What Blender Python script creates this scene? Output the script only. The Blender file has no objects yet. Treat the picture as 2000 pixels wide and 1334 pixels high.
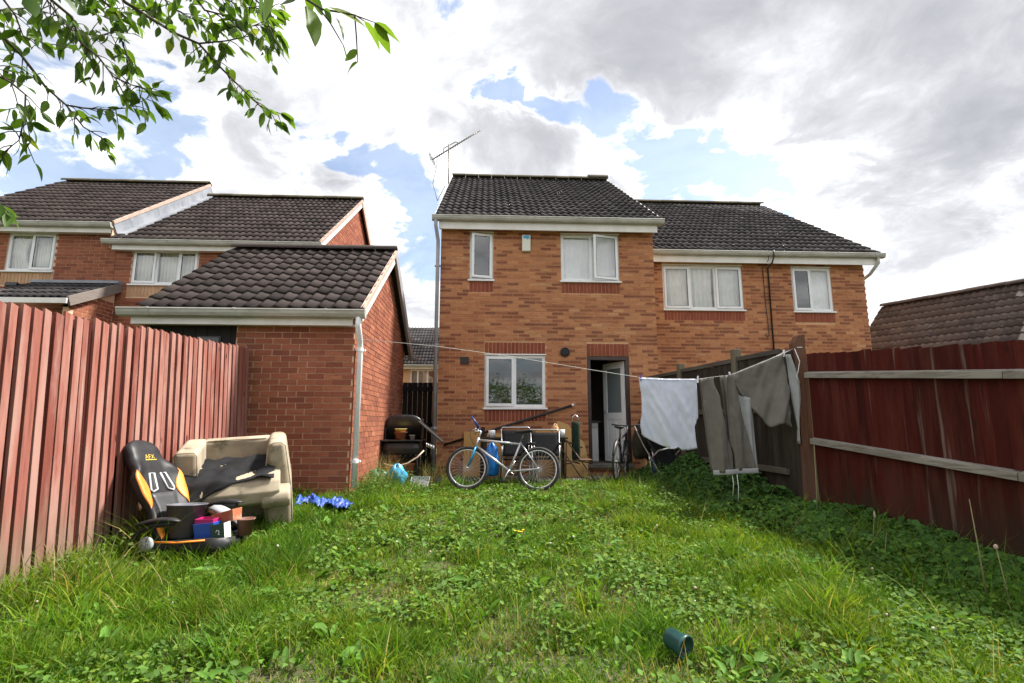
import bpy, math, random
import numpy as np
from mathutils import Vector, Matrix, Euler

random.seed(7)
RNG = np.random.default_rng(11)
scene = bpy.context.scene
COL = scene.collection
R = math.radians
PI = math.pi

# ------------------------------------------------------------------ camera
EYE = 1.10
CAM_PITCH, CAM_YAW, CAM_F = R(9.0), R(-2.86), 18.0
cam_d = bpy.data.cameras.new('camera')
cam = bpy.data.objects.new('camera', cam_d)
COL.objects.link(cam)
cam.location = (0, 0, EYE)
cam.rotation_euler = (PI / 2 + CAM_PITCH, 0, CAM_YAW)
cam_d.sensor_width = 36.0
cam_d.lens = CAM_F
cam_d.clip_start = 0.05
cam_d.clip_end = 2000
scene.camera = cam

# ------------------------------------------------------------------ light
SUN_AZ = -18.0     # degrees from +X towards -Y; negative = a little behind the house
SUN_EL = 55.0
sd = Vector((math.cos(R(SUN_EL)) * math.cos(R(SUN_AZ)), -math.cos(R(SUN_EL)) * math.sin(R(SUN_AZ)), math.sin(R(SUN_EL))))
sun_d = bpy.data.lights.new('sun', 'SUN')
sun_d.energy = 4.8
sun_d.angle = R(8.0)
sun_d.color = (1.0, 0.955, 0.88)
sun = bpy.data.objects.new('sun', sun_d)
COL.objects.link(sun)
sun.location = (20, -5, 30)
sun.rotation_euler = sd.to_track_quat('Z', 'Y').to_euler()

scene.view_settings.view_transform = 'Standard'
scene.view_settings.look = 'None'
scene.view_settings.gamma = 1.0
scene.view_settings.exposure = 1.18
scene.view_settings.use_curve_mapping = False
scene.cycles.use_denoising = True
try:
    scene.cycles.denoiser = 'OPENIMAGEDENOISE'
    scene.cycles.denoising_input_passes = 'RGB_ALBEDO_NORMAL'
except Exception:
    pass
scene.cycles.max_bounces = 8
scene.cycles.transparent_max_bounces = 16
scene.cycles.sample_clamp_indirect = 6.0
scene.cycles.caustics_reflective = False
scene.cycles.caustics_refractive = False


def cam_dir(px, py):
    """direction of a pixel of the 2000x1334 photograph, as a unit vector"""
    v = Vector(((px - 1000) / 1000.0, -(py - 667) / 1000.0, -1.0))
    return (Euler(cam.rotation_euler).to_matrix() @ v).normalized()


# ------------------------------------------------------------------ world: blue sky with broken cumulus
world = bpy.data.worlds.new('World')
scene.world = world
world.use_nodes = True
wt = world.node_tree
wt.nodes.clear()


class NT:
    """tiny node helper"""
    def __init__(self, tree):
        self.t = tree

    def n(self, kind, **kw):
        nd = self.t.nodes.new(kind)
        for k, v in kw.items():
            if k.startswith('i_'):
                key = k[2:]
                nd.inputs[int(key) if key.isdigit() else key.replace('_', ' ')].default_value = v
            else:
                setattr(nd, k, v)
        return nd

    def l(self, a, b):
        self.t.links.new(a, b)

    def math(self, op, a, b=None, c=None, clamp=False):
        nd = self.t.nodes.new('ShaderNodeMath')
        nd.operation = op
        nd.use_clamp = clamp
        for i, x in enumerate((a, b, c)):
            if x is None:
                continue
            if isinstance(x, (int, float)):
                nd.inputs[i].default_value = x
            else:
                self.l(x, nd.inputs[i])
        return nd.outputs[0]

    def vmath(self, op, a, b=None):
        nd = self.t.nodes.new('ShaderNodeVectorMath')
        nd.operation = op
        for i, x in enumerate((a, b)):
            if x is None:
                continue
            if isinstance(x, (tuple, list, Vector)):
                nd.inputs[i].default_value = tuple(x)
            else:
                self.l(x, nd.inputs[i])
        return nd

    def noise(self, vec, scale, detail=6, rough=0.55, lac=2.0, dist=0.0):
        nd = self.t.nodes.new('ShaderNodeTexNoise')
        nd.inputs['Scale'].default_value = scale
        nd.inputs['Detail'].default_value = detail
        nd.inputs['Roughness'].default_value = rough
        nd.inputs['Lacunarity'].default_value = lac
        nd.inputs['Distortion'].default_value = dist
        if vec is not None:
            self.l(vec, nd.inputs['Vector'])
        return nd.outputs[0]

    def smooth(self, x, a, b, lo=0.0, hi=1.0):
        nd = self.t.nodes.new('ShaderNodeMapRange')
        nd.interpolation_type = 'SMOOTHSTEP'
        nd.inputs[1].default_value = a
        nd.inputs[2].default_value = b
        nd.inputs[3].default_value = lo
        nd.inputs[4].default_value = hi
        self.l(x, nd.inputs[0])
        return nd.outputs[0]

    def mix(self, fac, a, b, blend='MIX'):
        nd = self.t.nodes.new('ShaderNodeMix')
        nd.data_type = 'RGBA'
        nd.blend_type = blend
        if isinstance(fac, (int, float)):
            nd.inputs[0].default_value = fac
        else:
            self.l(fac, nd.inputs[0])
        for i, x in ((6, a), (7, b)):
            if isinstance(x, (tuple, list)):
                nd.inputs[i].default_value = (x[0], x[1], x[2], 1)
            else:
                self.l(x, nd.inputs[i])
        return nd.outputs[2]

    def ramp(self, fac, stops, interp='LINEAR'):
        nd = self.t.nodes.new('ShaderNodeValToRGB')
        cr = nd.color_ramp
        cr.interpolation = interp
        while len(cr.elements) < len(stops):
            cr.elements.new(0.5)
        for e, (p, c) in zip(cr.elements, stops):
            e.position = p
            e.color = (c[0], c[1], c[2], 1)
        self.l(fac, nd.inputs[0])
        return nd.outputs[0]


W = NT(wt)
SKY_OFF = 0.48
tc = W.n('ShaderNodeTexCoord')
dirv = tc.outputs['Generated']
sep = W.n('ShaderNodeSeparateXYZ')
W.l(dirv, sep.inputs[0])
zz = W.math('ADD', W.math('MAXIMUM', sep.outputs[2], 0.0), 0.30)
flat = W.vmath('DIVIDE', dirv)
cz = W.n('ShaderNodeCombineXYZ')
for i in range(3):
    W.l(zz, cz.inputs[i])
W.l(cz.outputs[0], flat.inputs[1])
cvec = W.vmath('ADD', flat.outputs[0], (3.1, 1.7, 0.4)).outputs[0]
warp = W.n('ShaderNodeTexNoise', i_Scale=2.2, i_Detail=3)
W.l(cvec, warp.inputs['Vector'])
wv = W.vmath('SCALE', W.vmath('SUBTRACT', warp.outputs['Color'], (0.5, 0.5, 0.5)).outputs[0])
wv.inputs['Scale'].default_value = 0.35
cv2 = W.vmath('ADD', cvec, wv.outputs[0]).outputs[0]
big = W.noise(cv2, 1.15, 2, 0.5)
fine = W.noise(cv2, 2.6, 10, 0.60)
dens = W.math('ADD', W.math('MULTIPLY', big, 0.35), W.math('MULTIPLY', fine, 0.65))
dens = W.math('ADD', dens, 0.060)


rag = W.n('ShaderNodeTexNoise', i_Scale=4.5, i_Detail=9)
rag.inputs['Roughness'].default_value = 0.62
W.l(cv2, rag.inputs['Vector'])
rv = W.vmath('SCALE', W.vmath('SUBTRACT', rag.outputs['Color'], (0.5, 0.5, 0.5)).outputs[0])
rv.inputs['Scale'].default_value = 0.30
rdir = W.vmath('ADD', dirv, rv.outputs[0]).outputs[0]      # ragged direction: gives the gaps torn edges


def lobe(px, py, rad, src=None):
    """soft patch of sky (rad in thousandths) fixed to a direction"""
    d = cam_dir(px, py)
    dp = W.vmath('DISTANCE', src or rdir, tuple(d)).outputs['Value']
    return W.smooth(dp, 0.0, rad / 1000.0, 1.0, 0.0)


acc = None
# openings of blue between the clouds / thicker banks of cloud, as directions in the sky
for px, py, rad, amp in ((985, 190, 80, -.24), (1050, 190, 85, -.24), (1120, 205, 95, -.25), (1180, 245, 90, -.23), (1225, 275, 70, -.17), (650, 320, 80, -.20), (790, 380, 120, -.20), (830, 450, 120, -.18), (720, 350, 90, -.12),
                         (350, 240, 100, -.22), (200, 330, 120, -.22), (60, 380, 110, -.22), (100, 120, 80, -.16), (300, 160, 60, -.10), (560, 330, 60, -.14), (1350, 335, 120, -.28), (1460, 350, 110, -.28), (1560, 345, 100, -.26), (1260, 380, 100, -.24), (1330, 270, 80, -.20), (1900, 500, 80, -.08), (870, 10, 70, -.14),
                         (1180, 60, 380, .10), (1650, 120, 420, .12), (860, 220, 200, .08), (1050, 310, 140, .08), (1800, 300, 260, .08), (450, 340, 120, .08), (820, 610, 110, .10), (560, 90, 230, .08), (770, 440, 50, .10), (150, 200, 260, .05)):
    v = W.math('MULTIPLY', lobe(px, py, rad), amp)
    acc = v if acc is None else W.math('ADD', acc, v)
dens = W.math('ADD', dens, acc)
mask = W.smooth(dens, 0.435, 0.540)
# self shading of the clouds: thick parts go grey, edges stay white
gn = W.noise(cv2, 1.9, 3, 0.5)
g3 = W.noise(cv2, 4.2, 10, 0.62)
g2 = None
for px, py, rad, amp in ((1250, 40, 300, .16), (1650, 40, 420, .20), (1950, 150, 260, .14), (820, 190, 210, .16), (1000, 330, 150, .12), (1860, 350, 170, .18), (1850, 480, 170, .08), (700, 10, 240, .14), (560, 230, 200, .08),
                         (1330, 560, 380, -.10), (1480, 250, 200, -.20), (1330, 160, 130, -.12), (1220, 330, 130, -.16), (350, 380, 260, -.12), (1650, 430, 240, -.26), (1500, 60, 120, -.08), (1000, 100, 160, -.06)):
    v = W.math('MULTIPLY', lobe(px, py, rad), amp)
    g2 = v if g2 is None else W.math('ADD', g2, v)
body = W.smooth(dens, 0.50, 0.74, -0.16, 0.14)
thick = W.math('ADD', W.math('ADD', W.math('ADD', W.math('MULTIPLY', W.math('SUBTRACT', gn, 0.5), 0.7), W.math('MULTIPLY', W.math('SUBTRACT', g3, 0.5), 1.25)), g2), body)
cl_col = W.ramp(W.math('ADD', thick, SKY_OFF, clamp=True), [(0.0, (1.0, 1.0, 1.0)), (0.30, (0.80, 0.805, 0.81)), (0.45, (0.56, 0.565, 0.58)), (0.60, (0.43, 0.435, 0.455)), (0.80, (0.335, 0.34, 0.36)), (1.0, (0.28, 0.285, 0.305))])
sky = W.n('ShaderNodeTexSky')
sky.sky_type = 'NISHITA'
sky.sun_disc = False
sky.sun_elevation = R(SUN_EL)
sky.sun_rotation = math.atan2(sd.x, sd.y)
sky.air_density = 1.0
sky.dust_density = 1.0
bg_sky = W.n('ShaderNodeBackground')
bg_sky.inputs['Strength'].default_value = 0.10
W.l(sky.outputs[0], bg_sky.inputs['Color'])
bg_cl = W.n('ShaderNodeBackground')
bg_cl.inputs['Strength'].default_value = 0.86
W.l(cl_col, bg_cl.inputs['Color'])
mixs = W.n('ShaderNodeMixShader')
W.l(W.math('ADD', W.math('MULTIPLY', mask, 0.78), 0.20), mixs.inputs[0])
W.l(bg_sky.outputs[0], mixs.inputs[1])
W.l(bg_cl.outputs[0], mixs.inputs[2])
wo = W.n('ShaderNodeOutputWorld')
W.l(mixs.outputs[0], wo.inputs[0])
world.cycles.sampling_method = 'MANUAL'
world.cycles.sample_map_resolution = 512

# ------------------------------------------------------------------ materials


def new_mat(name):
    m = bpy.data.materials.new(name)
    m.use_nodes = True
    m.node_tree.nodes.clear()
    t = NT(m.node_tree)
    out = t.n('ShaderNodeOutputMaterial')
    b = t.n('ShaderNodeBsdfPrincipled')
    t.l(b.outputs[0], out.inputs[0])
    return m, t, b, out


def rnd_vec(t, obj_rand=True):
    """object coordinates shifted by a random amount per object and per loose piece"""
    tcn = t.n('ShaderNodeTexCoord')
    geo = t.n('ShaderNodeNewGeometry')
    oi = t.n('ShaderNodeObjectInfo')
    r = t.math('FRACT', t.math('ADD', geo.outputs['Random Per Island'], t.math('MULTIPLY', oi.outputs['Random'], 7.31)))
    comb = t.n('ShaderNodeCombineXYZ')
    t.l(t.math('MULTIPLY', r, 37.0), comb.inputs[0])
    t.l(t.math('MULTIPLY', r, 91.0), comb.inputs[1])
    t.l(t.math('MULTIPLY', r, 53.0), comb.inputs[2])
    return t.vmath('ADD', tcn.outputs['Object'], comb.outputs[0]).outputs[0], r, tcn


def M(name, col, rough=0.6, metal=0.0, spec=0.5, col2=None, nscale=6.0, stretch=(1, 1, 1), lo=0.35, hi=0.65, bump=0.0, bscale=60.0, bdist=0.004, grime=None, gscale=2.0, glo=.5, ghi=.75):
    m, t, b, out = new_mat(name)
    tcn = t.n('ShaderNodeTexCoord')
    vec = t.vmath('MULTIPLY', tcn.outputs['Object'], stretch).outputs[0]
    c = None
    if col2 is not None:
        f = t.smooth(t.noise(vec, nscale, 5, 0.6), lo, hi)
        c = t.mix(f, col, col2)
    if grime is not None:
        g = t.smooth(t.noise(vec, gscale, 8, 0.65), glo, ghi)
        c = t.mix(g, c if c is not None else col, grime)
    if c is None:
        b.inputs['Base Color'].default_value = (*col, 1)
    else:
        t.l(c, b.inputs['Base Color'])
    b.inputs['Roughness'].default_value = rough
    b.inputs['Metallic'].default_value = metal
    b.inputs['Specular IOR Level'].default_value = spec
    if bump:
        bn = t.n('ShaderNodeBump')
        bn.inputs['Strength'].default_value = bump
        bn.inputs['Distance'].default_value = bdist
        t.l(t.noise(vec, bscale, 4, 0.6), bn.inputs['Height'])
        t.l(bn.outputs[0], b.inputs['Normal'])
    return m


def brick_mat(name, stops, streak=(0.5, 0.3, 0.2), streak_amt=0.5, arris=None, arris_amt=0.0):
    """colour drawn per brick, drag-faced streaks along it"""
    m, t, b, out = new_mat(name)
    vec, r, tcn = rnd_vec(t)
    base = t.ramp(r, stops)
    sv = t.vmath('MULTIPLY', vec, (5.0, 5.0, 34.0)).outputs[0]
    s = t.smooth(t.noise(sv, 1.0, 4, 0.6), 0.48, 0.72)
    base = t.mix(t.math('MULTIPLY', s, streak_amt), base, streak)
    if arris is not None:
        # paler arrises along the top and bottom of every course (75 mm gauge), as fired
        pz = t.n('ShaderNodeSeparateXYZ')
        gp_ = t.n('ShaderNodeNewGeometry').outputs['Position']
        t.l(gp_, pz.inputs[0])
        wob = t.math('MULTIPLY', t.math('SUBTRACT', t.noise(vec, 14.0, 3, .6), .5), .022)
        fz = t.math('DIVIDE', t.math('FRACT', t.math('DIVIDE', t.math('ADD', pz.outputs[2], wob), .075)), .867)
        core = t.math('MULTIPLY', t.smooth(fz, .02, .34), t.smooth(fz, .66, .98, 1.0, 0.0))
        base = t.mix(t.math('MULTIPLY', t.math('SUBTRACT', 1.0, core), arris_amt), base, arris)
    sp = t.noise(vec, 55.0, 4, 0.7)
    base = t.mix(t.smooth(sp, 0.4, 0.8, 0.0, 0.35), base, (0.06, 0.03, 0.02), 'MIX')
    # large, faint weathering over the wall
    wv = t.noise(t.n('ShaderNodeNewGeometry').outputs['Position'], 1.5, 7, 0.65)
    base = t.mix(t.smooth(wv, 0.38, 0.72, 0.0, 0.42), base, (0.62, 0.50, 0.42), 'MULTIPLY')
    t.l(base, b.inputs['Base Color'])
    b.inputs['Roughness'].default_value = 0.88
    b.inputs['Specular IOR Level'].default_value = 0.25
    bn = t.n('ShaderNodeBump')
    bn.inputs['Strength'].default_value = 0.7
    bn.inputs['Distance'].default_value = 0.004
    t.l(t.math('ADD', t.noise(sv, 1.6, 5, 0.7), t.math('MULTIPLY', sp, 0.7)), bn.inputs['Height'])
    t.l(bn.outputs[0], b.inputs['Normal'])
    return m


def wood_mat(name, stops, grain=(0.05, 0.03, 0.02), grain_amt=0.4, weather=None, wamt=0.5, axis=2, rough=0.8, streaks=None, samt=0.6, foot=None):
    m, t, b, out = new_mat(name)
    vec, r, tcn = rnd_vec(t)
    base = t.ramp(r, stops)
    st = [22.0, 22.0, 22.0]
    st[axis] = 1.1
    gv = t.vmath('MULTIPLY', vec, tuple(st)).outputs[0]
    g = t.noise(gv, 1.6, 6, 0.62, dist=0.8)
    base = t.mix(t.smooth(g, 0.45, 0.75, 0.0, grain_amt), base, grain)
    if weather is not None:
        sw = [6.0, 6.0, 6.0]
        sw[axis] = 0.9
        w = t.noise(t.vmath('MULTIPLY', vec, tuple(sw)).outputs[0], 1.0, 6, 0.65)
        base = t.mix(t.smooth(w, 0.42, 0.70, 0.0, wamt), base, weather)
    if streaks is not None:
        sw = [11.0, 11.0, 11.0]
        sw[axis] = 0.5
        w = t.noise(t.vmath('MULTIPLY', vec, tuple(sw)).outputs[0], 1.0, 5, 0.6)
        base = t.mix(t.smooth(w, 0.60, 0.72, 0.0, samt), base, streaks)
    if foot is not None:
        # algae and splashed soil low down, with a ragged upper limit
        ps = t.n('ShaderNodeSeparateXYZ')
        gpos = t.n('ShaderNodeNewGeometry').outputs['Position']
        t.l(gpos, ps.inputs[0])
        fn_ = t.math('ADD', ps.outputs[2], t.math('MULTIPLY', t.math('SUBTRACT', t.noise(t.vmath('MULTIPLY', gpos, (7.0, 7.0, 2.2)).outputs[0], 1.0, 6, .65), .5), 1.1))
        base = t.mix(t.smooth(fn_, .05, .75, .75, 0.0), base, foot)
    # knots
    kv = [5.0, 5.0, 5.0]
    kv[axis] = 2.2
    vo = t.n('ShaderNodeTexVoronoi')
    vo.inputs['Scale'].default_value = 1.0
    t.l(t.vmath('MULTIPLY', vec, tuple(kv)).outputs[0], vo.inputs['Vector'])
    base = t.mix(t.smooth(vo.outputs['Distance'], 0.04, 0.11, 0.85, 0.0), base, (0.03, 0.012, 0.008))
    t.l(base, b.inputs['Base Color'])
    b.inputs['Roughness'].default_value = rough
    b.inputs['Specular IOR Level'].default_value = 0.08
    bn = t.n('ShaderNodeBump')
    bn.inputs['Strength'].default_value = 0.5
    bn.inputs['Distance'].default_value = 0.003
    t.l(g, bn.inputs['Height'])
    t.l(bn.outputs[0], b.inputs['Normal'])
    return m


def tile_mat(name, c1, c2, lichen=(0.075, 0.068, 0.05), lamt=0.25, rough=0.85):
    m, t, b, out = new_mat(name)
    vec, r, tcn = rnd_vec(t)
    base = t.mix(r, c1, c2)
    n1 = t.noise(vec, 9.0, 6, 0.65)
    base = t.mix(t.smooth(n1, 0.5, 0.8, 0.0, 0.5), base, tuple(min(1, x * 1.7) for x in c2))
    pos = t.n('ShaderNodeNewGeometry').outputs['Position']
    n2 = t.noise(pos, 2.3, 9, 0.7)
    base = t.mix(t.smooth(n2, 0.56, 0.72, 0.0, lamt), base, lichen)
    t.l(base, b.inputs['Base Color'])
    b.inputs['Roughness'].default_value = rough
    b.inputs['Specular IOR Level'].default_value = 0.12
    bn = t.n('ShaderNodeBump')
    bn.inputs['Strength'].default_value = 0.45
    bn.inputs['Distance'].default_value = 0.003
    t.l(t.noise(vec, 120.0, 3, 0.6), bn.inputs['Height'])
    t.l(bn.outputs[0], b.inputs['Normal'])
    return m


def cloth_mat(name, col, col2=None, weave=900.0, rough=0.9, trans=0.15):
    m, t, b, out = new_mat(name)
    tcn = t.n('ShaderNodeTexCoord')
    n = t.noise(tcn.outputs['Object'], 9.0, 5, 0.6)
    c = t.mix(t.smooth(n, 0.35, 0.7), col, col2 if col2 else tuple(x * 0.82 for x in col))
    t.l(c, b.inputs['Base Color'])
    b.inputs['Roughness'].default_value = rough
    b.inputs['Specular IOR Level'].default_value = 0.15
    b.inputs['Sheen Weight'].default_value = 0.0
    bn = t.n('ShaderNodeBump')
    bn.inputs['Strength'].default_value = 0.35
    bn.inputs['Distance'].default_value = 0.004
    t.l(t.noise(tcn.outputs['Object'], 26.0, 5, 0.6), bn.inputs['Height'])
    t.l(bn.outputs[0], b.inputs['Normal'])
    if trans:
        tr = t.n('ShaderNodeBsdfTranslucent')
        t.l(c, tr.inputs['Color'])
        mx = t.n('ShaderNodeMixShader')
        mx.inputs[0].default_value = trans
        t.l(b.outputs[0], mx.inputs[1])
        t.l(tr.outputs[0], mx.inputs[2])
        t.l(mx.outputs[0], out.inputs[0])
    return m


def leaf_mat(name, attr=True, col=(0.08, 0.15, 0.025), trans=0.35, rough=0.45, spec=0.35):
    m, t, b, out = new_mat(name)
    if attr:
        a = t.n('ShaderNodeAttribute')
        a.attribute_name = 'tint'
        c = a.outputs['Color']
    else:
        rgb = t.n('ShaderNodeRGB')
        rgb.outputs[0].default_value = (*col, 1)
        c = rgb.outputs[0]
    t.l(c, b.inputs['Base Color'])
    b.inputs['Roughness'].default_value = rough
    b.inputs['Specular IOR Level'].default_value = spec
    tr = t.n('ShaderNodeBsdfTranslucent')
    t.l(t.mix(1.0, c, (1.25, 1.15, 0.55), 'MULTIPLY'), tr.inputs['Color'])
    mx = t.n('ShaderNodeMixShader')
    mx.inputs[0].default_value = trans
    t.l(b.outputs[0], mx.inputs[1])
    t.l(tr.outputs[0], mx.inputs[2])
    t.l(mx.outputs[0], out.inputs[0])
    return m


def glass_mat(name, tint=(0.97, 0.98, 0.98), refl=3.2):
    """thin pane: clear, reflecting by angle"""
    m = bpy.data.materials.new(name)
    m.use_nodes = True
    m.node_tree.nodes.clear()
    t = NT(m.node_tree)
    out = t.n('ShaderNodeOutputMaterial')
    tr = t.n('ShaderNodeBsdfTransparent')
    tr.inputs[0].default_value = (*tint, 1)
    gl = t.n('ShaderNodeBsdfGlossy')
    gl.inputs['Roughness'].default_value = 0.01
    gl.inputs['Color'].default_value = (1, 1, 1, 1)
    fr = t.n('ShaderNodeFresnel')
    fr.inputs['IOR'].default_value = 1.5
    mx = t.n('ShaderNodeMixShader')
    bf = t.n('ShaderNodeNewGeometry').outputs['Backfacing']      # reflect at the outer face only
    t.l(t.math('MULTIPLY', t.math('MULTIPLY', fr.outputs[0], refl, clamp=True), t.math('SUBTRACT', 1.0, bf)), mx.inputs[0])
    t.l(tr.outputs[0], mx.inputs[1])
    t.l(gl.outputs[0], mx.inputs[2])
    t.l(mx.outputs[0], out.inputs[0])
    return m


MT = {}
MT['brick_o'] = brick_mat('orange multi brick', [(0.0, (0.52, 0.235, 0.115)), (0.34, (0.47, 0.20, 0.095)), (0.52, (0.38, 0.145, 0.072)), (0.64, (0.26, 0.092, 0.052)), (0.88, (0.20, 0.07, 0.044)), (0.94, (0.53, 0.26, 0.13)), (1.0, (0.57, 0.30, 0.155))], streak=(0.28, 0.105, 0.058), streak_amt=0.6, arris=(0.55, 0.275, 0.14), arris_amt=0.62)
MT['mortar_o'] = M('sandy orange mortar', (0.60, 0.36, 0.205), 0.95, col2=(0.52, 0.29, 0.155), nscale=9, bump=0.4, bscale=150, bdist=0.002)
MT['brick_r'] = brick_mat('red brick', [(0.0, (0.36, 0.13, 0.072)), (0.5, (0.30, 0.10, 0.058)), (0.8, (0.22, 0.072, 0.045)), (1.0, (0.42, 0.16, 0.088))], streak=(0.18, 0.06, 0.04), streak_amt=0.5)
MT['mortar_r'] = M('pale tan mortar', (0.66, 0.45, 0.31), 0.95, col2=(0.56, 0.37, 0.25), nscale=9, bump=0.4, bscale=150, bdist=0.002)
MT['soldier'] = brick_mat('dark red soldier brick', [(0.0, (0.24, 0.06, 0.038)), (1.0, (0.30, 0.085, 0.05))], streak=(0.18, 0.045, 0.03), streak_amt=0.4)
MT['soldier_b'] = brick_mat('buff soldier brick', [(0.0, (0.56, 0.36, 0.22)), (1.0, (0.50, 0.30, 0.18))], streak=(0.42, 0.26, 0.16), streak_amt=0.3)
MT['tile'] = tile_mat('dark brown roof tile', (0.024, 0.022, 0.024), (0.056, 0.050, 0.051))
MT['tile_b'] = tile_mat('brown roof tile', (0.030, 0.024, 0.023), (0.062, 0.049, 0.046), lamt=0.14)
MT['tile_r'] = tile_mat('weathered brown roof tile', (0.055, 0.042, 0.038), (0.09, 0.068, 0.06), lichen=(0.14, 0.11, 0.06), lamt=0.4)
MT['ridge'] = tile_mat('mossy ridge tile', (0.09, 0.08, 0.06), (0.13, 0.115, 0.075), lichen=(0.24, 0.21, 0.07), lamt=0.7)
MT['under'] = M('roof underlay', (0.018, 0.016, 0.016), 0.9)
MT['upvc'] = M('white plastic', (0.80, 0.81, 0.83), 0.35, col2=(0.74, 0.75, 0.77), nscale=3, grime=(0.50, 0.48, 0.44), gscale=5, glo=.6, ghi=.95)
MT['gutter'] = M('dirty grey-white gutter', (0.43, 0.42, 0.385), 0.45, col2=(0.33, 0.32, 0.28), nscale=3, stretch=(1, 1, 3), grime=(0.20, 0.185, 0.14), gscale=4, glo=.56, ghi=.85)
MT['fascia'] = M('white fascia board', (0.76, 0.74, 0.72), 0.5, col2=(0.68, 0.65, 0.62), nscale=4, grime=(0.42, 0.38, 0.33), gscale=4, glo=.6, ghi=.9)
MT['pipe_g'] = M('grey plastic pipe', (0.33, 0.335, 0.36), 0.5, col2=(0.27, 0.27, 0.29), nscale=4)
MT['pipe_w'] = M('white plastic pipe', (0.85, 0.85, 0.88), 0.35, col2=(0.78, 0.78, 0.81), nscale=4, grime=(0.45, 0.44, 0.38), gscale=4, glo=.68, ghi=.95)
MT['black_pl'] = M('black plastic', (0.016, 0.016, 0.017), 0.45)
MT['black_fab'] = cloth_mat('black fabric', (0.012, 0.012, 0.013), (0.02, 0.02, 0.022), trans=0)
MT['glass'] = glass_mat('window glass')
MT['curtain'] = cloth_mat('cream curtain', (0.86, 0.85, 0.80), (0.80, 0.79, 0.74), trans=0.2)
MT['net'] = cloth_mat('pale blind', (0.88, 0.88, 0.89), (0.84, 0.84, 0.86), trans=0.15)
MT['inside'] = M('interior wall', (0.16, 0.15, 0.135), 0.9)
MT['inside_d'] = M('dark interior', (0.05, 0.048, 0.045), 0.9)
MT['lead'] = M('lead flashing', (0.19, 0.205, 0.235), 0.55, col2=(0.27, 0.285, 0.315), nscale=3, bump=.3, bscale=12, bdist=.01)
MT['verge'] = M('pinkish verge mortar', (0.46, 0.33, 0.27), 0.9, col2=(0.36, 0.25, 0.20), nscale=8, bump=.5, bscale=30, bdist=.008)
MT['rosewood'] = M('dark brown door frame', (0.035, 0.016, 0.013), 0.4, col2=(0.05, 0.024, 0.018), nscale=5)
MT['concrete'] = M('concrete paving', (0.20, 0.185, 0.165), 0.9, col2=(0.13, 0.12, 0.105), nscale=3, grime=(0.06, 0.065, 0.04), gscale=2.2, bump=.5, bscale=70)
MT['soil'] = M('soil and thatch', (0.085, 0.082, 0.035), 1.0, col2=(0.055, 0.065, 0.022), nscale=8, bump=.8, bscale=40, bdist=.03)
MT['steel'] = M('brushed steel', (0.55, 0.55, 0.56), 0.32, metal=1.0, col2=(0.42, 0.42, 0.43), nscale=12)
MT['dark_steel'] = M('grey painted tube', (0.15, 0.145, 0.14), 0.4, metal=0.7, col2=(0.24, 0.22, 0.2), nscale=10)
MT['rusty'] = M('rusty brown tube', (0.085, 0.06, 0.045), 0.6, metal=0.4, col2=(0.16, 0.085, 0.05), nscale=16)
MT['rubber'] = M('black rubber', (0.022, 0.022, 0.024), 0.8, col2=(0.045, 0.043, 0.04), nscale=14)

# ------------------------------------------------------------------ geometry helpers
ORG = {}          # object name -> world position of its origin (all things are unrotated)


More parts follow.
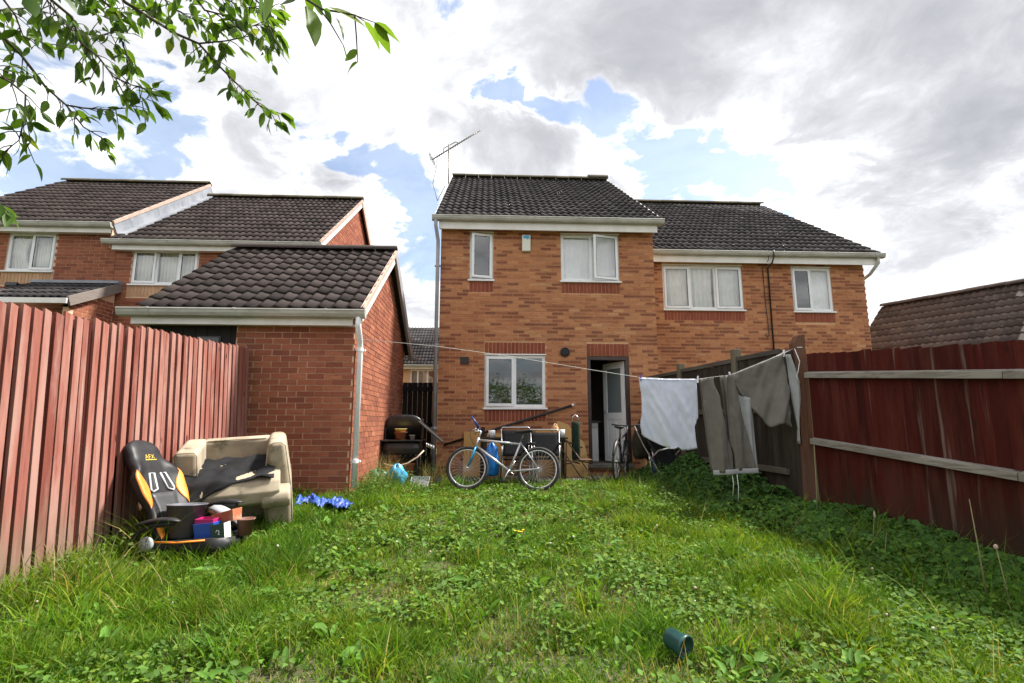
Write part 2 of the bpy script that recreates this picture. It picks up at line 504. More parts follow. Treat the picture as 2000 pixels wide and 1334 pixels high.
class MB:
    """collects shapes in world coordinates, builds ONE mesh object"""
    def __init__(self, mat=None):
        self.v, self.f, self.m = [], [], (mat if mat is not None else Matrix.Identity(4))

    def _add(self, vs, fs):
        o = len(self.v)
        self.v.extend([self.m @ Vector(p) for p in vs])
        self.f.extend([tuple(o + i for i in f) for f in fs])
        return self

    def box(self, x0, x1, y0, y1, z0, z1, mat=None):
        vs = [(x, y, z) for z in (z0, z1) for y in (y0, y1) for x in (x0, x1)]
        if mat is not None:
            vs = [mat @ Vector(p) for p in vs]
        return self._add(vs, [(0, 2, 3, 1), (4, 5, 7, 6), (0, 1, 5, 4), (2, 6, 7, 3), (0, 4, 6, 2), (1, 3, 7, 5)])

    def cbox(self, c, s, rot=None, taper=1.0):
        hx, hy, hz = s[0] / 2, s[1] / 2, s[2] / 2
        vs = []
        for z in (-hz, hz):
            k = taper if z > 0 else 1.0
            for y in (-hy, hy):
                for x in (-hx, hx):
                    vs.append(Vector((x * k, y * k, z)))
        if rot is not None:
            vs = [rot @ p for p in vs]
        vs = [p + Vector(c) for p in vs]
        return self._add(vs, [(0, 2, 3, 1), (4, 5, 7, 6), (0, 1, 5, 4), (2, 6, 7, 3), (0, 4, 6, 2), (1, 3, 7, 5)])

    def tube(self, pts, r, n=8, caps=True, closed=False):
        pts = [Vector(p) for p in pts]
        k = len(pts)
        rr = r if isinstance(r, (list, tuple)) else [r] * k
        vs, fs = [], []
        up = None
        for i in range(k):
            if closed:
                d = pts[(i + 1) % k] - pts[i - 1]
            else:
                d = pts[min(i + 1, k - 1)] - pts[max(i - 1, 0)]
            if d.length < 1e-9:
                d = Vector((0, 0, 1))
            d.normalize()
            if up is None:
                up = d.orthogonal().normalized()
            up = up - d * up.dot(d)
            if up.length < 1e-6:
                up = d.orthogonal()
            up.normalize()
            s = d.cross(up)
            for j in range(n):
                a = 2 * PI * j / n
                vs.append(pts[i] + (up * math.cos(a) + s * math.sin(a)) * rr[i])
        rng = k if closed else k - 1
        for i in range(rng):
            for j in range(n):
                a, b = i * n + j, i * n + (j + 1) % n
                c, d2 = ((i + 1) % k) * n + (j + 1) % n, ((i + 1) % k) * n + j
                fs.append((a, b, c, d2))
        if caps and not closed:
            fs.append(tuple(range(n - 1, -1, -1)))
            fs.append(tuple((k - 1) * n + j for j in range(n)))
        return self._add(vs, fs)

    def lathe(self, prof, n=16, c=(0, 0, 0), mat=None, cap0=True, cap1=False):
        vs, fs = [], []
        for r, z in prof:
            for j in range(n):
                a = 2 * PI * j / n
                p = Vector((r * math.cos(a), r * math.sin(a), z))
                if mat is not None:
                    p = mat @ p
                vs.append(p + Vector(c))
        for i in range(len(prof) - 1):
            for j in range(n):
                fs.append((i * n + j, i * n + (j + 1) % n, (i + 1) * n + (j + 1) % n, (i + 1) * n + j))
        if cap0:
            fs.append(tuple(range(n - 1, -1, -1)))
        if cap1:
            o = (len(prof) - 1) * n
            fs.append(tuple(o + j for j in range(n)))
        return self._add(vs, fs)

    def prism(self, poly, o, u, v, w):
        """polygon (list of 2D) spanned by u,v at o, extruded by w"""
        o, u, v, w = Vector(o), Vector(u), Vector(v), Vector(w)
        n = len(poly)
        vs = [o + u * a + v * b for a, b in poly] + [o + u * a + v * b + w for a, b in poly]
        fs = [tuple(range(n - 1, -1, -1)), tuple(range(n, 2 * n))]
        for i in range(n):
            j = (i + 1) % n
            fs.append((i, j, n + j, n + i))
        return self._add(vs, fs)

    def grid(self, fn, nu, nv, thick=0.0):
        vs, fs = [], []
        for i in range(nu + 1):
            for j in range(nv + 1):
                vs.append(Vector(fn(i / nu, j / nv)))
        for i in range(nu):
            for j in range(nv):
                a = i * (nv + 1) + j
                fs.append((a, a + nv + 1, a + nv + 2, a + 1))
        return self._add(vs, fs)

    def quad(self, a, b, c, d):
        return self._add([a, b, c, d], [(0, 1, 2, 3)])

    def sphere(self, c, r, nu=12, nv=8, mat=None):
        c = Vector(c)
        rx, ry, rz = r if isinstance(r, (tuple, list)) else (r, r, r)
        vs, fs = [], []
        for i in range(nv + 1):
            th = PI * i / nv
            for j in range(nu):
                a = 2 * PI * j / nu
                p = Vector((rx * math.sin(th) * math.cos(a), ry * math.sin(th) * math.sin(a), rz * math.cos(th)))
                if mat is not None:
                    p = mat @ p
                vs.append(p + c)
        for i in range(nv):
            for j in range(nu):
                fs.append((i * nu + j, (i + 1) * nu + j, (i + 1) * nu + (j + 1) % nu, i * nu + (j + 1) % nu))
        return self._add(vs, fs)

    def build(self, name, mat, parent=None, smooth=False, bevel=0.0, solid=0.0, sub=0, label=None, auto=None):
        me = bpy.data.meshes.new(name)
        me.from_pydata([tuple(p) for p in self.v], [], self.f)
        me.validate()
        me.update()
        if mat is not None:
            me.materials.append(MT[mat] if isinstance(mat, str) else mat)
        if smooth:
            me.polygons.foreach_set('use_smooth', [True] * len(me.polygons))
        o = bpy.data.objects.new(name, me)
        COL.objects.link(o)
        put(o, parent)
        if solid:
            md = o.modifiers.new('s', 'SOLIDIFY')
            md.thickness = solid
            md.offset = 0
        if bevel:
            md = o.modifiers.new('b', 'BEVEL')
            md.width = bevel
            md.segments = 2
            md.limit_method = 'ANGLE'
            md.angle_limit = R(40)
        if sub:
            md = o.modifiers.new('ss', 'SUBSURF')
            md.levels = sub
            md.render_levels = sub
        if label:
            o['label'] = label
        return o


def put(o, parent, world=(0, 0, 0)):
    w = Vector(world)
    if parent is not None:
        o.parent = parent
        o.location = w - ORG[parent.name]
    else:
        o.location = w
    ORG[o.name] = w


def thing(name, label, cat, loc, group=None):
    e = bpy.data.objects.new(name, None)
    e.empty_display_size = 0.1
    COL.objects.link(e)
    e.location = loc
    ORG[e.name] = Vector(loc)
    e['label'] = label
    e['category'] = cat
    if group:
        e['group'] = group
    return e


def tag(o, label=None, cat=None, group=None, kind=None):
    if label:
        o['label'] = label
    if cat:
        o['category'] = cat
    if group:
        o['group'] = group
    if kind:
        o['kind'] = kind
    return o


def inst(me, name, parent, loc, rot=(0, 0, 0)):
    o = bpy.data.objects.new(name, me)
    COL.objects.link(o)
    o.rotation_euler = rot
    put(o, parent, loc)
    return o


def frame(o, x, z=None, y=None):
    """matrix with origin o, x axis x and (roughly) z axis z"""
    x = Vector(x).normalized()
    z = Vector(z if z is not None else (0, 0, 1))
    yv = z.cross(x).normalized()
    zv = x.cross(yv).normalized()
    return Matrix(((x.x, yv.x, zv.x, o[0]), (x.y, yv.y, zv.y, o[1]), (x.z, yv.z, zv.z, o[2]), (0, 0, 0, 1)))


def frame_z(o, z, x=(0, 0, 1)):
    """matrix with origin o, z axis exactly along z and x axis as near x as possible"""
    z = Vector(z).normalized()
    x = Vector(x)
    x = (x - z * x.dot(z)).normalized()
    yv = z.cross(x)
    return Matrix(((x.x, yv.x, z.x, o[0]), (x.y, yv.y, z.y, o[1]), (x.z, yv.z, z.z, o[2]), (0, 0, 0, 1)))


CAMP = Vector((0, 0, EYE))
CAMR = Euler(cam.rotation_euler).to_matrix()


def at_y(px, py, Y):
    d = CAMR @ Vector(((px - 1000) / 1000.0, -(py - 667) / 1000.0, -1.0))
    return CAMP + d * (Y / d.y)


def at_d(px, py, D):
    return CAMP + (CAMR @ Vector(((px - 1000) / 1000.0, -(py - 667) / 1000.0, -1.0))) * D


def in_view(p, margin=1.05):
    q = CAMR.transposed() @ (Vector(p) - CAMP)
    if q.z > -0.1:
        return False
    return abs(q.x / -q.z) < 1.0 * margin and abs(q.y / -q.z) < 0.667 * margin


def sstep(a, b, x):
    t = np.clip((np.asarray(x, dtype=float) - a) / (b - a), 0, 1)
    return t * t * (3 - 2 * t)


def gz(x, y):
    """height of the garden ground"""
    x = np.asarray(x, dtype=float)
    y = np.asarray(y, dtype=float)
    z = 0.0 + 0.085 * sstep(3.0, 6.0, y) - 0.06 * sstep(1.6, 3.6, x) * (1 - sstep(3.0, 5.6, y))
    z = z + 0.035 * sstep(-1.2, -2.8, x) * sstep(3.2, 5.0, y) * (1 - sstep(7.5, 9.0, y))
    z = z + 0.016 * np.sin(x * 2.1 + 0.5) * np.sin(y * 1.7 + 1.0) * (1 - sstep(7.6, 8.4, y))
    z = z + 0.010 * np.sin(x * 5.1 + y * 2.3) * np.sin(y * 4.3 - x) * (1 - sstep(7.6, 8.4, y))
    far = sstep(11.0, 16.0, np.hypot(x, y))
    return z * (1 - far)


def G(x, y):
    return float(gz(x, y))


# ------------------------------------------------------------------ ground
xs = np.concatenate([[-600, -200, -80, -40, -20], np.arange(-12, 12.01, 0.25), [20, 40, 80, 200, 600]])
ys = np.concatenate([[-600, -200, -80, -40, -20, -10, -6], np.arange(-3, 12.01, 0.25), [16, 20, 40, 80, 200, 600]])
gm = MB()
gv = [(float(x), float(y), float(gz(x, y))) for x in xs for y in ys]
ny = len(ys)
gf = [(i * ny + j, (i + 1) * ny + j, (i + 1) * ny + j + 1, i * ny + j + 1) for i in range(len(xs) - 1) for j in range(ny - 1)]
gm._add(gv, gf)
ground = gm.build('ground', 'soil', None, smooth=True)
tag(ground, kind='structure')

# paving strip along the back of the house: concrete slabs with open joints
patio = MB().box(-1.9, 3.0, 8.93, 9.992, -0.05, 0.086).build('patio', 'soil', None)
tag(patio, kind='structure')
for i in range(8):
    for j in range(2):
        x0 = -1.9 + i * 0.6125
        y0 = 8.93 + j * 0.53
        dz = random.uniform(-.006, .006)
        MB().box(x0 + .006, x0 + .605, y0 + .006, y0 + .522, 0.0, 0.112 + dz).build('paving_slab', 'concrete', patio, bevel=.006)


# ------------------------------------------------------------------ building kit
BRICK_MESH = {}


def brick_mesh(L, h, mat):
    key = (round(L, 3) if L < .1 else round(L, 2), round(h, 3), mat)
    if key not in BRICK_MESH:
        d = 0.03
        b = MB().box(-key[0] / 2, key[0] / 2, 0, d, -h / 2, h / 2)
        me = bpy.data.meshes.new('brick')
        me.from_pydata([tuple(p) for p in b.v], [], b.f)
        me.materials.append(MT[mat])
        BRICK_MESH[key] = me
    return BRICK_MESH[key]


def wall_bricks(o, u, n, u0, u1, z0, z1, holes=(), top=None, start=0.0):
    """stretcher bond on a wall plane; o origin, u along, n outward; -> list of (centre, length)"""
    o, u, n = Vector(o), Vector(u), Vector(n)
    res = []
    k = 0
    z = z0
    while z + 0.065 <= z1 + 1e-6:
        zc = z + 0.0325
        segs = [(u0 + start, u1)]
        for a, b, c, d in holes:
            if d > z + 0.012 and c < z + 0.065 - 0.012:
                ns = []
                for s, e in segs:
                    if b <= s or a >= e:
                        ns.append((s, e))
                    else:
                        if a - s > 0.02:
                            ns.append((s, a))
                        if e - b > 0.02:
                            ns.append((b, e))
                segs = ns
        off = (k % 2) * 0.1125
        for s, e in segs:
            x = u0 - off - 0.225
            while x < e:
                a, b = max(x, s), min(x + 0.215, e)
                if a > s:
                    pass
                if top is not None:
                    lim = top(zc + 0.04)
                    a, b = max(a, lim[0]), min(b, lim[1])
                if b - a > 0.03:
                    res.append((o + u * ((a + b) / 2) + Vector((0, 0, zc)), b - a))
                x += 0.225
        z += 0.075
        k += 1
    return res


def lay_bricks(house_wall, u, n, bricks, mat, quota, h=0.065):
    """the nearest `quota` bricks as objects, the rest as one mesh"""
    u, n = Vector(u), Vector(n)
    ang = math.atan2(u.y, u.x)
    vis = sorted([i for i, (c, L) in enumerate(bricks) if in_view(c, 1.0)], key=lambda i: (bricks[i][0] - CAMP).length / max(0.05, bricks[i][1]) ** .3)
    pick = set(vis[:quota])
    rest = MB()
    for i, (c, L) in enumerate(bricks):
        j = random.uniform(-0.002, 0.0015)
        p = c + n * j
        if i in pick:
            inst(brick_mesh(L, h, mat), 'brick', house_wall, p, (0, 0, ang))
        else:
            rest.m = Matrix.Translation(p) @ Matrix.Rotation(ang, 4, 'Z')
            rest.box(-L / 2, L / 2, 0, 0.03, -h / 2, h / 2)
    if rest.v:
        o = rest.build('brickwork', mat, house_wall)
        tag(o, kind='stuff')


def wall_slab(x0, x1, z0, z1, yf, thick, holes, mb=None):
    """wall in the XZ plane with openings, front face at yf"""
    mb = mb or MB()
    bx = sorted(set([x0, x1] + [h[0] for h in holes] + [h[1] for h in holes]))
    bz = sorted(set([z0, z1] + [h[2] for h in holes] + [h[3] for h in holes]))
    bx = [x for x in bx if x0 <= x <= x1]
    bz = [z for z in bz if z0 <= z <= z1]

    def solid(i, j):
        if i < 0 or j < 0 or i >= len(bx) - 1 or j >= len(bz) - 1:
            return False
        cx, cz2 = (bx[i] + bx[i + 1]) / 2, (bz[j] + bz[j + 1]) / 2
        return not any(a < cx < b and c < cz2 < d for a, b, c, d in holes)
    for i in range(len(bx) - 1):
        for j in range(len(bz) - 1):
            if not solid(i, j):
                continue
            a, b, c, d = bx[i], bx[i + 1], bz[j], bz[j + 1]
            yb = yf + thick
            mb.quad((a, yf, c), (b, yf, c), (b, yf, d), (a, yf, d))
            mb.quad((b, yb, c), (a, yb, c), (a, yb, d), (b, yb, d))
            if not solid(i - 1, j):
                mb.quad((a, yb, c), (a, yf, c), (a, yf, d), (a, yb, d))
            if not solid(i + 1, j):
                mb.quad((b, yf, c), (b, yb, c), (b, yb, d), (b, yf, d))
            if not solid(i, j - 1):
                mb.quad((a, yb, c), (b, yb, c), (b, yf, c), (a, yf, c))
            if not solid(i, j + 1):
                mb.quad((a, yf, d), (b, yf, d), (b, yb, d), (a, yb, d))
    return mb


def soldiers(wall, x0, x1, z0, z1, yf, mat='soldier'):
    n = max(1, round((x1 - x0) / 0.075))
    p = (x1 - x0) / n
    for i in range(n):
        me = brick_mesh(p - 0.0125, z1 - z0 - 0.010, mat)
        inst(me, 'soldier_brick', wall, (x0 + p * (i + .5), yf + random.uniform(-.0015, .002), (z0 + z1) / 2))


TILE = {}


def tile_mesh(mat, w=0.225, g=0.29, waves=1):
    key = (mat, w, g, waves)
    if key in TILE:
        return TILE[key]
    n = 8 if waves == 1 else 12
    L = g + 0.05
    vs = []
    for i in range(n + 1):
        t = i / n
        h = (0.016 * math.sin(2 * PI * (t + 0.04)) + 0.005 * math.sin(4 * PI * t)) if waves == 1 else 0.015 * math.sin(2 * PI * (2 * t + 0.05))
        x = (t - 0.5) * (w + 0.012)
        vs.append((x, 0.0, h + 0.012))            # lip bottom
        vs.append((x, 0.0, h + 0.030))            # lip top
        vs.append((x, L, h + 0.004))              # top edge
    fs = []
    for i in range(n):
        a, b = i * 3, (i + 1) * 3
        fs.append((a, b, b + 1, a + 1))
        fs.append((a + 1, b + 1, b + 2, a + 2))
    fs.append((0, 1, 2))
    fs.append((n * 3, n * 3 + 2, n * 3 + 1))
    me = bpy.data.meshes.new('roof_tile')
    me.from_pydata(vs, [], fs)
    me.polygons.foreach_set('use_smooth', [i % 2 == 1 for i in range(2 * n)] + [False, False])
    me.materials.append(MT[mat])
    TILE[key] = (me, vs, fs)
    return TILE[key]


def tile_roof(house, name, o, x, s_up, width, length, mat, quota=300, w=0.30, g=0.335, waves=2):
    """tiles on a slope: o = lower left corner, x along the eaves, s_up unit vector up the slope"""
    o, x, s = Vector(o), Vector(x).normalized(), Vector(s_up).normalized()
    nrm = x.cross(s).normalized()
    nc = max(1, round(width / w))
    nr = max(1, round(length / g))
    w2, g2 = width / nc, length / nr
    me, vs, fs = tile_mesh(mat, round(w2, 4), round(g2, 4), waves)
    deck = MB()
    deck.prism([(0, 0), (width, 0), (width, length), (0, length)], o - nrm * 0.06, x, s, nrm * 0.045)
    roof = deck.build(name, 'under', house)
    rot = Matrix((x, s, nrm)).transposed()
    items = []
    for r_ in range(nr):
        for c_ in range(nc):
            p = o + x * (w2 * (c_ + .5)) + s * (g2 * r_ - 0.02) + nrm * random.uniform(-.002, .003)
            items.append(p)
    order = sorted([i for i in range(len(items)) if in_view(items[i], 1.0)], key=lambda i: (items[i] - CAMP).length)
    pick = set(order[:quota])
    eul = rot.to_euler()
    rest = MB()
    for i, p in enumerate(items):
        jr = Matrix.Rotation(random.uniform(-.006, .006), 3, nrm) @ rot
        if i in pick:
            inst(me, 'roof_tile', roof, p, jr.to_euler())
        else:
            rest.m = Matrix.Translation(p) @ jr.to_4x4()
            rest._add(vs, fs)
    if rest.v:
        q = rest.build('tiling', mat, roof, smooth=False)
        tag(q, kind='stuff')
    return roof


RIDGE = {}


def ridge_line(roof, a, b, r=0.11, mat='ridge', seg=0.38):
    a, b = Vector(a), Vector(b)
    L = (b - a).length
    n = max(1, round(L / seg))
    d = (b - a) / n
    key = (round(d.length, 3), r, mat)
    if key not in RIDGE:
        m = MB()
        k = 8
        P = []
        l2 = d.length / 2 - 0.003
        prof = [(math.cos(PI * i / k) * r * 1.15, math.sin(PI * i / k) * r * 0.9 - .02) for i in range(k + 1)]
        poly = prof + [(q[0] * .86, q[1] * .8 - .005) for q in reversed(prof)]
        m.prism(poly, (-l2, 0, 0), (0, 1, 0), (0, 0, 1), (2 * l2, 0, 0))
        me = bpy.data.meshes.new('ridge_tile')
        me.from_pydata([tuple(p) for p in m.v], [], m.f)
        me.materials.append(MT[mat])
        RIDGE[key] = me
    e = Vector((1, 0, 0)).rotation_difference(d.normalized()).to_euler()
    for i in range(n):
        p = a + d * (i + .5) + Vector((0, 0, random.uniform(-.004, .004)))
        inst(RIDGE[key], 'ridge_tile', roof, p, e)


def gutter(house, x0, x1, y, z, mat='gutter', brackets=0.85, r=0.058, joints=True):
    """ogee gutter hung in front of the fascia; y = back of gutter, z = rim"""
    prof = [(0, 0), (-0.10, 0), (-0.105, -0.012), (-0.098, -0.022), (-0.094, -0.048), (-0.078, -0.078), (-0.055, -0.088), (0, -0.088)]
    inner = [(-0.006, -0.004), (-0.006, -0.08), (-0.055, -0.080), (-0.074, -0.070), (-0.09, -0.045), (-0.094, -0.006)]
    poly = [(0, 0), (0, -0.088), (-0.055, -0.088), (-0.078, -0.078), (-0.094, -0.048), (-0.098, -0.022), (-0.105, -0.012), (-0.10, 0), (-0.094, 0), (-0.09, -0.045), (-0.074, -0.070), (-0.055, -0.080), (-0.006, -0.080), (-0.006, 0)]
    poly = [(a * 1.12, b * 1.2) for a, b in poly]
    m = MB()
    m.prism(poly, (x0, y, z), (0, 1, 0), (0, 0, 1), (x1 - x0, 0, 0))
    solid = [(0, 0), (0, -0.088), (-0.055, -0.088), (-0.078, -0.078), (-0.094, -0.048), (-0.098, -0.022), (-0.105, -0.012), (-0.10, 0)]
    solid = [(a * 1.12, b * 1.2) for a, b in solid]
    m.prism(solid, (x0 - .004, y, z), (0, 1, 0), (0, 0, 1), (.004, 0, 0))
    m.prism(solid, (x1, y, z), (0, 1, 0), (0, 0, 1), (.004, 0, 0))
    g = m.build('gutter', mat, house)
    if joints:
        xx = x0 + 0.35
        while xx < x1 - .1:
            k = MB()
            big = [(a * 1.06 - .001, b * 1.05) for a, b in solid]
            k.prism(big, (xx, y, z + .003), (0, 1, 0), (0, 0, 1), (.035, 0, 0))
            k.build('gutter_bracket', mat, g)
            xx += brackets * random.uniform(.85, 1.15)
    return g


def downpipe(house, pts, r, mat, clips=()):
    p = MB().tube(pts, r, 14).build('downpipe', mat, house, smooth=True)
    for c in clips:
        MB().lathe([(r + .008, -.02), (r + .008, .02)], 14, c, cap0=True, cap1=True).box(c[0] - r - .028, c[0] + r + .028, c[1] + .0, c[1] + r + .012, c[2] - .012, c[2] + .012).build('pipe_clip', mat, p)
    return p


def curtain_mesh(x0, x1, z0, z1, y, folds=9, amp=0.03, gather=0.0):
    m = MB()

    def fn(a, b):
        w = 1 - gather * math.sin(PI * min(1, b * 1.1)) if gather else 1
        x = x0 + (x1 - x0) * a * w
        return (x, y + amp * math.sin(a * folds * 2 * PI + .6 * math.sin(b * 3)) + .4 * amp * math.sin(a * folds * 5.3 + 2), z0 + (z1 - z0) * (1 - b))
    m.grid(fn, folds * 6, 8)
    return m


def window(house, x0, x1, z0, z1, yf, lights, curtain=None, open_l=None, head=True, curt_rects=None, mat='upvc', sill=True):
    """lights: list of (fraction, kind) kind 'f' fixed or 'c' casement; open_l: {index: (hinge, degrees)}"""
    fy, fd = yf + 0.03, 0.065          # front of frame and its depth
    fw = 0.05
    m = MB()
    m.box(x0, x0 + fw, fy, fy + fd, z0, z1)
    m.box(x1 - fw, x1, fy, fy + fd, z0, z1)
    m.box(x0 + fw, x1 - fw, fy, fy + fd, z1 - fw, z1)
    m.box(x0 + fw, x1 - fw, fy, fy + fd, z0, z0 + fw)
    tot = sum(l[0] for l in lights)
    x = x0
    spans = []
    for i, (fr, kind) in enumerate(lights):
        xe = x + (x1 - x0) * fr / tot
        if i < len(lights) - 1:
            m.box(xe - .025, xe + .025, fy + .001, fy + fd - .001, z0 + fw, z1 - fw)
        spans.append((x, xe, kind))
        x = xe
    win = m.build('window', mat, house, bevel=.004)
    for i, (a, b, kind) in enumerate(spans):
        a2 = a + (fw if i == 0 else .025)
        b2 = b - (fw if i == len(spans) - 1 else .025)
        za, zb = z0 + fw, z1 - fw
        if kind == 'f':
            MB().box(a2, b2, fy + .028, fy + .034, za, zb).build('pane', 'glass', win)
            gk = MB()
            for q in ((a2, a2 + .012, za, zb), (b2 - .012, b2, za, zb), (a2 + .012, b2 - .012, za, za + .012), (a2 + .012, b2 - .012, zb - .012, zb)):
                gk.box(q[0], q[1], fy + .012, fy + .0275, q[2], q[3])
            gk.build('glazing_bead', mat, win)
        else:
            sw = .052
            A, B, C2, D = a2 - .018, b2 + .018, za - .018, zb + .018
            rot = Matrix.Identity(4)
            if open_l and i in open_l:
                hinge, deg = open_l[i]
                hx = B if hinge == 'r' else A
                sgn = 1 if hinge == 'r' else -1
                rot = Matrix.Translation((hx, fy - .004, 0)) @ Matrix.Rotation(sgn * R(deg), 4, 'Z') @ Matrix.Translation((-hx, -(fy - .004), 0))
            s = MB(rot)
            y0, y1 = fy - .026, fy - .002
            s.box(A, A + sw, y0, y1, C2, D)
            s.box(B - sw, B, y0, y1, C2, D)
            s.box(A + sw, B - sw, y0, y1, D - sw, D)
            s.box(A + sw, B - sw, y0, y1, C2, C2 + sw)
            so = s.build('casement', mat, win, bevel=.004)
            MB(rot).box(A + sw, B - sw, y0 + .010, y0 + .016, C2 + sw, D - sw).build('pane', 'glass', so)
            gs = MB(rot)
            e = .007
            for q in ((A + sw, A + sw + e, C2 + sw, D - sw), (B - sw - e, B - sw, C2 + sw, D - sw), (A + sw + e, B - sw - e, C2 + sw, C2 + sw + e), (A + sw + e, B - sw - e, D - sw - e, D - sw)):
                gs.box(q[0], q[1], y0 + .001, y0 + .0095, q[2], q[3])
            gs.build('gasket', 'black_pl', so)
    if sill:
        MB().box(x0 - .03, x1 + .03, yf - .045, yf + .03, z0 - .035, z0 - .002).build('sill', mat, win, bevel=.006)
    if head:
        MB().box(x0 - .01, x1 + .01, yf - .012, yf + .03, z1 + .002, z1 + .024).build('head_trim', mat, win)
    if curtain:
        for (a, b, fo, am, ga) in (curt_rects or [(0, 1, 10, .03, 0)]):
            c = curtain_mesh(x0 + .02 + (x1 - x0 - .04) * a, x0 + .02 + (x1 - x0 - .04) * b, z0 + .02, z1 - .03, yf + .102 + am * 1.4, fo, am, ga)
            c.build('curtain', curtain, win, smooth=True)
    return win

# ------------------------------------------------------------------ the orange brick house with the back door
YF = 10.0
main = thing('brick_house', 'orange brick house with its white back door standing open', 'house', (1.2, YF, 0.1))
mx0, mx1, mz0, mz1 = -0.94, 3.42, 0.075, 5.12
W1 = (-0.36, 0.12, 3.94, 4.93)       # small upstairs window
W2 = (1.50, 2.70, 3.94, 4.93)        # upstairs window
W3 = (-0.04, 1.16, 1.385, 2.415)     # kitchen window
DR = (1.985, 2.835, 0.30, 2.405)     # doorway
holes = [W1, W2, W3, DR]
wall = wall_slab(mx0 + .008, mx1 - .008, mz0, mz1, YF + .009, .24, holes).build('wall', 'mortar_o', main)
S = [(W1[0], W1[1], W1[2] - .255, W1[2] - .035), (W2[0], W2[1], W2[2] - .255, W2[2] - .035), (W3[0], W3[1], W3[2] - .265, W3[2] - .035),
     (W3[0], W3[1], W3[3] + .025, W3[3] + .255), (DR[0], DR[1], DR[3] + .0, DR[3] + .25)]
bh = [(a - .004, b + .004, c - .04 if i in (0, 1, 2) else c - .004, d + (.024 if i < 3 else 0)) for i, (a, b, c, d) in enumerate(holes)]
bh += [(a - .006, b + .006, c - .002, d + .002) for a, b, c, d in S]
br = wall_bricks((0, YF, 0), (1, 0, 0), (0, -1, 0), mx0, mx1, mz0, mz1, bh)
lay_bricks(wall, (1, 0, 0), (0, -1, 0), br, 'brick_o', 300)
for a, b, c, d in S:
    soldiers(wall, a, b, c, d, YF)
# sides, back, floors, ceilings
sh = MB()
sh.box(mx0 + .009, mx0 + .25, YF + .25, 18.3, mz0, mz1)
sh.box(mx1 - .25, mx1 - .009, YF + .25, 18.3, mz0, mz1)
sh.box(mx0 + .25, mx1 - .25, 18.0, 18.29, mz0, mz1)
sh.build('side_wall', 'mortar_o', main)
it = MB()
it.box(mx0 + .251, mx1 - .251, YF + .251, 17.99, .06, .29)
it.box(mx0 + .251, mx1 - .251, YF + .251, 17.99, 2.66, 2.86)
it.box(mx0 + .251, mx1 - .251, YF + .251, 17.99, 5.0, 5.1)
it.box(mx0 + .251, mx1 - .251, 13.3, 13.4, .29, 2.66)
it.box(mx0 + .251, mx1 - .251, 13.3, 13.4, 2.86, 5.0)
it.box(1.36, 1.42, YF + .251, 13.29, 2.86, 5.0)
it.box(.75, .82, YF + .251, 13.29, 2.86, 5.0)
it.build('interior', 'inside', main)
# roof
EY, EZ, RY, RZ = 9.76, 5.20, 14.1, 8.17
sl = Vector((0, RY - EY, RZ - EZ))
roof = tile_roof(main, 'roof', (-1.03, EY, EZ), (1, 0, 0), sl, 4.56, sl.length, 'tile', 300)
MB().prism([(0, 0), (RY - EY, RZ - EZ), (2 * (RY - EY), 0)], (mx0 + .03, EY, EZ - .09), (0, 1, 0), (0, 0, 1), (mx1 - mx0 - .06, 0, 0)).build('gable', 'mortar_o', main)
MB().prism([(0, 0), (4.56, 0), (4.56, sl.length), (0, sl.length)], (-1.03, 2 * RY - EY, EZ - .04), (1, 0, 0), Vector((0, -(RY - EY), RZ - EZ)).normalized(), (0, 0, .04)).build('back_slope', 'tile', roof)
ridge_line(roof, (-1.04, RY, RZ + .045), (3.54, RY, RZ + .045))
# raised end piece of the ridge
MB().prism([(math.cos(PI * i / 8) * .15, math.sin(PI * i / 8) * .12) for i in range(9)], (2.95, RY, RZ + .06), (0, 1, 0), (0, 0, 1), (.58, 0, 0)).build('ridge_cap', 'ridge', roof)
for vx in (-1.055, 3.535):
    MB().prism([(0, -.10), (sl.length, -.10), (sl.length, .012), (0, .012)], (vx, EY, EZ), sl.normalized(), Vector((0, -sl.z, sl.y)).normalized(), (.022, 0, 0)).build('verge', 'fascia', roof)
fa = MB().box(-0.97, 3.46, EY + .045, EY + .065, 4.93, 5.145).build('fascia', 'fascia', main)
MB().box(-0.97, 3.46, EY + .066, YF - .004, 4.985, 5.0).build('soffit', 'fascia', main)
gutter(main, -1.10, 3.58, EY + .043, 5.185)
downpipe(main, [(-1.03, EY - .01, 5.10), (-1.03, EY - .01, 4.98), (-.995, YF - .06, 4.72), (-.995, YF - .06, 4.6), (-.985, YF - .06, .15)], .037, 'pipe_g', [(-.99, YF - .06, 4.2), (-.985, YF - .06, 2.6), (-.985, YF - .06, 1.0)])
window(main, *W1, YF, [(1, 'c')], None, {0: ('r', 14)})
window(main, *W2, YF, [(.52, 'f'), (.48, 'c')], 'net', {1: ('r', 15)}, curt_rects=[(0, .5, 4, .004, 0), (.5, 1, 4, .004, 0)])
window(main, *W3, YF, [(.49, 'c'), (.51, 'f')], None, {0: ('r', 2.5)})
# alarm box with a blue printed top
ab = MB().box(.70, .875, YF - .075, YF - .003, 4.53, 4.885).build('alarm_box', M('cream alarm box', (.66, .66, .58), .4), main, bevel=.02, label='cream alarm box with a blue crest')
MB().prism([(0, 0), (.02, -.03), (.05, -.02), (.08, -.05), (.10, -.03), (.125, -.035), (.125, .035), (0, .035)], (.725, YF - .0775, 4.825), (1, 0, 0), (0, 0, 1), (0, -.001, 0)).build('blue_crest', M('blue print', (.05, .33, .62), .4), ab)
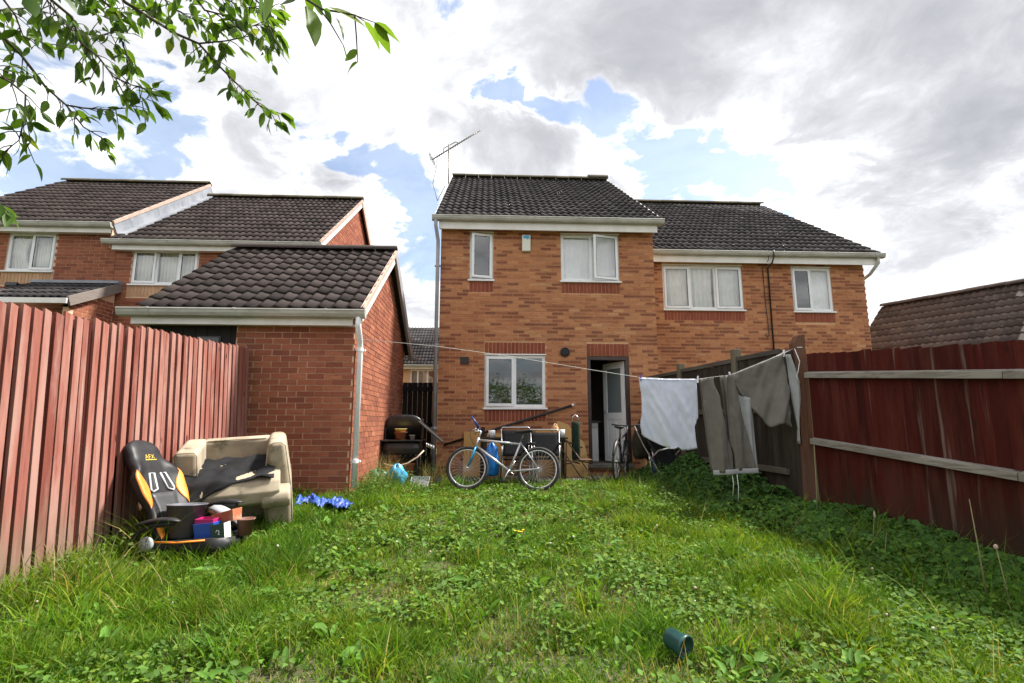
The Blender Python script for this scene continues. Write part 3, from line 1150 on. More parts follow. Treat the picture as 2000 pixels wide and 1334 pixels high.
# extractor flue and air brick
fl = MB().lathe([(.095, -.004), (.095, .03), (.08, .035), (.07, .012)], 20, (1.55, YF, 2.48), Matrix.Rotation(R(90), 3, 'X'), cap1=True).build('wall_vent', 'black_pl', main, label='round black wall vent')
for k in range(4):
    MB().box(1.482, 1.618, YF - .04, YF - .028, 2.435 + k * .026, 2.447 + k * .026).build('louvre', 'black_pl', fl)
avb = MB().box(-.515, -.345, YF - .012, YF - .003, 2.225, 2.375).build('air_brick', 'rosewood', main, label='square brown louvred air brick')
for k in range(5):
    MB().box(-.505, -.355, YF - .022, YF - .0125, 2.238 + k * .028, 2.252 + k * .028).build('louvre', 'rosewood', avb)
# doorway
df = MB()
df.box(DR[0], DR[0] + .075, YF + .02, YF + .10, DR[2], DR[3] - .075)
df.box(DR[1] - .075, DR[1], YF + .02, YF + .10, DR[2], DR[3] - .075)
df.box(DR[0], DR[1], YF + .02, YF + .10, DR[3] - .075, DR[3])
df.build('door_frame', 'rosewood', main, bevel=.004)
MB().box(DR[0] - .02, DR[1] + .02, YF - .06, YF + .24, DR[2] - .06, DR[2] + .012).build('threshold', 'concrete', main, bevel=.006)
hx, hy = DR[1] - .085, YF + .10
drot = Matrix.Translation((hx, hy, 0)) @ Matrix.Rotation(R(-66), 4, 'Z')
dl = MB(drot)      # leaf runs along -x from the hinge, 0.70 wide
w_, d0, d1 = .70, 0.0, .042
z0, z1 = DR[2] + .02, DR[3] - .08
pz0, pz1 = z0 + .98, z1 - .13
dl.box(-w_, -w_ + .12, d0, d1, z0, z1).box(-.12, 0, d0, d1, z0, z1).box(-w_ + .12, -.12, d0, d1, z1 - .13, z1).box(-w_ + .12, -.12, d0, d1, z0 + .84, pz0).box(-w_ + .12, -.12, d0, d1, z0, z0 + .10)
door = dl.build('door', 'upvc', main, bevel=.004, label='white door with a glazed upper half, opened inwards')
MB(drot).box(-w_ + .12, -.12, .016, .024, pz0, pz1).build('pane', M('frosted glass', (.17, .20, .21), .12), door)
for k in range(5):
    xx = -w_ + .12 + k * .092
    MB(drot).box(xx + .004, xx + .088, .010, .030, z0 + .10, z0 + .84).build('door_panel', 'upvc', door, bevel=.004)
hd = MB(drot).tube([(-w_ + .05, -.002, z0 + 1.0), (-w_ + .05, -.045, z0 + 1.0), (-w_ + .16, -.045, z0 + 1.0)], .009, 8).build('handle', 'steel', door, smooth=True)
# kitchen units seen through the door and window
wmz = DR[2]
wm = thing('washing_machine', 'white kitchen appliance just inside the open door', 'appliance', (2.05, 11.2, wmz))
MB().box(1.72, 2.36, 10.85, 11.42, wmz, wmz + .80).build('body', 'upvc', wm, bevel=.008)
MB().box(1.66, 2.42, 10.82, 11.44, wmz + .801, wmz + .84).build('worktop', 'inside_d', wm)
MB().box(1.74, 2.34, 10.838, 10.849, wmz + .68, wmz + .79).build('control_panel', M('pale grey panel', (.5, .5, .52), .4), wm)
for (x, z, h, r, cl, nm, lb, ca) in ((1.80, .84, .22, .04, (.35, .03, .025), 'bottle', 'red bottle on the worktop inside the doorway', 'bottle'), (1.95, .84, .28, .045, (.03, .06, .25), 'detergent_bottle', 'tall blue bottle on the worktop inside the doorway', 'bottle')):
    o = MB().lathe([(r, 0), (r, h * .6), (r * .4, h * .8), (r * .4, h), (.001, h)], 12, (x, 10.98, wmz + z)).build(nm, M(nm, cl, .4), None, smooth=True)
    tag(o, lb, ca)

# ------------------------------------------------------------------ neighbouring house, set back on the right
YN = 11.05
ne = thing('neighbour_house', 'orange brick neighbouring house set back behind the grey fence', 'house', (6, YN, 0.1))
nx0, nx1 = 3.30, 8.72
N1 = (3.97, 5.82, 3.615, 4.64)
N2 = (6.98, 7.92, 3.60, 4.63)
nh = [N1, N2]
nwall = wall_slab(nx0, nx1 - .008, .3, 4.86, YN + .009, .24, nh).build('wall', 'mortar_o', ne)
S = [(N1[0], N1[1], N1[2] - .255, N1[2] - .035), (N2[0], N2[1], N2[2] - .255, N2[2] - .035)]
bh = [(a - .004, b + .004, c - .04, d + .024) for a, b, c, d in nh] + [(a - .006, b + .006, c - .002, d + .002) for a, b, c, d in S]
br = wall_bricks((0, YN, 0), (1, 0, 0), (0, -1, 0), nx0, nx1, 1.5, 4.86, bh)
lay_bricks(nwall, (1, 0, 0), (0, -1, 0), br, 'brick_o', 300)
for a, b, c, d in S:
    soldiers(nwall, a, b, c, d, YN)
MB().box(nx1 - .25, nx1 - .009, YN + .25, 19.6, .3, 4.86).box(nx0, nx1 - .25, 19.4, 19.6, .3, 4.86).box(nx0, nx0 + .1, YN + .25, 19.4, .3, 4.86).build('side_wall', 'mortar_o', ne)
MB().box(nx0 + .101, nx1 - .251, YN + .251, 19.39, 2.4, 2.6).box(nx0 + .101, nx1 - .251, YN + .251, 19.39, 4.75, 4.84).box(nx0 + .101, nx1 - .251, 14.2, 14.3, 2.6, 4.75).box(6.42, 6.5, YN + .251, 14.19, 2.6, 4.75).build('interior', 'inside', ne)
EY, EZ, RY, RZ = 10.82, 4.93, 15.45, 8.12
sl = Vector((0, RY - EY, RZ - EZ))
nroof = tile_roof(ne, 'roof', (3.30, EY, EZ), (1, 0, 0), sl, 5.66, sl.length, 'tile', 300)
MB().prism([(0, 0), (5.66, 0), (5.66, sl.length), (0, sl.length)], (3.30, 2 * RY - EY, EZ - .04), (1, 0, 0), Vector((0, -(RY - EY), RZ - EZ)).normalized(), (0, 0, .04)).build('back_slope', 'tile', nroof)
MB().prism([(0, 0), (RY - EY, RZ - EZ), (2 * (RY - EY), 0)], (nx1 - .3, EY, EZ - .09), (0, 1, 0), (0, 0, 1), (.29, 0, 0)).build('gable', 'mortar_o', ne)
ridge_line(nroof, (3.35, RY, RZ + .045), (8.98, RY, RZ + .045))
MB().prism([(0, -.10), (sl.length, -.10), (sl.length, .012), (0, .012)], (8.965, EY, EZ), sl.normalized(), Vector((0, -sl.z, sl.y)).normalized(), (.022, 0, 0)).build('verge', 'fascia', nroof)
MB().box(3.43, 8.93, EY + .045, EY + .065, 4.66, 4.875).build('fascia', 'fascia', ne)
MB().box(3.43, 8.93, EY + .066, YN - .004, 4.715, 4.73).build('soffit', 'fascia', ne)
gutter(ne, 3.50, 9.05, EY + .043, 4.915)
downpipe(ne, [(8.9, EY - .01, 4.83), (8.9, EY - .01, 4.70), (8.82, YN - .05, 4.48), (8.76, YN + .1, 4.40)], .035, 'gutter')
cb = MB().tube([(6.43, EY - .07, 4.93), (6.43, EY - .07, 4.80), (6.43, EY + .03, 4.66), (6.42, YN - .03, 4.6), (6.40, YN - .025, .5)], .017, 8).build('cable', 'black_pl', ne, smooth=True, label='black cable running down the brick wall')
MB().tube([(6.33, EY - .07, 4.93), (6.33, EY + .0, 4.72), (6.30, YN - .02, 4.6), (6.31, YN - .02, 3.8), (6.335, YN - .02, 3.1), (6.33, YN - .02, 3.02), (6.29, YN - .02, 2.99), (6.265, YN - .02, 3.03), (6.27, YN - .02, 3.08)], .008, 6).build('cable', 'black_pl', ne, smooth=True)
window(ne, *N1, YN, [(.34, 'c'), (.32, 'f'), (.34, 'c')], 'curtain', curt_rects=[(0, .32, 5, .02, 0), (.38, .64, 4, .03, 0), (.66, 1, 5, .012, 0)])
window(ne, *N2, YN, [(.48, 'c'), (.52, 'f')], 'net', curt_rects=[(.5, 1, 4, .004, 0)])
pot = MB().lathe([(.045, 0), (.06, .12), (.055, .12), (.04, .01)], 14, (7.60, YN + .16, N2[2] + .03)).build('window_pot', 'upvc', None, smooth=True)
tag(pot, 'small white pot on the inside sill of the two-light neighbour window', 'pot')

# ------------------------------------------------------------------ garage on the left
YG = 6.62
ga = thing('garage', 'red brick garage with tiled roof and white downpipe', 'garage', (-2.9, 8.6, 0.1))
gx0, gx1, gz1 = -4.42, -1.70, 2.42
GD = (-4.35, -3.20, .0, 2.34)
gw = wall_slab(gx0, gx1 - .008, 0, gz1, YG + .009, .22, [GD])
gw.box(gx1 - .22, gx1 - .009, YG + .23, 10.55, 0, gz1)
gw.box(gx0, gx0 + .2, YG + .23, 10.55, 0, gz1).box(gx0 + .2, gx1 - .22, 10.3, 10.54, 0, gz1)
gwall = gw.build('wall', 'mortar_r', ga)
br = wall_bricks((0, YG, 0), (1, 0, 0), (0, -1, 0), gx0, gx1, 0.075, gz1, [GD])
lay_bricks(gwall, (1, 0, 0), (0, -1, 0), br, 'brick_r', 190)
GEY, GEZ, GRY, GRZ = 6.42, 2.52, 8.60, 4.02
pit = (GRZ - GEZ) / (GRY - GEY)


def gtop(z):
    if z < 2.42:
        return (-9, 99)
    return (GEY + (z - GEZ + .06) / pit - YG, 2 * GRY - GEY - (z - GEZ + .06) / pit - YG)


br = wall_bricks((gx1, YG, 0), (0, 1, 0), (1, 0, 0), 0, 10.55 - YG, 0.075, 3.9, [], top=gtop, start=.031)
lay_bricks(gwall, (0, 1, 0), (1, 0, 0), br, 'brick_r', 110)
MB().prism([(0, 0), (GRY - GEY, GRZ - GEZ), (2 * (GRY - GEY), 0)], (gx1 - .2, GEY, GEZ - .07), (0, 1, 0), (0, 0, 1), (.191, 0, 0)).build('gable', 'mortar_r', ga)
# dark boarded door with a small window, half hidden by the fence
MB().box(GD[0], GD[1], YG + .1, YG + .14, 0.06, GD[3]).build('door_frame', 'rosewood', ga)
for k in range(8):
    MB().box(GD[0] + k * .15 + .003, GD[0] + k * .15 + .147, YG + .075, YG + .099, .06, GD[3] - .01).build('door_board', 'under', ga)
gwin = MB().box(-3.72, -3.42, YG + .060, YG + .074, 1.98, 2.20).build('door_window', 'black_pl', ga)
MB().box(-3.70, -3.44, YG + .052, YG + .0595, 2.0, 2.18).build('pane', M('dark glossy glass', (.02, .022, .02), .03), gwin)
sl = Vector((0, GRY - GEY, GRZ - GEZ))
gx0r, gx1r = -4.32, -1.575
groof = tile_roof(ga, 'roof', (gx0r, GEY, GEZ), (1, 0, 0), sl, gx1r - gx0r, sl.length, 'tile_b', 300, w=.18, g=.265, waves=1)
MB().prism([(0, 0), (gx1r - gx0r, 0), (gx1r - gx0r, sl.length), (0, sl.length)], (gx0r, 2 * GRY - GEY, GEZ - .03), (1, 0, 0), Vector((0, -(GRY - GEY), GRZ - GEZ)).normalized(), (0, 0, .05)).build('back_slope', 'tile_b', groof)
ridge_line(groof, (gx0r, GRY, GRZ + .03), (gx1r + .01, GRY, GRZ + .03), r=.10, mat='tile_b')
sn, pn = sl.normalized(), Vector((0, -sl.z, sl.y)).normalized()
MB().prism([(0, -.03), (sl.length, -.03), (sl.length, .022), (0, .022)], (gx1r - .02, GEY, GEZ), sn, pn, (.05, 0, 0)).build('verge', 'verge', groof)
MB().prism([(-.02, -.17), (sl.length, -.17), (sl.length, -.031), (-.02, -.031)], (gx1r - .03, GEY, GEZ), sn, pn, (.024, 0, 0)).build('bargeboard', 'fascia', groof)
s2, p2 = Vector((0, -sn.y, sn.z)), Vector((0, sl.z, sl.y)).normalized()
MB().prism([(-.02, -.17), (sl.length, -.17), (sl.length, .02), (-.02, .02)], (gx1r - .03, 2 * GRY - GEY, GEZ), s2, p2, (.05, 0, 0)).build('bargeboard', 'pipe_g', groof)
MB().box(gx0r - .1, gx1 - .0, GEY + .05, GEY + .07, 2.315, 2.475).build('fascia', 'fascia', ga)
MB().box(gx0r - .1, gx1 - .0, GEY + .071, YG - .004, 2.325, 2.34).build('soffit', 'fascia', ga)
gutter(ga, gx0r - .22, gx1r + .04, GEY + .048, 2.505, brackets=1.0)
dp = downpipe(ga, [(-1.615, GEY - .005, 2.42), (-1.615, GEY - .005, 2.30), (-1.635, YG - .0, 2.14), (-1.64, YG + .05, 2.05), (-1.64, YG + .05, .30)], .036, 'pipe_w', [(-1.64, YG + .05, 2.03), (-1.64, YG + .05, .62)])
gutter(ga, -1.65, gx1r + .1, 2 * GRY - GEY + .09, 2.50, mat='pipe_g', joints=False)

# ------------------------------------------------------------------ pair of red brick houses far left
YA = 11.1
hb = thing('terraced_house', 'red brick house with lower roof behind the garage', 'house', (-6, YA, 0.1))
bx0, bx1 = -8.05, -3.76
B1 = (-7.70, -6.30, 4.05, 4.83)
bwall = wall_slab(bx0, bx1 - .008, .3, 4.9, YA + .009, .24, [B1])
bwall = bwall.build('wall', 'mortar_r', hb)
SB = (B1[0] - .05, B1[1] + .05, B1[2] - .275, B1[2] - .035)
br = wall_bricks((0, YA, 0), (1, 0, 0), (0, -1, 0), bx0, bx1, 1.8, 4.9, [(B1[0] - .004, B1[1] + .004, B1[2] - .04, B1[3] + .024), SB])
lay_bricks(bwall, (1, 0, 0), (0, -1, 0), br, 'brick_r', 180)
soldiers(bwall, SB[0] + .006, SB[1] - .006, SB[2], SB[3], YA, 'soldier_b')
BEY, BEZ, BRY, BRZ = 10.87, 4.98, 14.35, 7.52
bp = (BRZ - BEZ) / (BRY - BEY)
MB().box(bx1 - .25, bx1 - .009, YA + .25, 17.6, .3, 4.9).box(bx0, bx1 - .25, 17.4, 17.6, .3, 4.9).box(bx0, bx0 + .1, YA + .25, 17.4, .3, 4.9).build('side_wall', 'mortar_r', hb)
MB().box(bx0 + .101, bx1 - .251, YA + .251, 17.39, 2.7, 2.8).box(bx0 + .101, bx1 - .251, YA + .251, 17.39, 4.78, 4.88).box(bx0 + .101, bx1 - .251, 14., 14.1, 2.8, 4.78).build('interior', 'inside', hb)
MB().prism([(0, 0), (BRY - BEY, BRZ - BEZ), (2 * (BRY - BEY), 0)], (bx1 - .25, BEY, BEZ - .07), (0, 1, 0), (0, 0, 1), (.241, 0, 0)).build('gable', 'mortar_r', hb)


def btop(z):
    return (BEY + (z - BEZ + .06) / bp - YA, 2 * BRY - BEY - (z - BEZ + .06) / bp - YA) if z > 4.9 else (-9, 99)


br = wall_bricks((bx1, YA, 0), (0, 1, 0), (1, 0, 0), 0, 17.6 - YA, 4.2, 7.3, [], top=btop, start=.031)
lay_bricks(bwall, (0, 1, 0), (1, 0, 0), br, 'brick_r', 100)
sl = Vector((0, BRY - BEY, BRZ - BEZ))
broof = tile_roof(hb, 'roof', (bx0 - .02, BEY, BEZ), (1, 0, 0), sl, bx1 + .13 - bx0, sl.length, 'tile_b', 300)
MB().prism([(0, 0), (4.42, 0), (4.42, sl.length), (0, sl.length)], (bx0 - .02, 2 * BRY - BEY, BEZ - .03), (1, 0, 0), Vector((0, -(BRY - BEY), BRZ - BEZ)).normalized(), (0, 0, .05)).build('back_slope', 'tile_b', broof)
ridge_line(broof, (bx0 - .02, BRY, BRZ + .03), (bx1 + .12, BRY, BRZ + .03), mat='ridge')
sn, pn = sl.normalized(), Vector((0, -sl.z, sl.y)).normalized()
MB().prism([(0, -.03), (sl.length, -.03), (sl.length, .022), (0, .022)], (bx1 + .09, BEY, BEZ), sn, pn, (.04, 0, 0)).build('verge', 'verge', broof)
MB().prism([(-.02, -.17), (sl.length, -.17), (sl.length, -.031), (-.02, -.031)], (bx1 + .085, BEY, BEZ), sn, pn, (.024, 0, 0)).build('bargeboard', 'fascia', broof)
s2, p2 = Vector((0, -sn.y, sn.z)), Vector((0, sl.z, sl.y)).normalized()
MB().prism([(-.02, -.17), (sl.length, -.17), (sl.length, .02), (-.02, .02)], (bx1 + .085, 2 * BRY - BEY, BEZ), s2, p2, (.04, 0, 0)).build('bargeboard', 'verge', broof)
MB().box(bx0 + .02, bx1 + .0, BEY + .05, BEY + .07, 4.76, 4.925).build('fascia', 'fascia', hb)
MB().box(bx0 + .02, bx1 + .0, BEY + .071, YA - .004, 4.775, 4.79).build('soffit', 'fascia', hb)
gutter(hb, bx0 - .15, bx1 + .16, BEY + .048, 4.965, brackets=1.1)
downpipe(hb, [(bx1 + .03, BEY - .0, 4.88), (bx1 + .03, BEY - .0, 4.78), (bx1 - .03, YA - .05, 4.62), (bx1 - .03, YA - .05, 3.0)], .034, 'pipe_w')
window(hb, *B1, YA, [(.36, 'c'), (.34, 'f'), (.30, 'c')], 'curtain', curt_rects=[(0, .35, 6, .025, 0), (.36, .68, 6, .03, 0), (.70, 1, 5, .025, 0)])

ha = thing('taller_house', 'red brick house at far left with the higher roof', 'house', (-10, YA, 0.1))
ax0, ax1 = -12.1, -8.06
A1 = (-10.33, -9.33, 4.31, 5.17)
awall = wall_slab(ax0, ax1, .3, 5.3, YA + .009, .24, [A1]).build('wall', 'mortar_r', ha)
SA = (A1[0] - .05, A1[1] + .05, A1[2] - .30, A1[2] - .035)
br = wall_bricks((0, YA, 0), (1, 0, 0), (0, -1, 0), ax0, ax1, 1.8, 5.28, [(A1[0] - .004, A1[1] + .004, A1[2] - .04, A1[3] + .024), SA])
lay_bricks(awall, (1, 0, 0), (0, -1, 0), br, 'brick_r', 280)
soldiers(awall, SA[0] + .006, SA[1] - .006, SA[2], SA[3], YA, 'soldier_b')
dz = .37
MB().box(ax1 - .1, ax1 - .002, YA + .25, 17.4, .3, 5.3).box(ax0, ax1 - .1, 17.4, 17.6, .3, 5.3).box(ax0, ax0 + .1, YA + .25, 17.4, .3, 5.3).build('side_wall', 'mortar_r', ha)
MB().box(ax0 + .101, ax1 - .101, YA + .251, 17.39, 2.7, 2.8).box(ax0 + .101, ax1 - .101, YA + .251, 17.39, 5.2, 5.28).box(ax0 + .101, ax1 - .101, 14., 14.1, 2.8, 5.2).build('interior', 'inside', ha)
aroof = tile_roof(ha, 'roof', (-12.1, BEY, BEZ + dz), (1, 0, 0), sl, 4.05, sl.length, 'tile_b', 300)
MB().prism([(0, 0), (4.05, 0), (4.05, sl.length), (0, sl.length)], (-12.1, 2 * BRY - BEY, BEZ + dz - .03), (1, 0, 0), Vector((0, -(BRY - BEY), BRZ - BEZ)).normalized(), (0, 0, .05)).build('back_slope', 'tile_b', aroof)
MB().prism([(0, 0), (BRY - BEY, BRZ - BEZ), (2 * (BRY - BEY), 0)], (ax1 - .12, BEY, BEZ + dz - .07), (0, 1, 0), (0, 0, 1), (.1, 0, 0)).build('gable', 'mortar_r', ha)
ridge_line(aroof, (-12.1, BRY, BRZ + dz + .03), (-8.04, BRY, BRZ + dz + .03), mat='ridge')
MB().prism([(0, -.04), (sl.length, -.04), (sl.length, .025), (0, .025)], (-8.06, BEY, BEZ + dz), sn, pn, (.05, 0, 0)).build('verge', 'verge', aroof)
# lead flashing between the two roofs, in lapped sheets
nf = 8
for k in range(nf):
    a, b = sl.length * k / nf, sl.length * (k + 1) / nf + .03
    MB().prism([(a, -.30), (b, -.30), (b, -.041), (a, -.041)], (-8.055 + .003 * (k % 2), BEY, BEZ + dz), sn, pn, (.03, 0, 0)).build('flashing_sheet', 'lead', aroof)
for k in range(nf):
    a, b = sl.length * k / nf, sl.length * (k + 1) / nf - .004
    MB().prism([(a, -.30), (b, -.30), (b, -.245), (a, -.245)], (-8.02, BEY, BEZ + dz), sn, pn, (.16, 0, 0)).build('flashing_apron', 'lead', aroof)
MB().prism([(0, 0), (BRY - BEY, BRZ - BEZ), (2 * (BRY - BEY), 0), (2 * (BRY - BEY), -.5), (0, -.5)], (-8.06 - .02, BEY + .05, BEZ + dz - .06), (0, 1, 0), (0, 0, 1), (.02, 0, 0)).build('party_wall', 'mortar_r', ha)
MB().box(-12.1, -8.06, BEY + .05, BEY + .07, 5.13, 5.295).build('fascia', 'fascia', ha)
MB().box(-12.1, -8.06, BEY + .071, YA - .004, 5.145, 5.16).build('soffit', 'fascia', ha)
gutter(ha, -12.1, -8.05, BEY + .048, 5.335, brackets=1.1)
window(ha, *A1, YA, [(.5, 'f'), (.5, 'c')], 'curtain', curt_rects=[(0, .42, 6, .03, .35), (.52, 1, 8, .03, 0)])
# lean-to porch roof below
PY, PZ = 9.75, 3.42
psl = Vector((0, YA - .01 - PY, .62))
po = tile_roof(ha, 'porch_roof', (-9.62, PY, PZ), (1, 0, 0), psl, 1.75, psl.length, 'tile', 60)
pn2 = Vector((0, -psl.z, psl.y)).normalized()
MB().prism([(0, -.16), (psl.length, -.16), (psl.length, .02), (0, .02)], (-7.87, PY, PZ), psl.normalized(), pn2, (.04, 0, 0)).build('bargeboard', wood_mat('weathered bargeboard', [(0, (.17, .145, .13)), (1, (.21, .18, .165))], axis=1), po)
MB().box(-9.62, -7.82, YA - .16, YA - .01, PZ + .60, PZ + .66).build('flashing_sheet', 'lead', po)
MB().box(-9.65, -7.83, PY - .05, PY - .02, PZ - .12, PZ - .02).build('fascia', 'fascia', po)
pw = MB().prism([(0, 0), (YA - PY - .2, 0), (YA - PY - .2, .5), (0, -.05)], (-7.93, PY + .15, PZ - .1), (0, 1, 0), (0, 0, 1), (-.1, 0, 0)).box(-8.03, -7.93, PY + .15, YA - .05, 0.2, PZ - .1).build('porch_wall', 'mortar_r', ha)
br = []
for k in range(9):
    for j in range(6):
        yy = PY + .17 + j * .225 + (k % 2) * .11
        zz2 = PZ - .45 + k * .075
        if yy + .1 < YA - .05 and zz2 < PZ - .12 + (yy - PY) * .40:
            br.append((Vector((-7.925, yy + .1, zz2)), .215))
lay_bricks(pw, (0, 1, 0), (1, 0, 0), br, 'brick_r', 60)
sec = MB().cbox((-9.93, YA - .14, 3.93), (.24, .20, .09), Matrix.Rotation(R(-20), 3, 'X')).box(-9.96, -9.90, YA - .1, YA - .005, 3.86, 3.92).build('floodlight', 'black_pl', ha, bevel=.01, label='black floodlight on the brick wall')

# ------------------------------------------------------------------ house seen through the gap
fh = thing('distant_house', 'distant house with grey tiled roof in the gap beside the garage', 'house', (-3, 24, 0))
fsl = Vector((0, 3.2, 2.3))
froof = tile_roof(fh, 'roof', (-5.5, 23.75, 3.77), (1, 0, 0), fsl, 5.5, fsl.length, 'tile', 150, w=.30, g=.3)
wall_slab(-5.5, 0, 0, 3.65, 24.0, .2, [(-3.55, -2.3, 2.5, 3.55)]).build('wall', 'mortar_o', fh)
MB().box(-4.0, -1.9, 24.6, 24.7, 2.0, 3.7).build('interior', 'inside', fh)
MB().box(-5.5, 0, 23.78, 23.80, 3.56, 3.74).build('fascia', 'fascia', fh)
gutter(fh, -5.5, 0, 23.77, 3.75, joints=False)
MB().prism([(0, 0), (3.2, 2.3), (6.4, 0)], (-5.4, 23.8, 3.65), (0, 1, 0), (0, 0, 1), (5.3, 0, 0)).build('gable', 'mortar_o', fh)
window(fh, -3.55, -2.3, 2.5, 3.55, 24.0, [(.28, 'f'), (.36, 'f'), (.36, 'f')], None, head=False)

# ------------------------------------------------------------------ house behind the right-hand fence
rh = thing('tiled_roof_house', 'low house with weathered brown roof behind the dark red fence', 'house', (13, 14, 0))
ra = at_d(1722, 601, 14.6)
rb = at_d(2060, 547, 11.6)
rb.z = ra.z
rx = Vector((rb.x - ra.x, rb.y - ra.y, 0)).normalized()
rp = Vector((rx.y, -rx.x, 0)) * 1.0
if rp.x > 0:
    rp = -rp
RL = 4.4
tanp = math.tan(R(40))
rs = (rp * -1.0 + Vector((0, 0, tanp))).normalized()
slen = RL / math.cos(R(40))
low = ra + rp * RL - Vector((0, 0, RL * tanp))
rlen = (rb - ra).length + 1.5
rroof = tile_roof(rh, 'roof', low, rx, rs, rlen, slen, 'tile_r', 300, w=.30, g=.30)
ridge_line(rroof, ra + Vector((0, 0, .04)), ra + rx * rlen + Vector((0, 0, .04)), mat='tile_r')
bs = (rp * 1.0 + Vector((0, 0, tanp))).normalized()
MB().prism([(0, 0), (rlen, 0), (rlen, slen), (0, slen)], ra - rp * RL - Vector((0, 0, RL * tanp + .03)), rx, bs, (0, 0, .05)).build('back_slope', 'tile_r', rroof)
mm = MB()
mm.prism([(-RL + .25, 0), (0, (RL - .25) * tanp), (RL - .25, 0), (RL - .25, -3), (-RL + .25, -3)], Vector((ra.x, ra.y, low.z + .05)) + rx * .15, rp, (0, 0, 1), rx * (rlen - .3))
mm.build('wall', 'mortar_o', rh)
# half dormer / cross gable at the right edge of the picture
gq = at_d(1996, 628, 10.6)
MB().prism([(-.9, -2.2), (.9, -2.2), (0.9, -.9), (0, .0), (-.9, -.9)], gq + rx * 1.0, rx, (0, 0, 1), rp * -2.0).build('cross_gable', 'brick_r', rh)

# ------------------------------------------------------------------ fences
MT['fence_pink'] = wood_mat('faded red fence paint', [(0, (.25, .085, .064)), (.25, (.34, .135, .105)), (.45, (.19, .058, .044)), (.7, (.30, .11, .084)), (.85, (.37, .19, .155)), (1, (.27, .09, .068))], grain=(.11, .03, .022), grain_amt=.7, weather=(.37, .215, .18), wamt=.9, streaks=(.46, .35, .29), samt=.7, foot=(.17, .135, .095))
MT['fence_back'] = wood_mat('red fence backing darkened as shade', [(0, (.055, .014, .011)), (1, (.08, .02, .015))], grain=(.05, .015, .012), grain_amt=.4)  # shade of the gaps between slats put into the backing colour
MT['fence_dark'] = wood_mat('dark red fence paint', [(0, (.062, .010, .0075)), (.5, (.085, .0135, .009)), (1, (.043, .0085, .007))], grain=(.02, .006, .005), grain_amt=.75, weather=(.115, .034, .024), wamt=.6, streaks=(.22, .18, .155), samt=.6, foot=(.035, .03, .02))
MT['wood_grey'] = wood_mat('weathered grey timber', [(0, (.27, .245, .215)), (1, (.34, .31, .275))], grain=(.09, .075, .06), grain_amt=.85, weather=(.15, .13, .105), wamt=.7, axis=1)
MT['wood_old'] = wood_mat('weathered brown boards', [(0, (.034, .028, .023)), (.5, (.05, .041, .033)), (1, (.024, .020, .017))], grain=(.011, .009, .008), grain_amt=.7, weather=(.078, .07, .06), wamt=.5)
MT['rail_old'] = wood_mat('old brown rail', [(0, (.08, .07, .06)), (1, (.11, .095, .08))], grain=(.04, .03, .026), grain_amt=.6, weather=(.16, .15, .13), wamt=.5, axis=1)
MT['post_brown'] = wood_mat('brown fence post', [(0, (.115, .052, .034)), (1, (.14, .065, .042))], grain=(.05, .02, .014), grain_amt=.6, weather=(.16, .10, .075), wamt=.5)
MT['post_old'] = wood_mat('mossy grey post', [(0, (.15, .13, .095)), (1, (.17, .15, .11))], grain=(.06, .05, .04), grain_amt=.6, weather=(.12, .115, .06), wamt=.6)

lf = thing('red_slat_fence', 'tall faded pinkish-red slatted fence running along the left side', 'fence', (-2.9, 4.5, 0))
FX0, FX1 = -2.885, -2.985       # face at the ground / at the top (the fence leans out a little)


def fence_top(y):
    return 1.83 + (y - 3.2) * (2.04 - 1.83) / 3.5


y = 2.30
while y < 6.56:
    wd = random.uniform(.052, .070)
    zt = fence_top(y) + random.uniform(-.016, .012)
    zb = G(-2.9, y) - .06
    dx = random.uniform(-.004, .006)
    dy = random.uniform(-.010, .010)
    k = (zb - 0) / 2.0
    xb = FX0 + (FX1 - FX0) * (zb / 2.0) + dx
    xt = FX0 + (FX1 - FX0) * (zt / 2.0) + dx
    th = .02
    b = MB()
    pr = [(xb, y, zb), (xb, y + wd, zb), (xt, y + wd + dy, zt - .006), (xt, y + dy, zt + .010)]
    bk = [(p[0] - th, p[1], p[2]) for p in pr]
    b._add(pr + bk, [(0, 1, 2, 3), (7, 6, 5, 4), (0, 4, 5, 1), (1, 5, 6, 2), (2, 6, 7, 3), (3, 7, 4, 0)])
    o = b.build('board', 'fence_pink', lf, bevel=.002)
    y += .0885 + random.uniform(-.006, .006)
y = 2.27
while y < 6.58:
    zt = fence_top(y) - .012 + random.uniform(-.006, .006)
    zb = G(-2.9, y) - .06
    xb = FX0 - .062
    xt = FX1 - .062
    b = MB()
    pr = [(xb, y, zb), (xb, min(6.6, y + .11), zb), (xt, min(6.6, y + .11), zt), (xt, y, zt)]
    bk = [(p[0] - .015, p[1], p[2]) for p in pr]
    b._add(pr + bk, [(0, 1, 2, 3), (7, 6, 5, 4), (0, 4, 5, 1), (1, 5, 6, 2), (2, 6, 7, 3), (3, 7, 4, 0)])
    b.build('backing_board', 'fence_back', lf)
    y += .115

# dark red fence on the right with pale rails
rf = thing('dark_red_fence', 'dark red close-boarded fence with pale weathered rails on the right', 'fence', (3.75, 4.2, 0))
ra0, ra1 = Vector((3.62, 5.56)), Vector((3.99, 1.9))
rlen2 = (ra1 - ra0).length
ru = (ra1 - ra0) / rlen2
rn = Vector((ru.y, -ru.x))
if rn.x > 0:
    rn = -rn
rang = math.atan2(ru.y, ru.x)


def rf_z(t):      # fall of the fence towards the camera
    return -t * 0.088


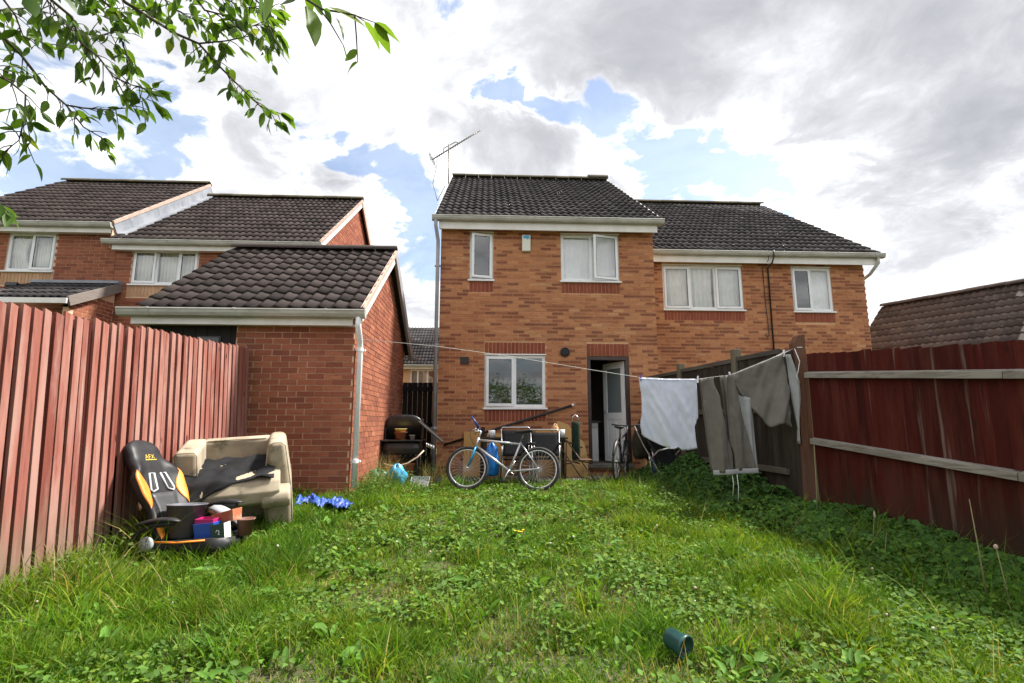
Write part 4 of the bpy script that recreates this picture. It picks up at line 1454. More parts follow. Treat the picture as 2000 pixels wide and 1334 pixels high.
t = 0.0
k = 0
while t < rlen2:
    wd = random.uniform(.098, .112)
    c = ra0 + ru * (t + wd / 2)
    zt = 1.865 + rf_z(t) + random.uniform(-.012, .006)
    zb = .16 + rf_z(t)
    mtx = Matrix.Translation((c.x, c.y, 0)) @ Matrix.Rotation(rang + .035, 4, 'Z')
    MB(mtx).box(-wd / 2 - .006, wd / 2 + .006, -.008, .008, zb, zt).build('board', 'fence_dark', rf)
    t += wd
    k += 1


def rail(par, a, b, z0, z1, w, h, mat, off, nrm, name='rail'):
    """bevelled rail between two ground points, proud of the boards by off"""
    a3 = Vector((a.x + nrm.x * off, a.y + nrm.y * off, z0))
    b3 = Vector((b.x + nrm.x * off, b.y + nrm.y * off, z1))
    d = b3 - a3
    m = MB(frame_z(a3, d))
    L = d.length
    m.prism([(-h / 2, -w / 2), (h / 2, -w / 2), (h / 2 - .015, w / 2), (-h / 2, w / 2)], (0, 0, 0), (1, 0, 0), (0, 1, 0), (0, 0, L))
    return m.build(name, mat, par, bevel=.004)


# two lengths to each rail, butted at an inner joint
for (z, hh) in ((1.63, .072), (.905, .072)):
    for ta, tb in ((.0, 2.02), (2.025, rlen2)):
        rail(rf, ra0 + ru * ta, ra0 + ru * tb, z + rf_z(ta), z + rf_z(tb), .055, hh, 'wood_grey', .042, rn)
rail(rf, ra0, ra1, .11, .11 + rf_z(rlen2), .03, .17, 'wood_old', .03, rn, 'gravel_board')
bp_ = MB()
bpos = Vector((3.55, 5.66))
bp_.prism([(-.062, 0), (.062, 0), (.062, 2.10), (-.01, 2.09), (-.062, 2.0)], (bpos.x, bpos.y - .06, 0.0), (1, -.12, 0), (.008, 0, 1), (0.01, .12, 0))
bp_.build('post', 'post_brown', rf, bevel=.004, label='tall brown corner post with a slanted top')
MB().box(3.585, 3.66, 5.60, 5.67, 0, 1.80).build('post', 'post_old', rf, bevel=.004)

# grey weathered fence running back to the house
gf_ = thing('weathered_fence', 'weathered brown-grey board fence with posts behind the washing', 'fence', (3.3, 7.8, 0.1))
g0, g1 = Vector((3.49, 5.80)), Vector((3.10, 9.95))
gl = (g1 - g0).length
gu = (g1 - g0) / gl
gn = Vector((-gu.y, gu.x))
if gn.x > 0:
    gn = -gn
gang = math.atan2(gu.y, gu.x)
posts_t = [0.98, 2.60]
t = -0.15
while t < gl - .05:
    wd = random.uniform(.085, .10)
    c = g0 + gu * (t + wd / 2)
    zt = 1.93 + .015 * math.sin(t * 3) + random.uniform(-.01, .01)
    mtx = Matrix.Translation((c.x, c.y, 0)) @ Matrix.Rotation(gang + random.uniform(-.05, .05), 4, 'Z')
    MB(mtx).box(-wd / 2, wd / 2, -.007, .007, .02, zt).build('board', 'wood_old', gf_)
    t += wd + random.uniform(-.001, .006)
ends = [0.0] + posts_t + [gl]
for i in range(3):
    a, b = g0 + gu * (ends[i] + .05), g0 + gu * (ends[i + 1] - .05)
    for z, hh in ((1.94, .06), (1.25, .075), (.55, .075)):
        rail(gf_, a, b, z, z + .01, .05, hh, 'rail_old', .034 if z < 1.9 else .0, gn)
for tp, zt in zip(posts_t, (2.09, 2.07)):
    c = g0 + gu * tp
    MB(Matrix.Translation((c.x, c.y, 0)) @ Matrix.Rotation(gang, 4, 'Z')).box(-.05, .05, -.05, .05, 0, zt).build('post', 'post_old', gf_, bevel=.006)

# dark side gate between garage and house
sg = thing('side_gate', 'black boarded side gate between garage and house', 'gate', (-1.35, 10.45, 0.1))
MT['gate'] = wood_mat('near-black gate', [(0, (.012, .011, .011)), (1, (.02, .018, .017))], grain=(.006, .006, .006), grain_amt=.4)
for k in range(7):
    MB().box(-1.685 + k * .10, -1.59 + k * .10, 10.46, 10.48, .08, 1.90).build('board', 'gate', sg)
for z in (.35, 1.0, 1.72):
    MB().box(-1.685, -.99, 10.43, 10.459, z, z + .09).build('rail', 'gate', sg)

# ------------------------------------------------------------------ left-hand junk: gaming chair, tubs, armchair
MT['chair_black'] = M('black leatherette', (.013, .013, .015), .48, spec=.3, col2=(.02, .02, .022), nscale=12, bump=.25, bscale=220, bdist=.001)
MT['chair_grey'] = M('dark grey leatherette', (.04, .041, .046), .45, col2=(.055, .055, .06), nscale=9, bump=.25, bscale=220, bdist=.001)
MT['orange'] = M('orange leatherette', (.80, .26, .03), .42, col2=(.72, .21, .025), nscale=9)
MT['gold'] = M('gold print', (.62, .40, .07), .4)
MT['silver_pl'] = M('silver plastic', (.42, .43, .46), .35)


def loft(rings, closed_ends=True):
    """rings: list of lists of points (same count)"""
    m = MB()
    n = len(rings[0])
    vs = [p for r_ in rings for p in r_]
    fs = []
    for i in range(len(rings) - 1):
        for j in range(n):
            fs.append((i * n + j, i * n + (j + 1) % n, (i + 1) * n + (j + 1) % n, (i + 1) * n + j))
    if closed_ends:
        fs.append(tuple(range(n - 1, -1, -1)))
        fs.append(tuple((len(rings) - 1) * n + j for j in range(n)))
    return vs, fs


def interp(tab, h):
    for (a, va), (b, vb) in zip(tab, tab[1:]):
        if h <= b:
            t_ = 0 if b == a else (h - a) / (b - a)
            t_ = max(0, min(1, t_))
            t_ = t_ * t_ * (3 - 2 * t_)
            return va + (vb - va) * t_
    return tab[-1][1]


cpos = Vector((-2.50, 4.42))
cz0 = G(cpos.x, cpos.y)
CH = thing('gaming_chair', 'black and orange gaming chair without legs leaning on the red fence', 'chair', (cpos.x, cpos.y, cz0))
fwd = Vector((.99, -.10, 0)).normalized()
side = Vector((0, 0, 1)).cross(fwd)          # left of the chair is +side ; right is -side
cm = Matrix(((-side.x, fwd.x, 0, cpos.x), (-side.y, fwd.y, 0, cpos.y), (0, 0, 1, cz0 + .03), (0, 0, 0, 1)))
bm_ = cm @ Matrix.Translation((0, .02, .06)) @ Matrix.Rotation(R(29), 4, 'X') @ Matrix.Rotation(R(-3), 4, 'Y')
WT = [(0, .22), (.10, .235), (.25, .215), (.42, .255), (.54, .262), (.64, .20), (.74, .172), (.82, .165), (.88, .125), (.90, .06)]
TT = [(0, .045), (.3, .05), (.6, .055), (.8, .05), (.88, .03), (.90, .012)]


def back_pt(h, u, front=True, lift=0.0):
    """u in -1..1 across the back, h height -> local point on the front"""
    w_ = interp(WT, h)
    wing = .085 * max(0, abs(u) - .45) ** 1.3 * (1 if h < .62 else max(0, 1 - (h - .62) / .1))
    y_ = (interp(TT, h) * math.sqrt(max(0, 1 - abs(u) ** 6)) + lift) * (1 if front else -1)
    return Vector((u * w_, y_ + wing * 1.6, h))


rings = []
for i in range(31):
    h = .90 * i / 30
    us = [-1 + 2 * j / 20 for j in range(21)]
    ring = [back_pt(h, u, True) for u in us] + [back_pt(h, u, False) for u in reversed(us[1:-1])]
    rings.append(ring)
vs, fs = loft(rings)
MB(bm_)._add(vs, fs).build('backrest', 'chair_black', CH, smooth=True)


def patch(h0, h1, ulo, uhi, mat, name, par=CH, lift=.004, nh=10, nu=6, mtx=None):
    m = MB(mtx or bm_)

    def fn(a, b):
        h = h0 + (h1 - h0) * a
        l = ulo(h) if callable(ulo) else ulo
        r_ = uhi(h) if callable(uhi) else uhi
        return back_pt(h, l + (r_ - l) * b, True, lift)
    m.grid(fn, nh, nu)
    o = m.build(name, mat, par, smooth=True, solid=.003)
    return o


# orange wings (both sides, bulging out in the middle of the patch) and lower bolsters
for s in (-1, 1):
    patch(.27, .60, (lambda h, s=s: s * .99), (lambda h, s=s: s * (.99 - .42 * math.sin(PI * (h - .27) / .33))), 'orange', 'orange_panel')
    patch(.02, .15, (lambda h, s=s: s * .99), (lambda h, s=s: s * (.99 - .42 * math.sin(PI * (h - .02) / .13))), 'orange', 'orange_panel')
patch(.05, .40, -.52, .52, 'chair_grey', 'centre_panel', lift=.003)
# the two framed openings
for s in (-1, 1):
    pts = [(.57, s * .14), (.57, s * .34), (.43, s * .50), (.41, s * .44), (.43, s * .22)]
    loop = [back_pt(h, u, True, .006) for h, u in pts]
    MB(bm_).tube(loop, .009, 6, closed=True).build('slot_rim', 'silver_pl', CH, smooth=True)
    m = MB(bm_)
    m._add([back_pt(h, u, True, .004) for h, u in pts], [(0, 1, 2, 3, 4) if s > 0 else (4, 3, 2, 1, 0)])
    m.build('slot', 'black_pl', CH)


def text_mesh(txt, size, mtx, name, mat, par, ext=.001, shear=0.0):
    cu = bpy.data.curves.new(name, 'FONT')
    cu.body = txt
    cu.size = size
    cu.extrude = ext
    cu.shear = shear
    cu.align_x = 'CENTER'
    tmp = bpy.data.objects.new(name + '_tmp', cu)
    me = bpy.data.meshes.new_from_object(tmp)
    bpy.data.objects.remove(tmp)
    m = MB(mtx)
    m._add([v.co.copy() for v in me.vertices], [tuple(p.vertices) for p in me.polygons])
    bpy.data.meshes.remove(me)
    return m.build(name, mat, par)


lo_ = back_pt(.705, .05, True, .003)
lm = bm_ @ Matrix.Translation(lo_) @ Matrix.Rotation(R(180), 4, 'Z') @ Matrix.Rotation(R(90), 4, 'X')
text_mesh('AFX', .055, lm, 'logo', 'gold', CH)
MB(lm).box(-.058, .062, -.014, -.006, 0, .002).build('logo_bar', 'gold', CH)
# seat
sm_ = cm @ Matrix.Translation((0, 0, .03)) @ Matrix.Rotation(R(4), 4, 'X')
rings = []
for i in range(19):
    a = i / 18
    yy = -.05 + .60 * a
    hw = .245 * (1 - .10 * a) * (1 if a < .85 else math.sqrt(max(.05, 1 - ((a - .85) / .15) ** 2)))
    th = .06 * (1 if a < .8 else math.sqrt(max(.06, 1 - ((a - .8) / .2) ** 2)))
    ring = []
    for j in range(24):
        an = 2 * PI * j / 24
        cx, sx = math.cos(an), math.sin(an)
        ex = math.copysign(abs(cx) ** .5, cx)
        ez = math.copysign(abs(sx) ** .6, sx)
        bol = .045 * abs(ex) ** 4 if sx > 0 else 0
        ring.append(Vector((ex * hw, yy, ez * th + bol)))
    rings.append(ring)
vs, fs = loft(rings)
MB(sm_)._add(vs, fs).build('seat', 'chair_black', CH, smooth=True)
MB(sm_).tube([(-.235, .0, .075), (-.245, .2, .06), (-.225, .42, .06)], .008, 6).build('orange_piping', 'orange', CH, smooth=True)
MB(sm_).tube([(.235, .0, .075), (.245, .2, .06), (.225, .42, .06)], .008, 6).build('orange_piping', 'orange', CH, smooth=True)
# recliner covers and armrests
for s in (-1, 1):
    MB(cm).lathe([(.05, -.02), (.055, .0), (.045, .02), (.001, .026)], 16, (s * .285, 0, .10), Matrix.Rotation(s * R(90), 3, 'Y')).build('recliner_cover', 'silver_pl', CH, smooth=True)
    am_ = cm @ Matrix.Translation((0, -.13 if s > 0 else 0, -.05 if s > 0 else 0))
    ar = MB(am_)
    ar.tube([(s * .30, .02, -.02), (s * .31, .01, .12), (s * .31, .08, .24), (s * .30, .18, .29), (s * .29, .34, .305)], [.016, .018, .02, .024, .02], 10)
    arm = ar.build('armrest', 'chair_black', CH, smooth=True)
    rings = []
    for i in range(9):
        a = i / 8
        k = math.sqrt(max(.08, 1 - (2 * a - 1) ** 4))
        rings.append([Vector((s * .295 + .045 * k * math.cos(2 * PI * j / 12), .03 + .36 * a, .28 + .05 * math.sin(a * 2.2) + .018 * k * math.sin(2 * PI * j / 12))) for j in range(12)])
    vs, fs = loft(rings)
    MB(am_)._add(vs, fs).build('arm_pad', 'chair_black', arm, smooth=True)


def tub(name, label, cat, c, r0, r1, h, mat, rot=None, lip=.008, n=24, wall=.004, grp=None):
    m = MB()
    m.lathe([(r0 * .2, 0), (r0, 0), (r1, h), (r1 + lip, h), (r1 + lip, h + .006), (r1 - wall, h + .006), (r0 - wall, wall), (.001, wall)], n, c, rot)
    o = m.build(name, mat, None, smooth=False)
    me = o.data
    tag(o, label, cat, grp)
    for p in me.polygons:
        p.use_smooth = True
    return o


MT['bucket'] = M('grey plastic bucket', (.10, .105, .125), .4, col2=(.13, .135, .155), nscale=8)
MT['pale_grey'] = M('grey plastic lid', (.33, .345, .38), .3, col2=(.40, .41, .44), nscale=6)
MT['magenta'] = M('magenta plastic', (.42, .02, .13), .4)
MT['blue_pl'] = M('blue plastic', (.02, .085, .42), .35)
MT['green_box'] = M('dark green card', (.018, .055, .04), .55)
MT['white_card'] = M('white card', (.72, .72, .70), .6)
MT['terracotta'] = M('terracotta', (.38, .115, .05), .75, col2=(.32, .10, .05), nscale=9, grime=(.42, .28, .2), gscale=10)


def L(x, y_, z):
    """local chair coordinates -> world"""
    return cm @ Vector((x, y_, z))


sz = .105        # top of the seat in chair coordinates
bq = L(.06, .13, sz + .005)
tub('bucket', 'dark grey bucket standing on the seat of the gaming chair', 'bucket', bq, .105, .14, .24, 'bucket', Matrix.Rotation(R(-4), 3, 'X'))
lid = MB().lathe([(.15, 0), (.155, .012), (.14, .05), (.10, .075), (.05, .085), (.001, .087)], 28, L(-.15, .32, .20), Matrix.Rotation(R(28), 3, 'Y') @ Matrix.Rotation(R(-30), 3, 'X')).build('tub_lid', 'pale_grey', None, smooth=True)
tag(lid, 'domed pale grey plastic lid lying behind the grey bucket', 'lid')


def openbox(name, label, cat, mtx, w, d, h, mat, wall=.004, taper=.88, inner=None, parts=None):
    m = MB(mtx)

    def rect(z, s, inset=0):
        return [(-w / 2 * s + inset, -d / 2 * s + inset, z), (w / 2 * s - inset, -d / 2 * s + inset, z), (w / 2 * s - inset, d / 2 * s - inset, z), (-w / 2 * s + inset, d / 2 * s - inset, z)]
    vs = rect(0, taper) + rect(h, 1) + rect(h, 1, wall) + rect(wall, taper, wall)
    fs = [(3, 2, 1, 0)]
    for a in (0, 4, 8):
        for j in range(4):
            fs.append((a + j, a + (j + 1) % 4, a + 4 + (j + 1) % 4, a + 4 + j))
    fs.append((12, 13, 14, 15))
    m._add(vs, fs)
    o = m.build(name, mat, None, bevel=.003)
    tag(o, label, cat)
    return o


ca = math.atan2(fwd.y, fwd.x)
bxm = Matrix.Translation(L(.08, .345, sz + .006)) @ Matrix.Rotation(ca + .05, 4, 'Z') @ Matrix.Rotation(R(-5), 4, 'Y')
openbox('blue_tub', 'small bright blue plastic tub beside the grey bucket', 'tub', bxm, .16, .13, .115, 'blue_pl')
openbox('magenta_tub', 'magenta plastic tub nested in the blue tub', 'tub', bxm @ Matrix.Translation((-.012, .012, .055)) @ Matrix.Rotation(R(4), 4, 'Y'), .145, .115, .09, 'magenta', taper=.95)
gm2 = Matrix.Translation(L(.10, .465, sz + .0)) @ Matrix.Rotation(ca + .10, 4, 'Z') @ Matrix.Rotation(R(-8), 4, 'Y')
gb = openbox('green_carton', 'dark green carton with a white curl printed on it on the chair seat', 'carton', gm2, .10, .10, .12, 'green_box', taper=1.0)
MB(gm2).box(.0505, .0515, -.05, .05, 0.0, .12).build('white_side', 'white_card', gb)
MB(gm2).tube([(-.012, -.0512, .062), (-.004, -.0512, .074), (.010, -.0512, .070), (.012, -.0512, .056), (.004, -.0512, .046), (.014, -.0512, .040)], .0035, 5).build('printed_curl', 'white_card', gb)
tm = Matrix.Translation(L(-.02, .44, sz + .10)) @ Matrix.Rotation(ca - .15, 4, 'Z') @ Matrix.Rotation(R(-16), 4, 'Y')
openbox('terracotta_trough', 'terracotta-coloured trough propped behind the green carton', 'planter', tm, .20, .11, .09, 'terracotta', taper=.85)
tub('brown_pot', 'small dull brown pot at the far end of the chair seat', 'pot', L(-.06, .56, sz - .0), .05, .065, .12, M('dull brown', (.16, .07, .05), .7))

# armchair behind
MT['uphol'] = M('soiled beige upholstery', (.38, .32, .235), .92, col2=(.27, .22, .155), nscale=4, lo=.38, hi=.68, grime=(.10, .09, .05), gscale=3.6, glo=.52, ghi=.70, bump=.35, bscale=240, bdist=.002)
ath = R(20)
FL = Vector((-2.80, 5.03, 0))
abz = G(-2.4, 5.3) - .06
am = Matrix.Translation((FL.x, FL.y, abz)) @ Matrix.Rotation(ath, 4, 'Z') @ Matrix.Rotation(R(-3.5), 4, 'Y') @ Matrix.Rotation(R(10), 4, 'X')
AC = thing('armchair', 'soiled beige upholstered armchair dumped against the garage wall', 'armchair', (FL.x + .4, FL.y + .3, abz))


def soft(mb_, name, mat, par, bev=.05, seg=3, label=None):
    o = mb_.build(name, mat, par, smooth=True, label=label)
    md = o.modifiers.new('b', 'BEVEL')
    md.width = bev
    md.segments = seg
    md.limit_method = 'ANGLE'
    md.angle_limit = R(35)
    md2 = o.modifiers.new('n', 'WEIGHTED_NORMAL')
    return o


soft(MB(am).box(0.0, .19, -.17, .46, .08, .84), 'arm', 'uphol', AC, .045)
ra_ = MB(am)
ra_.prism([(.0, .0), (.25, .0), (.235, .42), (.18, .86), (.03, .86), (-.01, .42)], (.72, -.08, 0.0), (1, 0, 0), (0, 0, 1), (0, .56, 0))
soft(ra_, 'arm', 'uphol', AC, .05)
soft(MB(am).box(.15, .78, .33, .50, .08, .83), 'backrest', 'uphol', AC, .045)
soft(MB(am).box(.14, .78, .02, .36, .10, .40), 'seat_base', 'uphol', AC, .03)
# piped seams
seam = []
for pts in ([(.004, -.172, .12), (.004, -.172, .80), (.03, -.172, .835), (.16, -.172, .835), (.186, -.172, .80), (.186, -.172, .30)],
            [(.735, -.083, .06), (.715, -.083, .42), (.752, -.083, .82), (.80, -.083, .855), (.87, -.083, .855), (.905, -.083, .82), (.952, -.083, .42), (.962, -.083, .06)],
            [(.20, .345, .822), (.45, .338, .826), (.72, .345, .822)], [(.16, .328, .60), (.45, .325, .597), (.75, .328, .60)]):
    MB(am).tube(pts, .006, 6).build('piping', 'uphol', AC, smooth=True)
for p in ((.06, .04), (.88, .04), (.06, .42), (.88, .42)):
    MB(am).lathe([(.018, -.02), (.024, .09)], 10, (p[0], p[1], 0)).build('leg', 'black_pl', AC)
cum = am @ Matrix.Translation((.40, .02, .52)) @ Matrix.Rotation(R(9), 4, 'X')
CU = thing('upturned_cushion', 'upturned seat section with rounded front and torn black lining in the armchair', 'cushion', tuple(cum @ Vector((0, 0, -.1))))
rings = []
for i in range(15):
    a = i / 14
    xx = -.46 + .92 * a
    k = 1 if .06 < a < .94 else .93
    prof = [(-.02, .10), (-.20, .105), (-.30, .08), (-.36, .0), (-.35, -.10), (-.27, -.17), (-.12, -.19), (.10, -.17), (.24, -.12), (.25, .0), (.24, .10), (.10, .10)]
    rings.append([Vector((xx, p[0] * k, p[1] * k)) for p in prof])
vs, fs = loft(rings)
soft(MB(cum)._add(vs, fs), 'cushion_body', 'uphol', CU, .012)
soft(MB(cum).prism([(-.34, -.02), (-.38, -.09), (-.33, -.18), (-.15, -.20), (-.12, -.03)], (.30, 0, 0), (0, 1, 0), (0, 0, 1), (.25, 0, 0)), 'front_roll', 'uphol', CU, .03)


def sheet(mtx, fn, nu, nv, name, mat, par, solid=.004):
    return MB(mtx).grid(fn, nu, nv).build(name, mat, par, smooth=True, solid=solid)


from mathutils import noise as _mn


def nz0(a, b, c):
    return _mn.noise(Vector((a, b, c)))


def lining(a, b):
    x_ = -.46 + .87 * a
    t_ = b * (1.02 + .75 * max(0, .62 - a))
    y_ = .235 - .53 * min(1, t_)
    z_ = .122 + .05 * nz0(a * 4 + b * 2, b * 3, 1) + .022 * nz0(a * 11 + b * 6, b * 5, 3)
    if t_ > 1:
        ov = (t_ - 1)
        y_ -= .10 * min(1, ov * 4)
        z_ -= .62 * ov
    return (x_, y_, z_)


sheet(cum, lining, 26, 30, 'black_lining', 'black_fab', CU)
MB(cum).tube([(-.45, -.05, .126), (-.3, -.02, .130), (-.2, .0, .127)], .006, 5).build('pale_piping', M('pale piping', (.62, .45, .2), .7), CU, smooth=True)
# broken wooden stick between chair and armchair
st = MB().tube([am @ Vector((.03, -.30, .50)), am @ Vector((.12, -.40, .12))], [.012, .014], 8).build('stick', 'wood_grey', None, smooth=True)
tag(st, 'grey wooden stick leaning between gaming chair and armchair', 'stick')

# blue tarpaulin scrap on the grass
MT['tarp'] = M('blue tarpaulin', (.012, .05, .30), .5, col2=(.03, .10, .42), nscale=10, grime=(.5, .55, .7), gscale=16, glo=.64, ghi=.72)
tp0 = Vector((-2.0, 6.05, 0))
tz = G(tp0.x, tp0.y)


def tarp(a, b):
    x_ = tp0.x - .12 + .62 * a
    y_ = tp0.y - .15 + .34 * b + .06 * math.sin(a * 5)
    z_ = tz + .13 + .09 * nz0(a * 5, b * 3, 2) + .06 * abs(nz0(a * 11, b * 7, 5)) + .035 * nz0(a * 24, b * 15, 6) - .04 * a
    y_ += .08 * nz0(a * 6, b * 4, 9)
    return (x_, y_, z_)


tg = MB().grid(tarp, 60, 34).build('tarpaulin', 'tarp', None, smooth=True, solid=.003)
tag(tg, 'crumpled blue tarpaulin on the grass beside the armchair', 'tarpaulin')

# ------------------------------------------------------------------ bicycles
MT['bike_silver'] = M('silver bicycle paint', (.62, .63, .66), .28, metal=.6, col2=(.5, .5, .53), nscale=14)
MT['bike_blue'] = M('blue bicycle paint', (.03, .28, .52), .25, metal=.3)
MT['alu'] = M('aluminium rim', (.68, .68, .69), .3, metal=.85)
MT['navy'] = M('navy paint', (.02, .05, .22), .35)


def bicycle(name, label, mtx, loc, mats, R_=.325, base=1.07, turn=-20, saddle=.92, bars=1.02, barends=True, grp=None):
    """local frame: x forward (front wheel at +x), z up, y to the left; rear hub at the origin + R_"""
    fm, fk, sdl = mats
    B = thing(name, label, 'bicycle', loc, grp)

    def mb(mt=mtx):
        return MB(mt)
    rear = Vector((0, 0, R_))
    front = Vector((base, 0, R_))
    steer = mtx @ Matrix.Translation((base - .06, 0, R_)) @ Matrix.Rotation(R(turn), 4, 'Z') @ Matrix.Translation((-(base - .06), 0, -R_))

    def wheel(c, mt, sprocket):
        ring = [(c.x + (R_ - .022) * math.cos(2 * PI * k / 40), 0, c.z + (R_ - .022) * math.sin(2 * PI * k / 40)) for k in range(40)]
        w_ = MB(mt).tube(ring, .022, 8, closed=True).build('wheel', 'rubber', B, smooth=True)
        ring = [(c.x + (R_ - .052) * math.cos(2 * PI * k / 40), 0, c.z + (R_ - .052) * math.sin(2 * PI * k / 40)) for k in range(40)]
        MB(mt).tube(ring, .0115, 6, closed=True).build('rim', 'alu', w_, smooth=True)
        sp = MB(mt)
        for k in range(28):
            a = 2 * PI * k / 28
            s_ = .03 if k % 2 else -.03
            sp.tube([(c.x + .02 * math.cos(a + .9), s_, c.z + .02 * math.sin(a + .9)), (c.x + (R_ - .055) * math.cos(a), 0, c.z + (R_ - .055) * math.sin(a))], .0012, 4, caps=False)
        so = sp.build('spokes', 'alu', w_)
        MB(mt).tube([(c.x, -.06, c.z), (c.x, .06, c.z)], .016, 10).build('hub', 'alu', w_, smooth=True)
        if sprocket:
            m = MB(mt)
            for k in range(6):
                rr = .052 - .004 * k
                m.lathe([(rr, 0), (rr, .003), (.01, .003)], 20, (c.x, -.03 - .0045 * k, c.z), Matrix.Rotation(R(90), 3, 'X'))
            m.build('sprocket', 'dark_steel', w_)
    wheel(rear, mtx, True)
    wheel(front, steer, False)
    bb = Vector((.44, 0, .29))
    st_top = Vector((.27, 0, saddle - .16))
    head_t = Vector((base - .155, 0, bars - .22))
    head_b = Vector((base - .12, 0, bars - .36))
    fr = mb()
    fr.tube([bb, st_top], .0165, 10)
    fr.tube([st_top + Vector((.008, 0, -.03)), head_t + Vector((0, 0, -.03))], .0165, 10)
    fr.tube([bb, head_b + Vector((0, 0, .02))], .019, 10)
    fr.tube([head_b, head_t], .021, 10)
    for s in (-1, 1):
        fr.tube([bb + Vector((-.02, s * .02, 0)), bb + Vector((-.10, s * .05, .0)), rear + Vector((0, s * .058, 0))], .010, 8)
        fr.tube([st_top + Vector((.0, s * .012, -.02)), Vector((.16, s * .045, .56)), rear + Vector((0, s * .058, 0))], .008, 8)
    fr.tube([bb + Vector((0, -.035, 0)), bb + Vector((0, .035, 0))], .024, 12)
    fr.build('frame', fm, B, smooth=True)
    fo = MB(steer)
    for s in (-1, 1):
        fo.tube([head_b + Vector((.005, s * .045, -.01)), head_b + Vector((.055, s * .05, -.16)), front + Vector((0, s * .05, 0))], [.016, .015, .010], 10)
    fo.tube([head_b + Vector((.003, -.05, -.012)), head_b + Vector((.003, .05, -.012))], .016, 10)
    fo.build('fork', fk, B, smooth=True)
    # seat post and saddle
    MB(mtx).tube([st_top, Vector((.225, 0, saddle - .03))], .0135, 10).build('seat_post', 'dark_steel', B, smooth=True)
    rings = []
    for i in range(13):
        a = i / 12
        xx = .225 - .13 + .27 * a
        hw = .078 * (1 - a) ** 1.1 + .022
        if a < .12:
            hw *= .6 + .4 * a / .12
        zz_ = saddle + .018 * (1 - a) - .006 * math.sin(a * PI)
        rings.append([Vector((xx, hw * math.cos(2 * PI * j / 14), zz_ + .028 * (math.sin(2 * PI * j / 14) if math.sin(2 * PI * j / 14) < 0 else .6 * math.sin(2 * PI * j / 14)))) for j in range(14)])
    vs_, fs_ = loft(rings)
    MB(mtx)._add(vs_, fs_).build('saddle', sdl, B, smooth=True)
    # stem, bar, grips, levers
    sb = MB(steer)
    tip = head_t + Vector((-.03, 0, .10))
    clamp = tip + Vector((.06, 0, .02))
    sb.tube([head_t, tip, clamp], .014, 10)
    sb.build('stem', 'alu', B, smooth=True)
    bar = MB(steer).tube([clamp + Vector((-.04, -.28, .02)), clamp + Vector((-.01, -.12, .01)), clamp, clamp + Vector((-.01, .12, .01)), clamp + Vector((-.04, .28, .02))], .0125, 10).build('handlebar', 'black_pl', B, smooth=True)
    for s in (-1, 1):
        MB(steer).tube([clamp + Vector((-.02, s * .17, .015)), clamp + Vector((-.04, s * .285, .02))], .0175, 10).build('grip', 'rubber', bar, smooth=True)
        MB(steer).tube([clamp + Vector((.0, s * .15, .0)), clamp + Vector((.05, s * .17, -.02)), clamp + Vector((.055, s * .24, -.03))], .007, 6).build('brake_lever', 'black_pl', bar, smooth=True)
        if barends:
            MB(steer).tube([clamp + Vector((-.04, s * .28, .02)), clamp + Vector((.02, s * .285, .10)), clamp + Vector((.075, s * .275, .165))], .013, 8).build('bar_end', 'navy', bar, smooth=True)
    MB(steer).tube([clamp + Vector((.02, .1, 0)), clamp + Vector((.11, .06, .0)), clamp + Vector((.10, .02, -.12)), head_b + Vector((.03, .03, .02))], .003, 5).tube([clamp + Vector((.02, -.1, 0)), clamp + Vector((.13, -.06, .01)), clamp + Vector((.09, -.02, -.14)), head_t + Vector((-.1, -.01, -.06))], .003, 5).build('brake_cable', 'black_pl', bar, smooth=True)
    # crank, chain ring, pedals, chain
    cr = MB(mtx)
    cr.lathe([(.085, 0), (.085, .004), (.07, .004), (.07, 0)], 28, bb + Vector((0, -.055, 0)), Matrix.Rotation(R(90), 3, 'X'), cap0=False)
    for k in range(5):
        a = 2 * PI * k / 5
        cr.tube([bb + Vector((0, -.056, 0)), bb + Vector((.075 * math.cos(a), -.056, .075 * math.sin(a)))], .006, 5)
    cro = cr.build('chainring', 'dark_steel', B)
    for s, a in ((-1, R(115)), (1, R(295))):
        e = bb + Vector((.165 * math.cos(a), s * .075, .165 * math.sin(a)))
        MB(mtx).tube([bb + Vector((0, s * .06, 0)), e], .010, 8).build('crank', 'alu', B, smooth=True)
        MB(mtx).box(e.x - .045, e.x + .045, min(e.y, e.y + s * .09), max(e.y, e.y + s * .09), e.z - .012, e.z + .012).build('pedal', 'black_pl', B, bevel=.004)
    MB(mtx).tube([bb + Vector((.0, -.055, .085)), rear + Vector((0, -.045, .045))], .004, 5).tube([bb + Vector((.0, -.055, -.085)), rear + Vector((.02, -.045, -.09)), rear + Vector((0.0, -.045, -.045))], .004, 5).build('chain', 'dark_steel', B)
    MB(mtx).cbox(rear + Vector((.02, -.05, -.085)), (.03, .02, .10)).build('derailleur', 'dark_steel', B, bevel=.004)
    return B, steer, clamp


